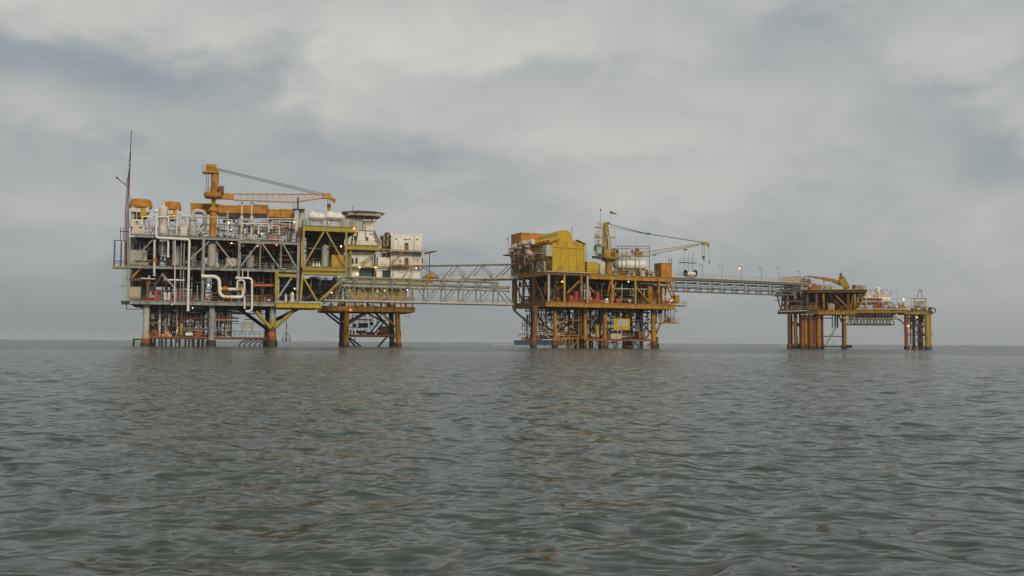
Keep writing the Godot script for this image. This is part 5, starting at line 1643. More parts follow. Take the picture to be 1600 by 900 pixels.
# ---------- the middle platform ----------
func middle_platform() -> void:
	frame_at(853, 252, 25)
	var yB := P(856, 424).y            # the deck under the gas turbine hall
	var yU := P(985, 430.5).y          # the main upper deck
	var yL := P(890, 471.5).y          # the lower deck
	var W := P(1053, 475).x
	var xh := P(921, 425).x
	var D := 20.0
	var t := thing("gas_platform", "amber painted two deck platform in the middle with a bright yellow hall on top", "platform", Vector3(W / 2, 0, -D / 2))
	deck(t, 0.0, xh, 0.0, -D, yB, "brown", "brown", 0.7)
	box("deck_lip", Vector3(xh / 2 - 0.2, yB + 0.02, 0.12), Vector3(xh + 1.0, 0.22, 0.3), "beige", t)
	box("deck_lip", Vector3(-0.12, yB + 0.02, -D / 2), Vector3(0.3, 0.22, D), "amber", t)
	box("deck_lip", Vector3(-0.05, yB - 0.6, -D / 2), Vector3(0.2, 0.9, D), "amber", t)
	deck(t, xh, P(1052, 436).x, 0.2, -D, yU, "brown", "amber", 1.2)
	box("girder_web", Vector3((xh + P(1052, 436).x) / 2, yU - 0.7, 0.16), Vector3(P(1052, 436).x - xh, 0.8, 0.08), "amber", t)
	deck(t, 0.0, W, 0.4, -D, yL, "brown", "amber", 1.25)
	box("girder_web", Vector3(W / 2 + 0.3, yL - 0.75, 0.42), Vector3(W - 0.6, 0.75, 0.08), "amber", t)
	box("girder_web", Vector3(-0.1, yL - 0.75, -D / 2), Vector3(0.1, 1.1, D), "rust", t)
	for row in 3:
		var z: float = [0.0, -9.0, -D + 0.3][row]
		for e in [[857.0, "beige"], [881.5, "yellow"], [908.0, "amber"], [917.5, "beige"], [956.0, "amber"], [992.5, "yellow"], [1029.0, "amber"]]:
			var x := P(e[0], 450).x
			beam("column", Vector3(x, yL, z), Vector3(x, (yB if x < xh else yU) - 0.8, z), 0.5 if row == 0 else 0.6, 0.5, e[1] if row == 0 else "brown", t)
	for k in 3:
		beam("column", Vector3(-0.1, yL - 0.6, -6.5 * k - 6.6), Vector3(-0.1, yB - 0.6, -6.5 * k - 6.6), 0.5, 0.5, "rust", t)
	beam("column", PS(804, 484, -0.2) + Vector3(0, -0.3, 0), Vector3(-0.2, yB, PS(804, 484, -0.2).z), 0.6, 0.6, "amber", t)
	for b in [[907, 437, 886, 458, 0.6], [919, 447, 929, 458, 0.6], [994, 449, 1014, 472, 0.1], [971, 448, 956, 465, 3.0], [955, 432, 949, 462, 0.3], [1041, 441, 1052, 470, 0.1], [1045, 438, 1057, 470, 0.1], [1044, 441, 1039, 462, 3.0], [962, 440, 955, 472, 0.6]]:
		beam("brace", P(b[0], b[1], b[4]), P(b[2], b[3], b[4]), 0.34, 0.34, "amber", t)
	for k in 3:
		var z := -1.0 - 6.2 * k
		beam("brace", Vector3(0, yL, z), Vector3(0, yB - 0.8, z - 6.0), 0.3, 0.3, "brown", t)
	for e in [[0.0, 9.0, -9.0], [9.0, 20.0, -9.0], [20.0, 30.0, -19.0], [2.0, 12.0, -19.0]]:
		beam("brace", Vector3(e[0], yL, e[2]), Vector3(e[1], yU - 1.2, e[2]), 0.3, 0.3, "brown", t)
	# stepped box at the right end, lower side platforms
	box("end_box", P(1055, 468, 1.0), Vector3(1.5, 2.2, 2.0), "amber", t)
	var e0 := P(1050, 477.5, 1.0)
	var e1 := P(1073, 477.5, 1.0)
	box("side_platform", Vector3((e0.x + e1.x) / 2, e0.y, -2.2), Vector3(e1.x - e0.x, 0.22, 2.6), "rust", t)
	handrail(t, [Vector3(e0.x + 1.2, e0.y, -1.0), Vector3(e1.x, e0.y, -1.0), Vector3(e1.x, e0.y, -3.4)], "pale", 1.3, 0.8)
	var g0 := P(1024, 503.5, 1.0)
	var g1 := P(1060, 503, 1.0)
	box("hung_platform", Vector3((g0.x + g1.x) / 2, g0.y - 0.1, -2.5), Vector3(g1.x - g0.x, 0.32, 3.4), "amber", t)
	handrail(t, [Vector3(g0.x, g0.y, -0.9), Vector3(g1.x, g0.y, -0.9)], "orangered", 1.3, 0.9)
	for px in [1026.0, 1033.0, 1040.0, 1047.5, 1053.0]:
		for z in [-1.0, -3.8]:
			var x := P(px, 495, 1.0).x
			tube("hanger", Vector3(x, g0.y, z), Vector3(x, yL - 1.2, z), 0.09, "dark", t)
	# legs
	for row in 2:
		for e in [[837.0, 0.62, "rust"], [867.0, 0.55, "amber"], [945.5, 0.52, "amber"], [1020.5, 0.66, "amber"]]:
			var z := -2.0 if row == 0 else -15.0
			var x := P(e[0], 510, 2.0).x
			if row == 1 and e[0] < 860:
				continue
			var lean := -0.8 if e[0] < 850 else (0.2 if e[0] > 1000 else 0.0)
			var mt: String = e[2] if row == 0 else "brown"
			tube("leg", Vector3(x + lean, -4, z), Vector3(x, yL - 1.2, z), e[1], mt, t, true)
			tube("leg_can", Vector3(x + lean * 0.4, yL - 3.0, z), Vector3(x + lean * 0.3, yL - 1.2, z), e[1] * 1.12, "brown", t, true)
			tube("leg_sleeve", Vector3(x + lean, -4, z), Vector3(x + lean * 0.7, 1.9 if e[0] != 945.5 else 2.6, z), e[1] * 1.25, "rust" if e[0] < 1000 and e[0] > 850 else "brown", t, true)
	for e in [[889.0, 6.0, 0.42, "brown"], [899.0, 8.0, 0.4, "rust"], [907.5, 4.0, 0.45, "brown"], [914.0, 3.0, 0.5, "amber"], [922.0, 9.0, 0.3, "brown"], [937.0, 9.0, 0.4, "brown"], [975.0, 12.0, 0.5, "brown"], [1002.0, 11.0, 0.5, "brown"], [986.0, 14.0, 0.4, "dark"]]:
		var p := P(e[0], 510, e[1])
		tube("riser", Vector3(p.x, -4, -e[1]), Vector3(p.x, yL - 0.8, -e[1]), e[2], e[3], t, true)
	tube("caisson", P(932.8, 527, 3.0), P(932.8, 507.5, 3.0), 0.55, "yellow", t, true)
	tube("fender_pile", P(1026.5, 536, 1.8) + Vector3(0, -3, 0), P(1026.5, 526, 1.8), 0.36, "brown", t, true)
	tube("fender_sleeve", P(1027, 545, 1.6) + Vector3(0, -2, 0), P(1027, 537, 1.6), 0.5, "pilebase", t, true)
	# walkway level
	var yw := P(930, 529.5, 1.0).y
	for e in [[914.0, 948.0], [950.0, 1018.0]]:
		var p := P(e[0], 529, 1.0)
		var q := P(e[1], 529, 1.0)
		box("walkway", Vector3((p.x + q.x) / 2, yw - 0.15, -3.0), Vector3(q.x - p.x, 0.36, 3.0), "rust" if e[0] < 940 else "brown", t)
		tube("walkway_beam", Vector3(p.x, yw - 0.35, -1.6), Vector3(q.x, yw - 0.35, -1.6), 0.22, "rust", t)
	handrail(t, [P(950, 529, 1.0), P(986, 529, 1.0)], "beige", 1.2, 0.9)
	box("walkway", Vector3(P(845, 527, 7).x, yw, -7), Vector3(4.0, 0.3, 3), "brown", t)
	handrail(t, [Vector3(P(845, 527, 7).x - 2, yw, -5.6), Vector3(P(845, 527, 7).x + 2.4, yw, -5.6)], "dark", 2.6, 1.0, 0.05)
	# bright landing frame
	var l0 := P(873, 528.5, 0.6)
	var l1 := P(904, 528.5, 0.6)
	tube("landing_beam", l0, l1, 0.16, "orange", t)
	tube("landing_beam", l0 + Vector3(0, 0.7, 0), l1 + Vector3(0, 0.7, 0), 0.09, "orange", t)
	for px in [873.5, 889.5, 903.5]:
		tube("landing_post", Vector3(P(px, 530, 0.6).x, -1, -0.6), Vector3(P(px, 530, 0.6).x, l0.y + 0.9, -0.6), 0.13, "orange", t)
	for b in [[874, 531, 882, 541], [902.5, 531, 896, 541]]:
		tube("landing_brace", P(b[0], b[1], 0.6), P(b[2], b[3], 0.6), 0.12, "orange", t)
	for px in [877.0, 884.0, 895.0]:
		tube("landing_post", Vector3(P(px, 530, 0.8).x, -1, -0.8), Vector3(P(px, 530, 0.8).x, l0.y, -0.8), 0.1, "yellow", t)
	# braces under the left end
	var lg := Vector3(P(835, 513, 2).x, P(835, 513, 2).y, -2)
	var pl := PS(804, 485.5, -0.2)
	tube("knee_brace", lg, pl, 0.26, "dark", t)
	tube("knee_brace", lg + Vector3(0, 0.6, 0), Vector3(-0.1, yL - 1.2, -7.5), 0.24, "dark", t)
	tube("knee_brace", P(842, 496, 4), P(858, 515, 8), 0.26, "dark", t)
	tube("knee_brace", P(1022, 527, 2), P(1033, 504, 1.5), 0.3, "amber", t)
	tube("knee_brace", P(1009, 529, 3), P(1022, 511, 2.2), 0.25, "rust", t)
	tube("knee_brace", P(1012, 541, 2), P(1020, 531, 2), 0.22, "rust", t)
	tube("guide_rail", Vector3(-0.1, yL - 2.2, -12), Vector3(P(866, 490, 2).x, yL - 2.2, -4), 0.16, "dark", t)
	for b in [[872, 515, 885, 500, 4.0, "rust"], [940, 485, 918, 528, 10.0, "dark"], [944, 488, 956, 497, 5.0, "dark"], [956, 497, 985, 501, 5.0, "dark"], [985, 514, 996, 506, 5.0, "brown"], [1008, 510, 1016, 520, 4.0, "brown"], [868, 521, 890, 505, 9.0, "rust"], [950, 486, 1015, 489, 6.0, "dark"], [846, 506, 868, 520, 12.0, "brown"]]:
		tube("brace_pipe", P(b[0], b[1], b[4]), P(b[2], b[3], b[4]), 0.24, b[5], t)
	pipework(t, Vector3(P(846, 500, 3).x, yw, -15), Vector3(P(948, 500, 3).x, yL - 1.3, -3), 420, 71, ["dark", "dark", "brown", "rust", "amber", "brown", "amber", "beige"], 0.42, 0.22)
	pipework(t, Vector3(P(950, 500, 3).x, yw, -15), Vector3(P(1018, 500, 3).x, yL - 1.3, -3), 350, 72, ["dark", "dark", "brown", "rust", "dark", "amber", "white_rusty"], 0.45, 0.2)
	pipework(t, Vector3(P(870, 530, 3).x, -2, -14), Vector3(P(1012, 530, 3).x, yw, -2.2), 110, 73, ["dark", "rust", "brown", "dark"], 0.8, 0.05)
	pipework(t, Vector3(P(1022, 490, 2).x, g0.y, -6), Vector3(P(1055, 490, 2).x, yL - 1.3, -1), 30, 74, ["dark", "brown", "grey"], 0.5, 0.3)
	pipework(t, Vector3(0.3, yL, -D + 1), Vector3(xh, yB - 0.9, -1), 280, 75, ["dark", "brown", "dark", "rust", "amber", "grey", "brown"], 0.38, 0.26)
	pipework(t, Vector3(xh, yL, -D + 1), Vector3(W - 1, yU - 1.4, -1), 280, 76, ["dark", "brown", "amber", "yellow", "grey", "dark", "white_rusty"], 0.42, 0.24)
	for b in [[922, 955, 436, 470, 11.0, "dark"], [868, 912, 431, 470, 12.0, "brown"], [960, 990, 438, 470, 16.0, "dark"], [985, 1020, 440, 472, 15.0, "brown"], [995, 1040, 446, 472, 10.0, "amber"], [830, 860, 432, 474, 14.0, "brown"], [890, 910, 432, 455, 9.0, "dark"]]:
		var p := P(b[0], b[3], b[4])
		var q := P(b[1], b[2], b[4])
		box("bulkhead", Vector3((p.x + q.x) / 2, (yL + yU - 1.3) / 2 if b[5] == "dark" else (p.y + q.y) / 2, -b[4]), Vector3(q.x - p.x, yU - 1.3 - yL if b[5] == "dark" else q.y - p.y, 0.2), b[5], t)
	handrail(t, [Vector3(P(884, 470).x, yL, 0.3), Vector3(W, yL, 0.3)], "amber", 1.2, 1.3)
	handrail(t, [Vector3(xh, yU, 0.1), Vector3(P(1028, 430).x, yU, 0.1)], "yellow", 1.3, 1.3, 0.05)
	handrail(t, [Vector3(-0.1, yB, -0.5), Vector3(-0.1, yB, -D)], "amber", 1.2, 1.3)

	# the yellow turbine hall
	var hx0 := P(863.5, 420, 0.7).x
	var hx1 := P(912.5, 420, 0.7).x
	var he := P(864, 380.0, 0.7).y
	var hp := P(887, 374.8, 0.7).y
	var hl := 17.0
	var hall := thing("turbine_hall", "bright yellow gabled hall with a round topped roof duct on the middle platform", "building", Vector3((hx0 + hx1) / 2, yB, -hl / 2))
	var bag := Bag.new()
	var outline := [Vector2(hx0, yB), Vector2(hx0, he), Vector2(lerpf(hx0, hx1, 0.1), lerpf(he, hp, 0.4)), Vector2(lerpf(hx0, hx1, 0.36), hp), Vector2(lerpf(hx0, hx1, 0.62), hp), Vector2(lerpf(hx0, hx1, 0.9), lerpf(he, hp, 0.4)), Vector2(hx1, he), Vector2(hx1, yB)]
	for i in outline.size():
		var a: Vector2 = outline[i]
		var b: Vector2 = outline[(i + 1) % outline.size()]
		var d := (b - a).normalized()
		bag.quad(Vector3(a.x, a.y, -0.7), Vector3(b.x, b.y, -0.7), Vector3(b.x, b.y, -0.7 - hl), Vector3(a.x, a.y, -0.7 - hl), Vector3(-d.y, d.x, 0))
		if i > 0 and i < outline.size() - 1:
			var o: Vector2 = outline[0]
			for z in [-0.7, -0.7 - hl]:
				bag.tri(Vector3(o.x, o.y, z), Vector3(a.x, a.y, z), Vector3(b.x, b.y, z), Vector3(0, 0, 1 if z > -1 else -1))
	part("shell", bag.mesh(), "golden", hall)
	# front trim: eaves band, ribs and door panels
	var yb1 := P(887, 386.5, 0.7).y
	beam("eaves_band", Vector3(hx0 - 0.1, yb1, -0.6), Vector3(hx1 + 0.1, yb1 - 0.05, -0.6), 0.3, 0.32, "golden", hall)
	for i in 4:
		var x0 := lerpf(hx0, hx1, i / 4.0)
		var x1 := lerpf(hx0, hx1, (i + 1) / 4.0)
		box("wall_panel", Vector3((x0 + x1) / 2, (yB + yb1) / 2 + 0.1, -0.66), Vector3(x1 - x0 - 0.09, yb1 - yB - 0.5, 0.12), "golden", hall)
	for x in [hx0, hx1]:
		beam("corner_post", Vector3(x, yB, -0.68), Vector3(x, he, -0.68), 0.3, 0.3, "golden", hall)
	for i in 9:
		var z := -1.6 - i * 1.85
		box("side_panel", Vector3(hx0 - 0.02, (yB + he) / 2 - 0.3, z - 0.6), Vector3(0.14, he - yB - 1.0, 1.7), "golden", hall)
	for px in [872.0, 887.5, 903.0]:
		beam("roof_seam", Vector3(P(px, 384, 0.5).x, yb1 + 0.2, -0.64), Vector3(P(px, 380, 0.5).x, he + 0.3, -0.64), 0.1, 0.1, "amber", hall)
	var hd := piece("hall_door", hall, Vector3(P(905, 420, 0.5).x, yB, -0.55))
	box("leaf", Vector3(P(905, 420, 0.5).x, yB + 1.1, -0.56), Vector3(1.0, 2.1, 0.08), "yellow", hd)
	box("handle", Vector3(P(907, 420, 0.5).x, yB + 1.1, -0.5), Vector3(0.08, 0.3, 0.06), "dark", hd)
	for i in 3:
		box("louvre", Vector3(P(875, 420, 0.5).x, yB + 0.7 + i * 0.3, -0.57), Vector3(1.6, 0.12, 0.08), "amber", hall)
	# roof duct with a half round front
	var dx := P(887, 370, 1.5).x
	var dr := P(899.5, 372, 1.5).x - dx
	var dy := P(887, 372.5, 1.5).y
	var db := Bag.new()
	var seg := 12
	for k in seg:
		var a0 := PI * k / seg
		var a1 := PI * (k + 1) / seg
		var p0 := Vector3(dx + cos(a0) * dr, dy + sin(a0) * dr, 0)
		var p1 := Vector3(dx + cos(a1) * dr, dy + sin(a1) * dr, 0)
		var f := Vector3(0, 0, -3.2)
		var bk := Vector3(0, 0, -16.0)
		db.quad(p0 + f, p1 + f, p1 + bk, p0 + bk, Vector3(cos((a0 + a1) / 2), sin((a0 + a1) / 2), 0))
		db.tri(Vector3(dx, dy, -3.2), p0 + f, p1 + f, Vector3(0, 0, 1))
	for s in [-1, 1]:
		db.quad(Vector3(dx + s * dr, dy, -3.2), Vector3(dx + s * dr, hp - 1.2, -3.2), Vector3(dx + s * dr, hp - 1.2, -16), Vector3(dx + s * dr, dy, -16), Vector3(s, 0, 0))
	db.quad(Vector3(dx - dr, dy, -3.2), Vector3(dx + dr, dy, -3.2), Vector3(dx + dr, hp - 1.2, -3.2), Vector3(dx - dr, hp - 1.2, -3.2), Vector3(0, 0, 1))
	part("roof_duct", db.mesh(), "golden", hall)
	for i in 6:
		var z := -2.2 - i * 2.2
		beam("roof_hood", Vector3(dx - dr - 0.2, dy + 0.2, z), Vector3(hx0 - 0.5, he + 0.6, z), 1.1, 0.7, "golden", hall)
		box("hood_end", Vector3(hx0 - 0.5, he + 0.45, z), Vector3(0.5, 0.9, 1.3), "amber", hall)
	for s in [-1, 1]:
		beam("roof_edge", Vector3(dx + s * (dr + 0.1), hp + 0.12, -1.2), Vector3(dx + s * (hx1 - hx0) * 0.52, he + 0.2, -1.2), 1.5, 0.16, "amber" if s < 0 else "brown", hall)
		beam("gutter", Vector3(dx + s * (hx1 - hx0) * 0.52, he + 0.1, -0.8), Vector3(dx + s * (hx1 - hx0) * 0.52, he + 0.1, -hl), 0.3, 0.3, "amber", hall)
	tube("roof_antenna", P(893, 365, 4), P(893.5, 354, 4), 0.06, "cable", hall)
	ladder("side_ladder", hall, Vector3(hx1 + 0.6, yB, -1.0), Vector3(hx1 + 0.6, he + 0.8, -1.0), 0.7, "yellow", 0.45)
	for k in 6:
		box("ladder_cage", Vector3(hx1 + 0.65, yB + 1.5 + k * 0.75, -0.6), Vector3(0.8, 0.08, 0.7), "beige", hall)
	var vb0 := P(854.0, 400, 0.2)
	var vb1 := P(864.0, 382.5, 0.2)
	var vb := thing("air_box", "grey beige boxed air intake on the left corner of the yellow hall", "duct", Vector3((vb0.x + vb1.x) / 2, vb0.y, -2))
	box("body", Vector3((vb0.x + vb1.x) / 2, (vb0.y + vb1.y) / 2, -1.7), Vector3(vb1.x - vb0.x, vb1.y - vb0.y, 2.4), "beige", vb)
	box("front_plate", Vector3((vb0.x + vb1.x) / 2, (vb0.y + vb1.y) / 2, -0.46), Vector3(vb1.x - vb0.x - 0.3, vb1.y - vb0.y - 0.3, 0.08), "pale", vb)
	tube("side_duct", Vector3(hx0 - 0.5, (vb0.y + vb1.y) / 2 + 0.2, -2.9), Vector3(hx0 - 0.5, (vb0.y + vb1.y) / 2 + 0.2, -hl), 0.55, "amber", vb)

	# orange tall box behind
	var ob := thing("orange_block", "tall plain orange block behind the yellow hall", "building", Vector3(6, yB, -18))
	var ox0 := P(814.5, 380, 15.0).x
	var ox1 := P(870, 380, 15.0).x
	var oy := P(820, 364.5, 15.0).y
	var odz := 6.5
	box("body", Vector3((ox0 + ox1) / 2, (yB + oy) / 2, -15.0 - odz / 2), Vector3(ox1 - ox0, oy - yB, odz), "orange", ob)
	box("roof_trim", Vector3((ox0 + ox1) / 2, oy + 0.05, -15.0 - odz / 2), Vector3(ox1 - ox0 + 0.15, 0.25, odz + 0.15), "orange", ob)
	for i in 5:
		box("wall_panel", Vector3(lerpf(ox0, ox1, (i + 0.5) / 5.0), (yB + oy) / 2, -14.97), Vector3((ox1 - ox0) / 5.0 - 0.06, oy - yB - 0.3, 0.06), "orange", ob)
	for i in 3:
		box("wall_panel", Vector3(ox0 - 0.02, (yB + oy) / 2, -15.0 - odz * (i + 0.5) / 3.0), Vector3(0.06, oy - yB - 0.3, odz / 3.0 - 0.06), "orange", ob)
	# exhaust and pipe tangle down the left side of the hall
	var k := 0
	for e in [[804.0, 392.0, 19.5, 1.15], [812.0, 388.0, 15.0, 1.15], [821.0, 386.5, 11.0, 1.1]]:
		var p := PS(e[0] + 2, e[1], -1.4 + k * 0.3)
		var c := Vector3(-1.4 + k * 0.3 + 1.0, p.y, -e[2])
		var t3 := thing("air_cooler", ["farthest", "middle", "nearest"][k] + " of three brown round ducts on the left side of the hall", "duct", Vector3(c.x, yB, c.z), "brown round ducts beside the hall")
		part("elbow", sweep([c + Vector3(1.5, -1.6, 0), c + Vector3(0, -1.6, 0), c + Vector3(0, 1.3, 0), c + Vector3(0.6, 1.6, 1.8)], e[3] * 0.72, 0.9, 12), "white_rusty", t3)
		tube("collar", c + Vector3(0, -0.4, 0), c + Vector3(0, 0.2, 0), e[3] * 0.85, "brown", t3)
		beam("stand", Vector3(c.x, yB, c.z), c + Vector3(0, -1.4, 0), 0.3, 0.3, "brown", t3)
		box("ring_plate", c + Vector3(0, 0.9, 0), Vector3(e[3] * 1.7, 0.14, e[3] * 1.7), "brown", t3)
		k += 1
	k = 0
	for e in [[-0.3, -17.0, "pale"], [-0.2, -12.8, "brown"], [-0.1, -9.5, "pale"], [0.1, -6.0, "beige"], [0.3, -3.4, "beige"]]:
		var c := Vector3(e[0] + 0.3, yB, e[1])
		var t3 := thing("valve_stack", ["farthest", "second farthest", "middle", "second nearest", "nearest"][k] + " of the valve stacks along the left side of the hall", "pipe", c, "valve stacks beside the hall")
		part("run", sweep([c + Vector3(0, 0, 0), c + Vector3(0, 2.6, 0), c + Vector3(0, 2.6, 1.4), c + Vector3(0, 0.4, 1.6)], 0.24, 0.5, 8), e[2], t3)
		tube("valve", c + Vector3(0, 1.0, 0), c + Vector3(0, 1.7, 0), 0.42, "grey", t3)
		tube("handwheel", c + Vector3(-0.5, 1.35, 0), c + Vector3(-0.58, 1.35, 0), 0.4, "dark", t3)
		k += 1
	pipework(t, Vector3(-0.3, yB, -D), Vector3(hx0 - 0.2, yB + 5.0, -2), 100, 77, ["brown", "amber", "beige", "pale", "rust", "dark", "golden"], 0.4, 0.22)
	pipework(t, Vector3(-1.2, yB + 1.5, -D), Vector3(hx0 - 0.2, yB + 6.5, -9), 60, 78, ["brown", "rust", "white_rusty", "brown"], 0.3, 0.3)
	var sp := thing("side_stage", "small brown stage with an antenna sticking out at the far left of the middle platform", "platform", PS(801, 399, -0.4))
	var so := PS(801, 399, -0.4)
	box("floor", so + Vector3(-0.9, 0, 0), Vector3(2.6, 0.3, 3.0), "brown", sp)
	handrail(sp, [so + Vector3(-2.0, 0.1, 1.4), so + Vector3(0.4, 0.1, 1.4)], "pale", 1.3, 0.8)
	tube("aerial", so + Vector3(-1.4, 0.1, 0), so + Vector3(-1.4, 5.2, 0), 0.06, "grey", sp)
	box("aerial_head", so + Vector3(-1.4, 4.4, 0), Vector3(0.45, 0.6, 0.3), "grey", sp)

	# yellow boxes, cabinet, tank
	cabinet("yellow_cabinet", "yellow cabinet at the right foot of the hall, left of the crane pedestal", "cabinet", Vector3(P(917, 424, 0.6).x, yU, -3.4), Vector3(P(935.5, 424, 0.6).x - P(917, 424, 0.6).x, P(925, 410, 0.6).y - yU, 2.6), "golden")
	var cb := cabinet("orange_cabinet", "orange walled cabin with two short flues at the right end of the upper deck", "cabin", Vector3(P(1033.5, 432, 0.4).x, yU - 0.3, -4.0), Vector3(P(1050.5, 432, 0.4).x - P(1033.5, 432, 0.4).x, P(1040, 411.5, 0.4).y - yU + 0.3, 3.4), "amber", "orange")
	for px in [1045.5, 1049.3]:
		tube("flue", P(px, 412, 1.2), P(px, 403.5, 1.2), 0.17, "grey", cb)
	var tk0 := P(958.5, 412, 4.0)
	var tk1 := P(1008.5, 413, 4.0)
	drum("white_tank", "large white horizontal tank behind the crane pedestal on the upper deck", "tank", tk0, Vector3(tk1.x, tk0.y, -4.0), P(980, 404.5, 4.0).y - tk0.y, "white", "amber", yU)
	drum("orange_drum", "small amber drum at the right end of the white tank", "drum", Vector3(P(1008, 421, 2).x, yU + 1.0, -2), Vector3(P(1022, 421, 2).x, yU + 1.0, -2), 0.5, "amber", "brown", yU)
	vessel("grey_vessel", "small pale vessel left of the crane pedestal", "vessel", Vector3(P(940, 424, 1.6).x, yU, -1.8), 0.7, 3.1, "white_rusty", "")
	pipework(t, Vector3(P(950, 425).x, yU, -12), Vector3(P(1026, 425).x, yU + 2.2, -1), 60, 79, ["amber", "brown", "yellow", "pale", "dark"], 0.3, 0.3)
	# lower deck equipment
	k = 0
	for e in [[899.5, 456.0, 1.2, 4.6], [932.0, 457.0, 1.6, 6.6]]:
		var p := P(e[0], 471, e[2])
		var t4 := thing("red_skid", ["left", "right"][k] + " one of two crimson tanks on the lower deck of the middle platform", "pump skid", Vector3(p.x, yL, -e[2]), "crimson tanks on the lower deck")
		box("base", Vector3(p.x, yL + 0.4, -e[2] - 0.3), Vector3(e[3], 0.8, 1.6), "red", t4)
		part("tank", lathe(capsule_profile(0.65, P(e[0], e[1], e[2]).y - yL - 0.3, 0.3)), "red", t4, Transform3D(Basis(), Vector3(p.x + 0.3, yL + 0.5, -e[2] - 0.2)))
		box("box", Vector3(p.x - e[3] * 0.32, yL + 1.2, -e[2]), Vector3(0.8, 0.9, 0.8), "orangered", t4)
		k += 1
	k = 0
	for e in [[966.0, 1.0, 1.9, "orangered", "orangered"], [985.0, 1.4, 1.8, "blue", "white"], [1031.0, 1.0, 2.3, "rust", "rust"], [1043.0, 1.0, 1.8, "orangered", "brown"], [948.0, 1.0, 1.2, "pale", "pale"]]:
		pump(["orange red pump near the centre of the middle platform's lower deck", "blue pump with white motor right of the orange red one", "rusty pump near the right end of the middle platform's lower deck", "orange red pump at the very right end of the middle platform's lower deck", "small pale pump left of the orange red one"][k], Vector3(P(e[0], 471, e[1]).x, yL, -e[1]), e[2], e[3], e[4], "pumps on the middle platform")
		k += 1
	pipe("white horizontal pipe under the upper deck at the right", [P(1000, 442.3, 1.5), P(1040, 443.5, 1.5)], 0.2, 0.1, "white")
	pipe("pale header with droppers on the lower deck left of the yellow truss post", [P(957, 451, 2), P(1010, 452, 2)], 0.16, 0.1, "pale")
	for e in [[971.5, 443.0, 470.0], [985.5, 452.0, 462.0], [989.0, 452.0, 463.0], [1006.5, 452.0, 461.0]]:
		pipe("pale upright pipe " + ["left of the droppers, tallest of the four", "first dropper from the pale header", "second dropper from the pale header", "rightmost dropper from the pale header"][[971.5, 985.5, 989.0, 1006.5].find(e[0])], [P(e[0], e[1], 1.9), P(e[0], e[2], 1.9)], 0.13, 0.1, "pale", "pale upright pipes on the middle platform")
	vessel("amber_vessel", "wide amber vessel on the lower deck, left of the yellow right column", "vessel", Vector3(P(1016, 470, 2.0).x, yL, -2.4), 0.75, 5.0, "amber", "")
	vessel("white_column", "white upright column near the right end of the lower deck", "vessel", Vector3(P(1036, 470, 1.4).x, yL + 1.2, -1.4), 0.42, 3.2, "white_rusty", "")
	# sign board
	var s0 := P(959, 515.5, 0.6)
	var s1 := P(984, 498, 0.6)
	var sg := thing("platform_sign", "yellow sign board with a faded grey panel hung under the middle platform", "sign", Vector3((s0.x + s1.x) / 2, s0.y, -0.6))
	box("board", (s0 + s1) / 2, Vector3(s1.x - s0.x, s1.y - s0.y, 0.12), "golden", sg)
	var f0 := P(964.5, 509, 0.6)
	var f1 := P(980.5, 500, 0.6)
	box("faded_panel", (f0 + f1) / 2 + Vector3(0, 0, 0.08), Vector3(f1.x - f0.x, f1.y - f0.y, 0.05), "pale", sg)
	for i in 3:
		var y := lerpf(f1.y, f0.y, (i + 1) / 4.0)
		box("weathered_line", Vector3((f0.x + f1.x) / 2, y, -0.48), Vector3((f1.x - f0.x) * [0.82, 0.66, 0.74][i], 0.1, 0.03), "grey", sg)
	for x in [s0.x + 0.4, s1.x - 0.4]:
		tube("hanger", Vector3(x, s1.y, -0.7), Vector3(x, yL - 1.0, -0.7), 0.08, "dark", sg)
	cabinet("beige_box", "small pale crate on the walkway below the sign board", "crate", Vector3(P(956, 528, 2).x, yw, -4.0), Vector3(3.2, 1.5, 1.6), "white_rusty")
	cabinet("brown_tank", "brown square tank on the walkway right of the sign board", "tank", Vector3(P(998, 528, 2).x, yw + 0.2, -4.0), Vector3(2.0, 1.9, 1.8), "brown")
	middle_crane()

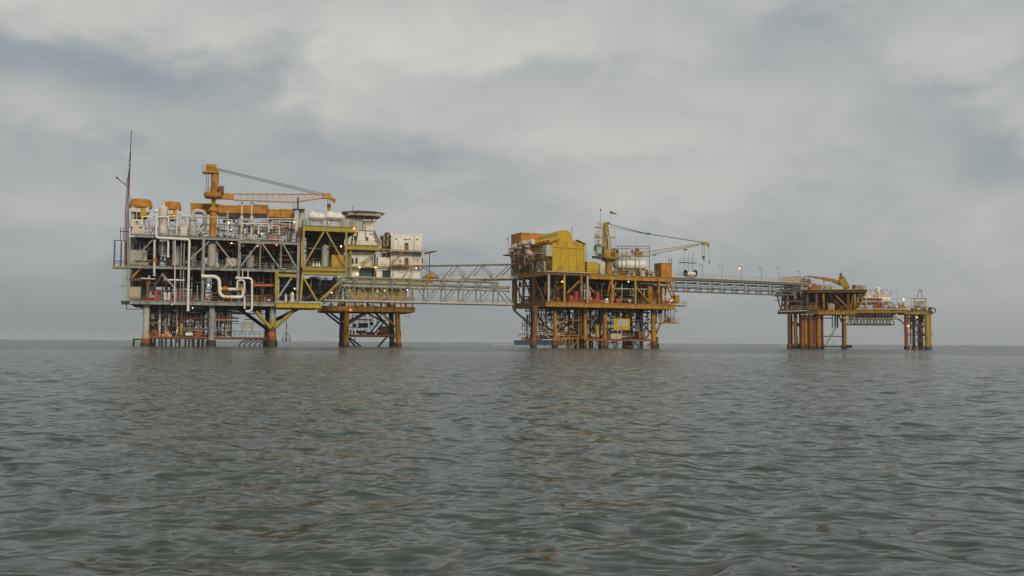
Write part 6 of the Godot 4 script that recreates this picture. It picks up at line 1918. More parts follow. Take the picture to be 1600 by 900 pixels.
func middle_crane() -> void:
	var z := 2.2
	var yU := P(985, 430.5).y
	var base := P(951, 426, z)
	base.y = yU
	var t := thing("lattice_crane", "yellow crane with scaffolded mast and rising lattice boom on the middle platform", "crane", base)
	var y1 := P(951, 410, z).y
	tube("pedestal", base, Vector3(base.x, y1, -z), 0.9, "amber", t, true)
	part("turntable", lathe([Vector2(0.9, 0), Vector2(2.3, 0.8), Vector2(2.5, 1.3), Vector2(0.3, 1.3)], 24), "yellow", t, Transform3D(Basis(), Vector3(base.x, y1, -z)))
	var y2 := P(951, 404.5, z).y
	var y3 := P(951, 388, z).y
	box("machine_deck", Vector3(base.x, y2 + 0.1, -z), Vector3(4.9, 0.3, 3.6), "brown", t)
	box("machinery", Vector3(base.x - 0.4, (y2 + y3) / 2 - 0.2, -z), Vector3(3.4, (y3 - y2) * 0.8, 2.6), "yellow", t)
	tube("winch_drum", Vector3(base.x + 0.6, y2 + 1.3, -z - 1.4), Vector3(base.x + 0.6, y2 + 1.3, -z + 1.5), 0.7, "brown", t)
	tube("winch_drum", Vector3(base.x - 1.2, y2 + 1.2, -z - 1.4), Vector3(base.x - 1.2, y2 + 1.2, -z + 1.5), 0.6, "amber", t)
	box("cab", Vector3(base.x + 1.6, y2 + 1.5, -z + 1.0), Vector3(1.1, 2.1, 1.2), "yellow", t)
	box("cab_window", Vector3(base.x + 1.7, y2 + 1.9, -z + 1.63), Vector3(0.8, 0.9, 0.06), "glass", t)
	var apex := P(946.5, 348, z)
	for s in [-0.8, 0.8]:
		beam("mast_leg", Vector3(P(944, 388, z).x, y3 - 0.5, -z + s), Vector3(apex.x - 0.2, apex.y, -z + s * 0.5), 0.5, 0.5, "yellow", t)
		beam("mast_leg", Vector3(P(952.5, 385, z).x, y3 - 0.5, -z + s), Vector3(apex.x + 0.2, apex.y, -z + s * 0.5), 0.34, 0.34, "yellow", t)
	for k in 5:
		var y := lerpf(y3, apex.y, (k + 0.5) / 5.0)
		beam("mast_tie", Vector3(apex.x - 0.5, y, -z), Vector3(apex.x + lerpf(1.0, 0.3, k / 5.0), y, -z), 0.16, 0.16, "yellow", t)
	tube("apex_sheave", apex + Vector3(0.5, -0.2, -0.6), apex + Vector3(0.5, -0.2, 0.6), 0.4, "brown", t)
	# lattice boom
	var r0 := P(962, 404, z)
	var r1 := P(964, 396.5, z)
	var b1 := P(1016, 398.5, z)
	var b2 := P(1092, 383, z)
	var u1 := P(1016, 392, z)
	var u2 := P(1097, 379.6, z)
	var bag := Bag.new()
	for dz in [-0.55, 0.55]:
		var o := Vector3(0, 0, dz)
		tube("boom_chord", r0 + o, b1 + o, 0.1, "straw", t)
		tube("boom_chord", b1 + o, b2 + o * 0.6, 0.09, "straw", t)
		tube("boom_chord", r1 + o, u1 + o, 0.09, "straw", t)
		tube("boom_chord", u1 + o, u2 + o * 0.6, 0.09, "straw", t)
		var n := 24
		for i in n:
			var f := i / float(n)
			var g := (i + 1) / float(n)
			var lo := r0.lerp(b1, f * 2) if f < 0.5 else b1.lerp(b2, f * 2 - 1)
			var hi := r1.lerp(u1, g * 2) if g < 0.5 else u1.lerp(u2, g * 2 - 1)
			var lo2 := r0.lerp(b1, g * 2) if g < 0.5 else b1.lerp(b2, g * 2 - 1)
			bag.tube(lo + o, hi + o, 0.032, 4)
			bag.tube(hi + o, lo2 + o, 0.032, 4)
			if dz < 0:
				bag.tube(lo + o, lo - o, 0.04, 4)
				bag.tube(hi + o, hi - o, 0.04, 4)
	part("boom_lacing", bag.mesh(), "straw", t, Transform3D(), "stuff")
	box("boom_head", P(1102, 380.5, z), Vector3(2.0, 0.85, 0.9), "yellow", t)
	beam("boom_nose", P(1105, 379.5, z), P(1107.5, 385, z), 0.5, 0.5, "yellow", t)
	tube("boom_sheave", P(1070, 390.5, z) + Vector3(-0.5, 0, 0.3), P(1070, 390.5, z) + Vector3(0.5, 0.1, 0.3), 0.2, "dark", t)
	tube("boom_sheave", P(1022, 398.5, z) + Vector3(-0.5, 0, 0.3), P(1022, 398.5, z) + Vector3(0.5, 0.15, 0.3), 0.2, "dark", t)
	var br := P(1012, 365, z)
	for e in [[953, 350.5, 0.4], [953, 355, -0.4], [953.5, 351.5, -0.3]]:
		tube("luffing_rope", P(e[0], e[1], z) + Vector3(0, 0, e[2]), br + Vector3(0, -0.1, e[2] * 0.5), 0.055, "cable", t)
	box("bridle", br + Vector3(0.2, -0.05, 0), Vector3(1.0, 0.4, 0.5), "dark", t)
	for dz in [-0.3, 0.3]:
		tube("pendant_rope", br + Vector3(0.6, -0.1, dz), P(1100, 379, z) + Vector3(0, 0, dz), 0.05, "cable", t)
	for px in [1097.6, 1100.6]:
		tube("hoist_rope", P(px, 383, z), P(px, 400, z), 0.04, "cable", t)
	tube("hoist_rope", P(1107.5, 385, z), P(1108, 406, z), 0.035, "cable", t)
	var hb := P(1099.3, 402, z)
	var h := thing("hook_block", "dark olive hook block on two ropes under the middle crane's boom head", "hook", hb)
	box("cheek", hb, Vector3(0.6, 0.75, 0.45), "brown", h)
	part("hook", sweep([hb + Vector3(0, -0.3, 0), hb + Vector3(0, -0.75, 0), hb + Vector3(0.25, -0.95, 0), hb + Vector3(0.3, -0.65, 0)], 0.1, 0.2, 6), "dark", h)
	var wb := P(1108, 408.5, z)
	var h2 := thing("whip_hook", "small dark whip hook with ball at the far end of the middle crane's boom", "hook", wb)
	part("ball", unit_ball, "dark", h2, Transform3D(Basis.from_scale(Vector3(0.42, 0.5, 0.42)), wb))
	part("hook", sweep([wb + Vector3(0, -0.2, 0), wb + Vector3(0, -0.5, 0), wb + Vector3(0.2, -0.65, 0)], 0.07, 0.1, 6), "dark", h2)
	# scaffold round the mast
	var sc := thing("scaffold_tower", "pale scaffold tower wrapped round the mast of the middle crane", "scaffold", P(935, 424, z + 0.5))
	for e in [[929.0, 360.0], [931.8, 360.0], [934.5, 346.0], [937.0, 346.0], [939.0, 346.0], [941.2, 348.0], [943.0, 350.0]]:
		for dz in [0.0, 2.2]:
			tube("standard", P(e[0], 404, z - 0.6 + dz), P(e[0], e[1], z - 0.6 + dz), 0.08, "pale", sc)
	for py in [348.0, 352.0, 356.5, 362.0, 367.0, 372.5, 378.0, 384.0, 390.0, 396.0]:
		for dz in [0.0, 2.2]:
			tube("ledger", P(929.0 if py > 359 else 931.0, py, z - 0.6 + dz), P(944, py, z - 0.6 + dz), 0.06, "pale" if int(py) % 2 == 0 else "white_rusty", sc)
	for py in [355.8, 371.5, 388.0]:
		box("platform_board", P(937, py, z + 0.5), Vector3(2.6, 0.1, 2.2), "yellow", sc)
	for b in [[930, 403, 942, 388], [942, 388, 930, 372], [930, 372, 942, 356]]:
		tube("cross_brace", P(b[0], b[1], z - 0.6), P(b[2], b[3], z - 0.6), 0.04, "pale", sc)
	for px in [956.0, 959.5, 962.0]:
		tube("standard", P(px, 386, z - 0.6), P(px, 354 if px < 957 else 360, z - 0.6), 0.045, "pale", sc)
	box("platform_board", P(957, 371, z), Vector3(1.2, 0.12, 1.4), "yellow", sc)
	box("canopy_sheet", P(936, 391, z - 0.8), Vector3(1.6, 1.8, 0.08), "green", sc)
	for e in [[941.5, 391.0, 1.2, 2.0, "brown"], [934.0, 384.0, 1.2, 0.7, "brown"], [959.0, 393.0, 1.0, 1.6, "brown"], [961.0, 402.0, 1.0, 1.0, "dark"], [933.5, 368.0, 0.8, 0.7, "beige"], [931.5, 388.0, 1.0, 1.4, "dark"], [936.0, 394.0, 1.6, 1.2, "brown"], [931.0, 402.0, 1.8, 0.6, "dark"], [938.0, 400.0, 1.4, 1.0, "brown"], [937.0, 378.0, 0.9, 1.0, "white_rusty"]]:
		box("stored_gear", P(e[0], e[1], z - 0.2), Vector3(e[2], e[3], 1.0), e[4], sc)
	var an := thing("radio_mast", "thin grey radio mast above the middle crane's scaffold", "antenna", P(938.5, 350, z))
	tube("pole", P(938.5, 352, z), P(938.5, 326, z), 0.055, "grey", an)
	box("head", P(938.5, 328, z), Vector3(0.32, 0.42, 0.3), "dark", an)
	var wp := P(954, 352, z)
	var wt := P(954, 331, z)
	var ws := thing("windsock", "red windsock blowing right on a thin pole above the middle crane", "windsock", wp)
	tube("pole", wp, P(954, 330.5, z), 0.055, "grey", ws)
	var sock := lathe([Vector2(0.34, 0.0), Vector2(0.3, 0.7), Vector2(0.2, 1.5), Vector2(0.08, 2.2)], 12)
	part("sock", sock, "orangered", ws, Transform3D(Basis(Vector3.UP, 0.2) * Basis(Vector3.BACK, -PI / 2 - 0.14), wt + Vector3(0.05, -0.12, 0)))
	tube("hoop", wt + Vector3(0, -0.12, 0), wt + Vector3(0.07, -0.12, 0), 0.36, "dark", ws)
	# scaffold over the white tank
	var s2 := thing("tank_scaffold", "thin brown scaffold standing over the white horizontal tank", "scaffold", P(990, 426, 3.2))
	for px in [966.0, 972.0, 978.5, 993.0, 1000.0, 1015.0]:
		for v in [2.4, 6.0]:
			tube("standard", P(px, 425, v), P(px, 384.5, v), 0.075, "brown" if px != 1000.0 else "beige", s2)
	for py in [384.5, 388.5, 400.5]:
		for v in [2.4, 6.0]:
			tube("ledger", P(962, py, v), P(1015.5, py + 0.5, v), 0.075, "brown", s2)
	for px in [966.0, 993.0, 1015.0]:
		tube("transom", P(px, 384.5, 2.4), P(px, 384.5, 6.0), 0.045, "brown", s2)
	box("stage_board", P(985, 400.5, 4.2), Vector3(P(1000, 400, 4).x - P(968, 400, 4).x, 0.12, 2.6), "beige", s2)
	box("stage_board", P(997, 396.0, 4.2), Vector3(2.0, 1.2, 1.2), "amber", s2)
	var k := 0
	for e in [[988.0, 393.5], [996.0, 391.0]]:
		var c := P(e[0], e[1], 4.2)
		var v := thing("red_valve", ["left", "right"][k] + " one of two small red valves on the stage above the white tank", "valve", c, "red valves above the white tank")
		tube("body", c + Vector3(-0.4, 0, 0), c + Vector3(0.4, 0, 0), 0.3, "red", v)
		tube("stem", c + Vector3(0, -1.0, 0), c + Vector3(0, 0.5, 0), 0.12, "red", v)
		tube("wheel", c + Vector3(0, 0.5, 0), c + Vector3(0, 0.56, 0), 0.34, "red", v)
		k += 1

# ---------- the small right platform ----------
func right_platform() -> void:
	frame_at(1280, 300, -13)
	var yL := P(1280, 484.5).y
	var yU := P(1310, 452.5).y
	var x0 := P(1218, 486).x
	var x1 := P(1338, 486).x
	var t := thing("wellhead_platform", "small rust and amber wellhead platform on a cluster of caissons at the right", "platform", Vector3(0, 0, -6))
	deck(t, P(1277, 486).x, x1, 0.0, -13, yL, "brown", "amber", 1.2, 2.6)
	# the left part of the deck is cut back and lies in shade
	deck(t, x0, P(1277, 486).x, -1.6, -13, yL + 0.1, "brown", "brown", 0.8, 2.6)
	beam("chamfer_beam", Vector3(x0, yL - 0.5, -1.4), Vector3(P(1279, 486).x, yL - 0.7, 0.1), 0.35, 0.9, "brown", t)
	beam("walk_lip", P(1217, 486.5, -0.2), P(1262, 485.5, -0.2), 0.9, 0.2, "white_rusty", t)
	var xu0 := P(1262, 453).x
	var xu1 := P(1354, 453).x
	deck(t, xu0, xu1, 0.5, -11, yU, "brown", "brown", 0.75, 2.6)
	beam("deck_lip", Vector3(xu0, yU + 0.02, 0.75), Vector3(xu1, yU + 0.02, 0.75), 0.2, 0.2, "golden", t)
	var yl2 := P(1225, 458.5, 1).y
	deck(t, P(1213, 459, 1).x, P(1240, 459, 1).x, -1.0, -9, yl2 + 0.3, "brown", "brown", 0.75, 2.6)
	for e in [[1287.0, "amber"], [1325.5, "brown"], [1262.0, "brown"], [1229.0, "rust"], [1276.0, "rust"], [1336.0, "amber"]]:
		for z in [-0.4, -10.5]:
			var x := P(e[0], 470).x
			beam("column", Vector3(x, yL, z), Vector3(x, (yU if e[0] > 1250 else yl2) - 0.4, z), 0.6, 0.6, e[1], t)
	for b in [[1214, 461, 1220, 484, 0.5], [1222.5, 463, 1221, 482, 1.5], [1352, 457, 1341, 482, 0.2], [1334, 457, 1328, 484, 0.4], [1343, 457, 1330, 484, 3.0], [1300, 456, 1326, 482, 0.4], [1288, 482, 1312, 456, 5.0], [1338, 482, 1352, 456, 1.0], [1290, 457, 1318, 483, 2.0], [1336, 460, 1318, 482, 1.5]]:
		tube("brace", P(b[0], b[1], b[4]), P(b[2], b[3], b[4]), 0.2, "brown" if b[0] < 1300 else "amber", t)
	for px in [1353.0, 1347.0]:
		beam("post", P(px, 484, 0.3), P(px - 1, 456, 0.3), 0.16, 0.16, "yellow", t)
	pipework(t, Vector3(x0 + 1, yL, -11), Vector3(P(1275, 470).x, yU - 1.0, -1.5), 220, 81, ["brown", "rust", "pale", "brown", "beige", "amber", "dark"], 0.42, 0.26)
	pipework(t, Vector3(P(1275, 470).x, yL, -11), Vector3(x1 - 0.5, yU - 0.9, -1.0), 160, 82, ["brown", "rust", "amber", "dark", "brown", "beige"], 0.4, 0.3)
	pipework(t, Vector3(P(1222, 455).x, yl2 + 0.3, -8), Vector3(P(1268, 455).x, yl2 + 4.6, -1.5), 190, 83, ["brown", "rust", "white_rusty", "beige", "rust", "pale"], 0.45, 0.24)
	pipework(t, Vector3(P(1226, 455).x, yl2 + 1.0, -3), Vector3(P(1264, 455).x, yl2 + 5.2, 0.2), 60, 89, ["white_rusty", "beige", "rust", "pale"], 0.5, 0.3)
	pipework(t, Vector3(xu0, yU, -9), Vector3(P(1300, 452).x, yU + 2.2, -1), 34, 84, ["orangered", "rust", "green", "orange", "beige"], 0.3, 0.5)
	pipework(t, Vector3(P(1335, 452).x, yU, -6), Vector3(xu1, yU + 1.6, -1), 16, 85, ["grey", "dark", "pale"], 0.3, 0.5)
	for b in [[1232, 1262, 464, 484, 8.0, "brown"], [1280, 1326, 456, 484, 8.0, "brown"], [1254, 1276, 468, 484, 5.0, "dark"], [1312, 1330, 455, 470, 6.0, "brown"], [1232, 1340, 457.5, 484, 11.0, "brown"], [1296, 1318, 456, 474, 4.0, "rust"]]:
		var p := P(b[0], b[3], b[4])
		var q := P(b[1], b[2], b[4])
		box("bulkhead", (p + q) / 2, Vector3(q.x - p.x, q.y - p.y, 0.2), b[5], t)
	handrail(t, [P(1217, 485.5, -0.3), P(1277, 485, -0.3)], "beige", 1.2, 1.3)
	handrail(t, [Vector3(P(1279, 485).x, yL, 0.1), Vector3(x1, yL, 0.1)], "amber", 1.2, 1.3)
	handrail(t, [Vector3(xu0, yU, 0.6), Vector3(xu1, yU, 0.6)], "amber", 1.2, 1.3)
	handrail(t, [P(1217, 494, 2), P(1238, 494, 2)], "grey", 2.0, 1.8)
	# caisson cluster and legs
	for e in [[1253.5, 0.0, 0.66, "rust"], [1259.5, -0.4, 0.7, "amber"], [1266.5, 0.2, 0.74, "rust"], [1272.5, -0.4, 0.7, "brown"], [1279.0, 0.0, 0.7, "golden"], [1256.0, -2.0, 0.6, "brown"], [1263.0, -2.2, 0.6, "brown"], [1270.0, -2.2, 0.6, "amber"], [1276.0, -2.0, 0.6, "brown"]]:
		var p := P(e[0], 520, 1.5 - e[1])
		tube("caisson", Vector3(p.x, -4, p.z), Vector3(p.x, yL - 1.4, p.z), e[2], "amber" if e[3] == "golden" else e[3], t, true)
		tube("caisson_foot", Vector3(p.x, -4, p.z), Vector3(p.x, 1.7, p.z), e[2] + 0.06, "rust", t, true)
	for px in [1257.0, 1264.5, 1272.0, 1279.0]:
		var p := P(px, 494, 0.6)
		part("pile_ring", lathe([Vector2(0.5, -0.2), Vector2(0.68, -0.2), Vector2(0.68, 0.2), Vector2(0.5, 0.2)], 16), "brown", t, Transform3D(Basis(Vector3.RIGHT, PI / 2), Vector3(p.x, yL - 1.9, p.z)))
	for e in [[1233.0, 1.0, 0.46, "brown"], [1243.0, 3.0, 0.55, "amber"], [1250.0, 6.0, 0.3, "beige"], [1284.5, 3.0, 0.44, "brown"], [1320.0, 1.0, 0.52, "amber"], [1318.0, 9.0, 0.5, "brown"], [1236.0, 10.0, 0.5, "brown"]]:
		var p := P(e[0], 520, e[1])
		tube("leg", Vector3(p.x, -4, p.z), Vector3(p.x, yL - 1.0, p.z), e[2], e[3], t, true)
		tube("leg_foot", Vector3(p.x, -4, p.z), Vector3(p.x, 1.3, p.z), e[2] * 1.45, "rust", t, true)
	tube("knee_brace", P(1318, 508, 1), P(1309, 490, 1), 0.26, "dark", t)
	for px in [1300.5, 1305.0, 1308.5]:
		tube("hung_post", P(px, 512, 2), P(px, 488, 2), 0.26 if px > 1302 else 0.16, "dark", t)
	tube("guide_rail", P(1284, 497, 3), P(1300, 497, 3), 0.14, "dark", t)
	tube("guide_rail", P(1286, 525.5, 3), P(1318, 525.5, 3), 0.14, "dark", t)
	beam("access_stair", P(1290.5, 540, 1.5), P(1307.5, 510, 1.5), 0.9, 0.42, "grey", t)
	ladder("stair_rail", t, P(1289.0, 537, 1.0), P(1306, 507, 1.0), 0.5, "pale", 0.6)
	beam("landing_stage", P(1284, 541.5, 1.5), P(1318, 541.5, 1.5), 1.6, 0.35, "dark", t)
	tube("landing_wire", P(1303, 541, 2), P(1303, 530, 2), 0.06, "dark", t)
	tube("fender_log", P(1321, 541.0, 0.5), P(1331.5, 541.5, 0.5), 0.42, "rubber", t)
	pipework(t, Vector3(P(1236, 540, 3).x, 0.5, -6), Vector3(P(1248, 540, 3).x, yL - 2, -2), 18, 86, ["dark", "brown", "rust"], 0.6, 0.3)
	# truss bridge to the small end platform
	var ex0 := x1
	var ex1 := P(1412, 487).x
	var yt := P(1380, 485.5).y
	var yb := P(1360, 507.0).y
	var ym := P(1360, 497.5).y
	var br := thing("deck_truss", "yellow topped truss deck between the right platform and its end platform", "bridge", Vector3((ex0 + ex1) / 2, yt, -3))
	deck(br, ex0, ex1 + 0.5, 0.0, -7, yt + 0.3, "brown", "amber", 0.8, 2.4)
	beam("kick_plate", Vector3(ex0, yt + 0.55, 0.1), Vector3(ex1, yt + 0.55, 0.1), 0.08, 0.4, "beige", br)
	for z in [0.0, -7.0]:
		var xb0 := P(1327, 507).x
		var xb1 := P(1398, 507).x
		tube("bottom_chord", Vector3(xb0, yb, z), Vector3(xb1, yb, z), 0.17, "brown", br)
		tube("mid_chord", Vector3(x1 - 4, ym, z), Vector3(P(1410, 498).x, ym, z), 0.13, "beige" if z == 0.0 else "brown", br)
		var n := 7
		for i in n:
			var xa := lerpf(xb0, xb1, i / float(n))
			var xc := lerpf(xb0, xb1, (i + 1) / float(n))
			var xm := (xa + xc) / 2
			tube("diagonal", Vector3(xa, yb, z), Vector3(xm, ym, z), 0.14, "brown", br)
			tube("diagonal", Vector3(xm, ym, z), Vector3(xc, yb, z), 0.14, "brown", br)
			tube("diagonal", Vector3(xm, ym, z), Vector3(xc, yt - 0.6, z), 0.16, "dark", br)
			tube("diagonal", Vector3(xa, yt - 0.6, z), Vector3(xm, ym, z), 0.16, "dark", br)
			tube("post", Vector3(xm, ym, z), Vector3(xm, yt - 0.6, z), 0.12, "brown", br)
	tube("knee_brace", P(1402, 497, 0.5), P(1414, 507, 0.5), 0.2, "brown", br)
	handrail(br, [Vector3(ex0, yt + 0.4, 0), Vector3(ex1, yt + 0.4, 0)], "yellow", 1.2, 1.3)
	pipework(br, Vector3(ex0, yt + 0.4, -6), Vector3(ex1 - 1, yt + 2.6, -0.6), 60, 87, ["beige", "amber", "white_rusty", "rust", "brown", "yellow"], 0.35, 0.35)
	pipework(br, Vector3(ex0, yt - 2.0, -6), Vector3(ex1 - 2, yt - 0.7, -0.6), 70, 88, ["dark", "brown", "dark"], 0.2, 0.2)
	for e in [[1353.5, 463.0], [1379.5, 470.0]]:
		beam("post", P(e[0], 484, 0.2), P(e[0], e[1], 0.2), 0.14, 0.14, "white", br)
	# white boat-like tank group
	var yk := yt + 0.4
	var w0 := P(1341, 468, 3)
	var w1 := P(1391.5, 468, 3)
	drum("white_tank", "long white tank with a pink band on the truss deck of the right platform", "tank", w0, Vector3(w1.x, w0.y, -3), 1.5, "white", "beige", yk)
	var pt := thing("pink_stripe_duct", "pale pink upper duct lying on the long white tank", "duct", P(1360, 464, 2.4))
	tube("run", P(1347, 462.0, 3), P(1378, 463, 3), 0.75, "white_rusty", pt, true)
	tube("band", P(1350, 466.5, 1.3), P(1378, 467, 1.3), 0.3, "orangered", pt)
	pipework(br, Vector3(P(1343, 468).x, yk + 1.5, -5), Vector3(P(1389, 468).x, yk + 6.0, -1.4), 60, 90, ["white", "white_rusty", "beige", "white", "orangered"], 0.4, 0.3)
	vessel("white_post_tank", "white upright cylinder standing on the long white tank", "vessel", P(1372, 465, 3), 0.62, 3.2, "white", "")
	vessel("white_pot", "shorter white cylinder right of the upright one", "vessel", P(1383, 464, 3), 0.5, 1.7, "white", "")
	cabinet("grey_box", "grey box on the right end of the upper deck of the right platform", "box", Vector3(P(1336.5, 452, 1).x, yU, -3), Vector3(1.9, 1.1, 1.6), "grey")
	cabinet("red_box", "red equipment box on the truss deck under the white tank", "box", Vector3(P(1365, 482, 0.6).x, yk, -2.0), Vector3(2.4, 1.3, 1.2), "red")
	drum("green_drum", "small pale green drum at the right end of the truss deck", "drum", Vector3(P(1387, 478, 1).x, yk + 0.9, -1.4), Vector3(P(1396, 478, 1).x, yk + 0.9, -1.4), 0.62, "green", "brown", yk)
	vessel("slim_vessel", "slim amber vessel left of the lamp on the truss deck", "vessel", Vector3(P(1411, 484, 1).x, yk, -1), 0.4, 2.0, "amber", "")
	pump("rusty pump between the green drum and the slim amber vessel", Vector3(P(1403, 484, 1).x, yk, -1.2), 1.8, "rust", "white", "")
	# crane
	var z := 1.0
	var cb := P(1322, 452, z)
	cb.y = yU
	var c := thing("deck_crane", "small olive crane with its boom lowered to the left on the right platform", "crane", cb)
	tube("pedestal", cb, cb + Vector3(0, 0.9, 0), 0.8, "amber", c, true)
	var hb := Bag.new()
	var o2 := [P(1316, 448, z), P(1328, 450, z), P(1321.5, 436, z), P(1317, 430, z), P(1313, 430.5, z), P(1310.5, 437, z)]
	for i in o2.size():
		var a: Vector3 = o2[i]
		var b: Vector3 = o2[(i + 1) % o2.size()]
		var d := (b - a).normalized()
		hb.quad(a + Vector3(0, 0, 0.7), b + Vector3(0, 0, 0.7), b - Vector3(0, 0, 0.7), a - Vector3(0, 0, 0.7), Vector3(d.y, -d.x, 0))
		if i > 0 and i < o2.size() - 1:
			for s in [0.7, -0.7]:
				hb.tri(o2[0] + Vector3(0, 0, s), a + Vector3(0, 0, s), b + Vector3(0, 0, s), Vector3(0, 0, signf(s)))
	part("turret", hb.mesh(), "yellow", c)
	tube("winch", P(1313.5, 434, z) + Vector3(0, 0, -0.8), P(1313.5, 434, z) + Vector3(0, 0, 0.8), 0.55, "rust", c)
	tube("head_sheave", P(1313.5, 428.8, z) + Vector3(0, 0, -0.5), P(1313.5, 428.8, z) + Vector3(0, 0, 0.5), 0.38, "dark", c)
	beam("boom", P(1320, 442.5, z), P(1284, 434.8, z), 0.9, 0.95, "amber", c)
	beam("boom_extension", P(1286, 435.2, z), P(1264.5, 432.0, z), 0.6, 0.6, "amber", c)
	box("boom_tip", P(1263.5, 432.3, z), Vector3(0.5, 0.8, 0.6), "grey", c)
	tube("luffing_cylinder", P(1318, 447, z), P(1300, 440, z), 0.2, "brown", c)
	tube("boom_rest", P(1287.5, 452, z), P(1287.5, 437, z), 0.14, "yellow", c)
	tube("hoist_rope", P(1264, 433, z), P(1264, 444, z), 0.035, "cable", c)
	cabinet("orange_locker", "orange red locker row at the left end of the upper deck of the right platform", "locker", Vector3(P(1266, 452, 1).x, yU, -2.6), Vector3(2.6, 1.4, 1.4), "orangered")
	cabinet("green_box", "dull blue green box beside the boom rest on the right platform", "box", Vector3(P(1289, 452, 0.6).x, yU, -1.8), Vector3(1.6, 1.3, 1.0), "green")
	cabinet("beige_control_box", "pale twin gauge box on the lower deck of the right platform", "box", Vector3(P(1294, 483, 0.8).x, yL, -2.0), Vector3(1.9, 1.8, 1.2), "beige")
	cabinet("olive_box", "amber box left of the column on the lower deck of the right platform", "box", Vector3(P(1266, 484, 0.6).x, yL, -3.0), Vector3(1.8, 2.0, 1.4), "amber")
	var k := 0
	for e in [[1242.0, 466.0, 2.0], [1252.0, 463.0, 2.0]]:
		vessel("pale_scrubber", ["left", "right"][k] + " one of two pale upright pipes rising at the left of the right platform", "vessel", Vector3(P(e[0], 484, e[2]).x, P(e[0], e[1], e[2]).y, -e[2]), 0.32, 4.2, "pale", "pale upright pipes at the left of the right platform")
		k += 1
	end_platform(yt)

func end_platform(yt: float) -> void:
	frame_at(1436, 296, -13)
	var y := P(1436, 485.5).y
	var x0 := P(1409, 488).x
	var x1 := P(1457, 488).x
	var t := thing("end_platform", "tiny yellow platform on slim legs at the far right of the complex", "platform", Vector3(0, 0, -4))
	deck(t, x0, x1, 0.0, -8, y, "brown", "yellow", 0.95, 2.2)
	for e in [[1416.0, 0.8, 0.55, "rust"], [1427.5, 7.0, 0.4, "brown"], [1437.5, 4.0, 0.62, "brown"], [1448.5, 0.6, 0.66, "yellow"], [1452.5, 7.5, 0.5, "amber"]]:
		var p := P(e[0], 515, e[1])
		tube("leg", Vector3(p.x, -4, p.z), Vector3(p.x, y - 0.8, p.z), e[2], e[3], t, true)
		tube("leg_foot", Vector3(p.x, -4, p.z), Vector3(p.x, 1.0, p.z), e[2] * 1.2, "rust", t, true)
	for py in [497.0, 510.0, 523.0]:
		var p := P(1418, py, 1.5)
		var q := P(1450, py, 1.5)
		tube("guide_rail", p, q, 0.17, "brown", t)
		tube("guide_rail", p + Vector3(0, 0, -5), q + Vector3(0, 0, -5), 0.17, "brown", t)
	for b in [[1420, 497, 1436, 510], [1436, 497, 1422, 510], [1421, 510, 1436, 523], [1440, 497, 1447, 510]]:
		tube("brace", P(b[0], b[1], 3), P(b[2], b[3], 3), 0.16, "dark", t)
	pipework(t, Vector3(P(1419, 520, 2).x, 0, -6), Vector3(P(1446, 520, 2).x, y - 1.2, -1.5), 90, 91, ["dark", "brown", "rust", "grey", "brown"], 0.6, 0.15)
	pipework(t, Vector3(x0 + 0.5, y, -6), Vector3(x1 - 1, y + 1.6, -1), 30, 92, ["brown", "white_rusty", "amber", "rust"], 0.3, 0.4)
	handrail(t, [Vector3(x0, y, 0), Vector3(x1, y, 0), Vector3(x1, y, -8)], "beige", 1.2, 0.9)
	tube("side_stage_rail", P(1450, 523, 0.5), P(1460, 523, 0.5), 0.09, "grey", t)
	tube("side_stage_rail", P(1450, 518, 0.5), P(1459, 517, 0.5), 0.05, "grey", t)
	part("life_ring", lathe([Vector2(0.62, -0.12), Vector2(0.9, -0.12), Vector2(0.9, 0.12), Vector2(0.62, 0.12), Vector2(0.62, -0.12)], 16), "dark", t, Transform3D(Basis(Vector3.RIGHT, PI / 2), P(1457.5, 485, -0.3)))
	box("dark_panel", P(1452.5, 482.7, -0.2), Vector3(0.8, 0.9, 0.2), "dark", t)
	var g := thing("gantry_frame", "yellow gantry frame with a triangular top on the end platform", "frame", P(1437, 485, 2))
	for px in [1428.0, 1446.5]:
		for v in [1.0, 4.5]:
			beam("post", P(px, 486, v), P(px, 467, v), 0.24, 0.24, "yellow", g)
	for v in [1.0, 4.5]:
		beam("top_beam", P(1427, 466.5, v), P(1448.5, 466.5, v), 0.24, 0.3, "yellow", g)
	for px in [1428.0, 1446.5]:
		beam("side_beam", P(px, 466.5, 1.0), P(px, 466.5, 4.5), 0.24, 0.3, "yellow", g)
	tube("apex_leg", P(1432.5, 466.5, 2.5), P(1436.0, 453.5, 2.5), 0.08, "brown", g)
	tube("apex_leg", P(1441.0, 466.5, 2.5), P(1439.5, 453.5, 2.5), 0.08, "brown", g)
	tube("apex_bar", P(1435.6, 453.5, 2.5), P(1439.9, 453.5, 2.5), 0.12, "brown", g)
	box("back_panel", P(1437, 476, 4.4), Vector3(P(1445, 476, 4).x - P(1430, 476, 4).x, 2.2, 0.1), "pale", g)
	var rl := thing("high_rail", "thin rail frame left of the gantry on the end platform", "rail", P(1412, 484, 2))
	for px in [1391.0, 1402.0, 1413.0, 1424.0]:
		tube("post", P(px, 485, 2), P(px, 466.5, 2), 0.04, "grey", rl)
	tube("rail", P(1391, 466.5, 2), P(1428, 466.5, 2), 0.05, "grey", rl)
	tube("rail", P(1391, 455, 2), P(1401, 455, 2), 0.04, "grey", rl)
	for px in [1391.0, 1401.0]:
		tube("post", P(px, 467, 2), P(px, 455, 2), 0.04, "grey", rl)

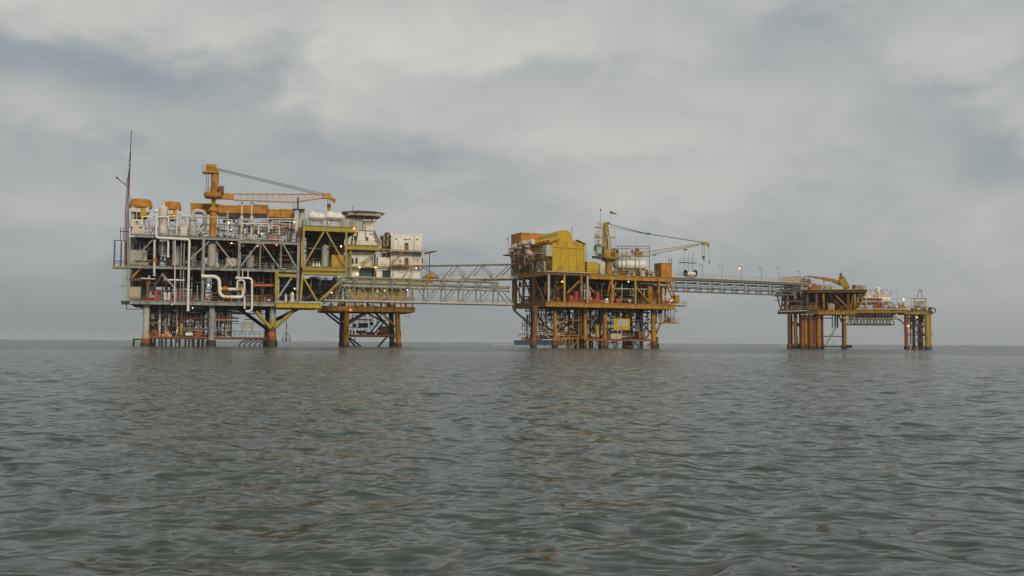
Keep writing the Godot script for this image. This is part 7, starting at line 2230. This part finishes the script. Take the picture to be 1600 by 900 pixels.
# ---------- the barge and its wake ----------
func barge() -> void:
	frame_at(803, 560, 0)
	var x1 := P(905, 536).x
	var yt := P(830, 531.8).y
	var t := thing("barge", "dark blue barge lying far behind the middle platform", "ship", Vector3(x1 / 2, 0, -5))
	var bag := Bag.new()
	var w := 9.0
	var lo := [Vector3(1.0, -1, 0), Vector3(x1 - 2.5, -1, 0), Vector3(x1 - 2.5, -1, -w), Vector3(1.0, -1, -w)]
	var hi := [Vector3(0, yt, 0), Vector3(x1, yt + 0.5, 0), Vector3(x1, yt + 0.5, -w), Vector3(0, yt, -w)]
	for i in 4:
		var j := (i + 1) % 4
		bag.quad(lo[i], lo[j], hi[j], hi[i], (lo[j] - lo[i]).cross(hi[i] - lo[i]).normalized())
	bag.quad(hi[0], hi[1], hi[2], hi[3], Vector3.UP)
	part("hull", bag.mesh(), "blue", t)
	beam("rubbing_strake", Vector3(0.2, yt - 0.3, 0.05), Vector3(x1, yt + 0.2, 0.05), 0.2, 0.3, "dark", t)
	box("cargo_box", Vector3(10.5, yt + 0.9, -4), Vector3(12, 1.8, 5), "brown", t)
	box("wheelhouse", Vector3(x1 - 8, yt + 2.5, -4.5), Vector3(6, 5, 6), "white_rusty", t)
	box("wheelhouse_roof", Vector3(x1 - 8, yt + 5.1, -4.5), Vector3(6.6, 0.25, 6.6), "pale", t)
	for k in 4:
		box("window", Vector3(x1 - 10.2 + k * 1.45, yt + 3.8, -1.47), Vector3(1.0, 1.0, 0.08), "glass", t)
	box("bollard_box", Vector3(5.6, yt + 0.6, -1.5), Vector3(1.2, 1.2, 1.2), "yellow", t)
	var fm := thing("wake_foam", "thin white streak of foam on the water left of the barge", "foam", Vector3(-8, 0, -60))
	var fb := Bag.new()
	var rng := RandomNumberGenerator.new()
	rng.seed = 4
	for i in 60:
		var c := Vector3(rng.randf_range(-13.5, -2.5), 0.05, -60 + rng.randf_range(-16, 16))
		var s := Vector3(rng.randf_range(0.6, 2.0), rng.randf_range(0.2, 0.75), rng.randf_range(1.0, 4.0))
		fb.box(Transform3D(Basis.from_scale(s), c))
	part("foam", fb.mesh(), "foam", fm, Transform3D(), "stuff")

# ---------- lit lamps ----------
func lamps() -> void:
	fr = frA
	for e in [
		[358, 348, 0.2, 0.26, "warm", "warm lamp on the post right of the orange crane pedestal"],
		[459.5, 347, 1.0, 0.26, "warm", "warm lamp at the right end of the top deck beside the grey tower"],
		[402.5, 384.6, 0.4, 0.24, "red", "left one of two orange red lamps under the top deck"],
		[432, 383, 0.4, 0.24, "red", "right one of two orange red lamps under the top deck"],
		[362, 379.8, 0.8, 0.18, "white", "small white lamp under the top deck right of the tall pale column"],
		[409, 365, 0.4, 0.2, "white", "white lamp low on the top deck right of the exhaust stacks"],
		[325.5, 445, -0.4, 0.18, "white", "white lamp left of the big white S pipe"],
		[301, 481, 0.6, 0.17, "white", "white lamp under the lowest deck beside the long white downpipe"],
		[460.3, 451, 0.0, 0.24, "white", "white lamp over the golden girder left of the knee brace"],
		[533, 385, -1.0, 0.3, "warm", "large warm lamp inside the yellow module at the right"],
		[553.5, 356.8, -1.7, 0.24, "warm", "warm lamp at the right tip of the yellow module's top beam"],
		[518, 457.3, 2.0, 0.24, "warm", "warm lamp under the yellow module beside the slanting brace"],
		[360.5, 359, 0.3, 0.17, "warm", "small warm lamp low on the top deck right of the crane pedestal"]]:
		lamp(e[5], P(e[0], e[1], e[2]), e[3], e[4])
	frame_at(541, 262, 15)
	for e in [
		[558, 428, 0.6, 0.32, "warm", "large warm lamp over the lower bridge, left of the wide window"],
		[562, 418, -0.2, 0.22, "white", "white lamp on the yellow gallery, left of two"],
		[587, 418, -0.2, 0.26, "warm", "warm lamp on the yellow gallery, right of two"],
		[547.5, 484.8, -1.2, 0.26, "red", "orange red lamp under the quarters deck by the left leg"],
		[536.5, 503, 2.0, 0.24, "warm", "warm lamp between the two left legs of the quarters platform"],
		[636, 453, 0.5, 0.24, "white", "white lamp behind the lower bridge at the right end of the quarters deck"],
		[601, 454, 0.5, 0.17, "white", "small white lamp behind the lower bridge near the middle of the quarters deck"],
		[548, 454, 0.5, 0.17, "white", "small white lamp behind the lower bridge at the left of the quarters deck"],
		[650.3, 419, -1.1, 0.2, "white", "white lamp under the lower gallery of the white block"]]:
		lamp(e[5], P(e[0], e[1], e[2]), e[3], e[4])
	frame_at(853, 252, 25)
	for e in [
		[877.8, 440, 0.3, 0.24, "warm", "warm lamp hanging under the hall deck of the middle platform"],
		[982, 440.3, 0.3, 0.2, "white", "white lamp under the upper deck of the middle platform"],
		[1049.5, 469.3, -0.2, 0.22, "white", "white lamp at the right end of the middle platform's lower deck"],
		[948, 467.5, 0.2, 0.18, "white", "small pale lamp by the rail at the centre of the middle platform's lower deck"]]:
		lamp(e[5], P(e[0], e[1], e[2]), e[3], e[4])
	frame_at(1436, 296, -13)
	for e in [
		[1412, 468, 1.0, 0.3, "white", "white lamp on the post over the truss deck at the far right"],
		[1432.5, 496, -0.2, 0.28, "warm", "upper one of two warm lamps under the end platform"],
		[1419.5, 509.5, -0.1, 0.28, "warm", "lower one of two warm lamps under the end platform"]]:
		lamp(e[5], P(e[0], e[1], e[2]), e[3], e[4])

func _ready() -> void:
	make_camera()
	make_sky()
	make_sun()
	make_materials()
	make_units()
	make_sea()
	left_platform()
	quarters()
	lower_bridge()
	upper_bridge()
	middle_platform()
	right_bridge()
	right_platform()
	barge()
	lamps()
	for o in get_children():
		if o.has_meta("category") and o.get_meta("category") == "platform":
			growth(o)
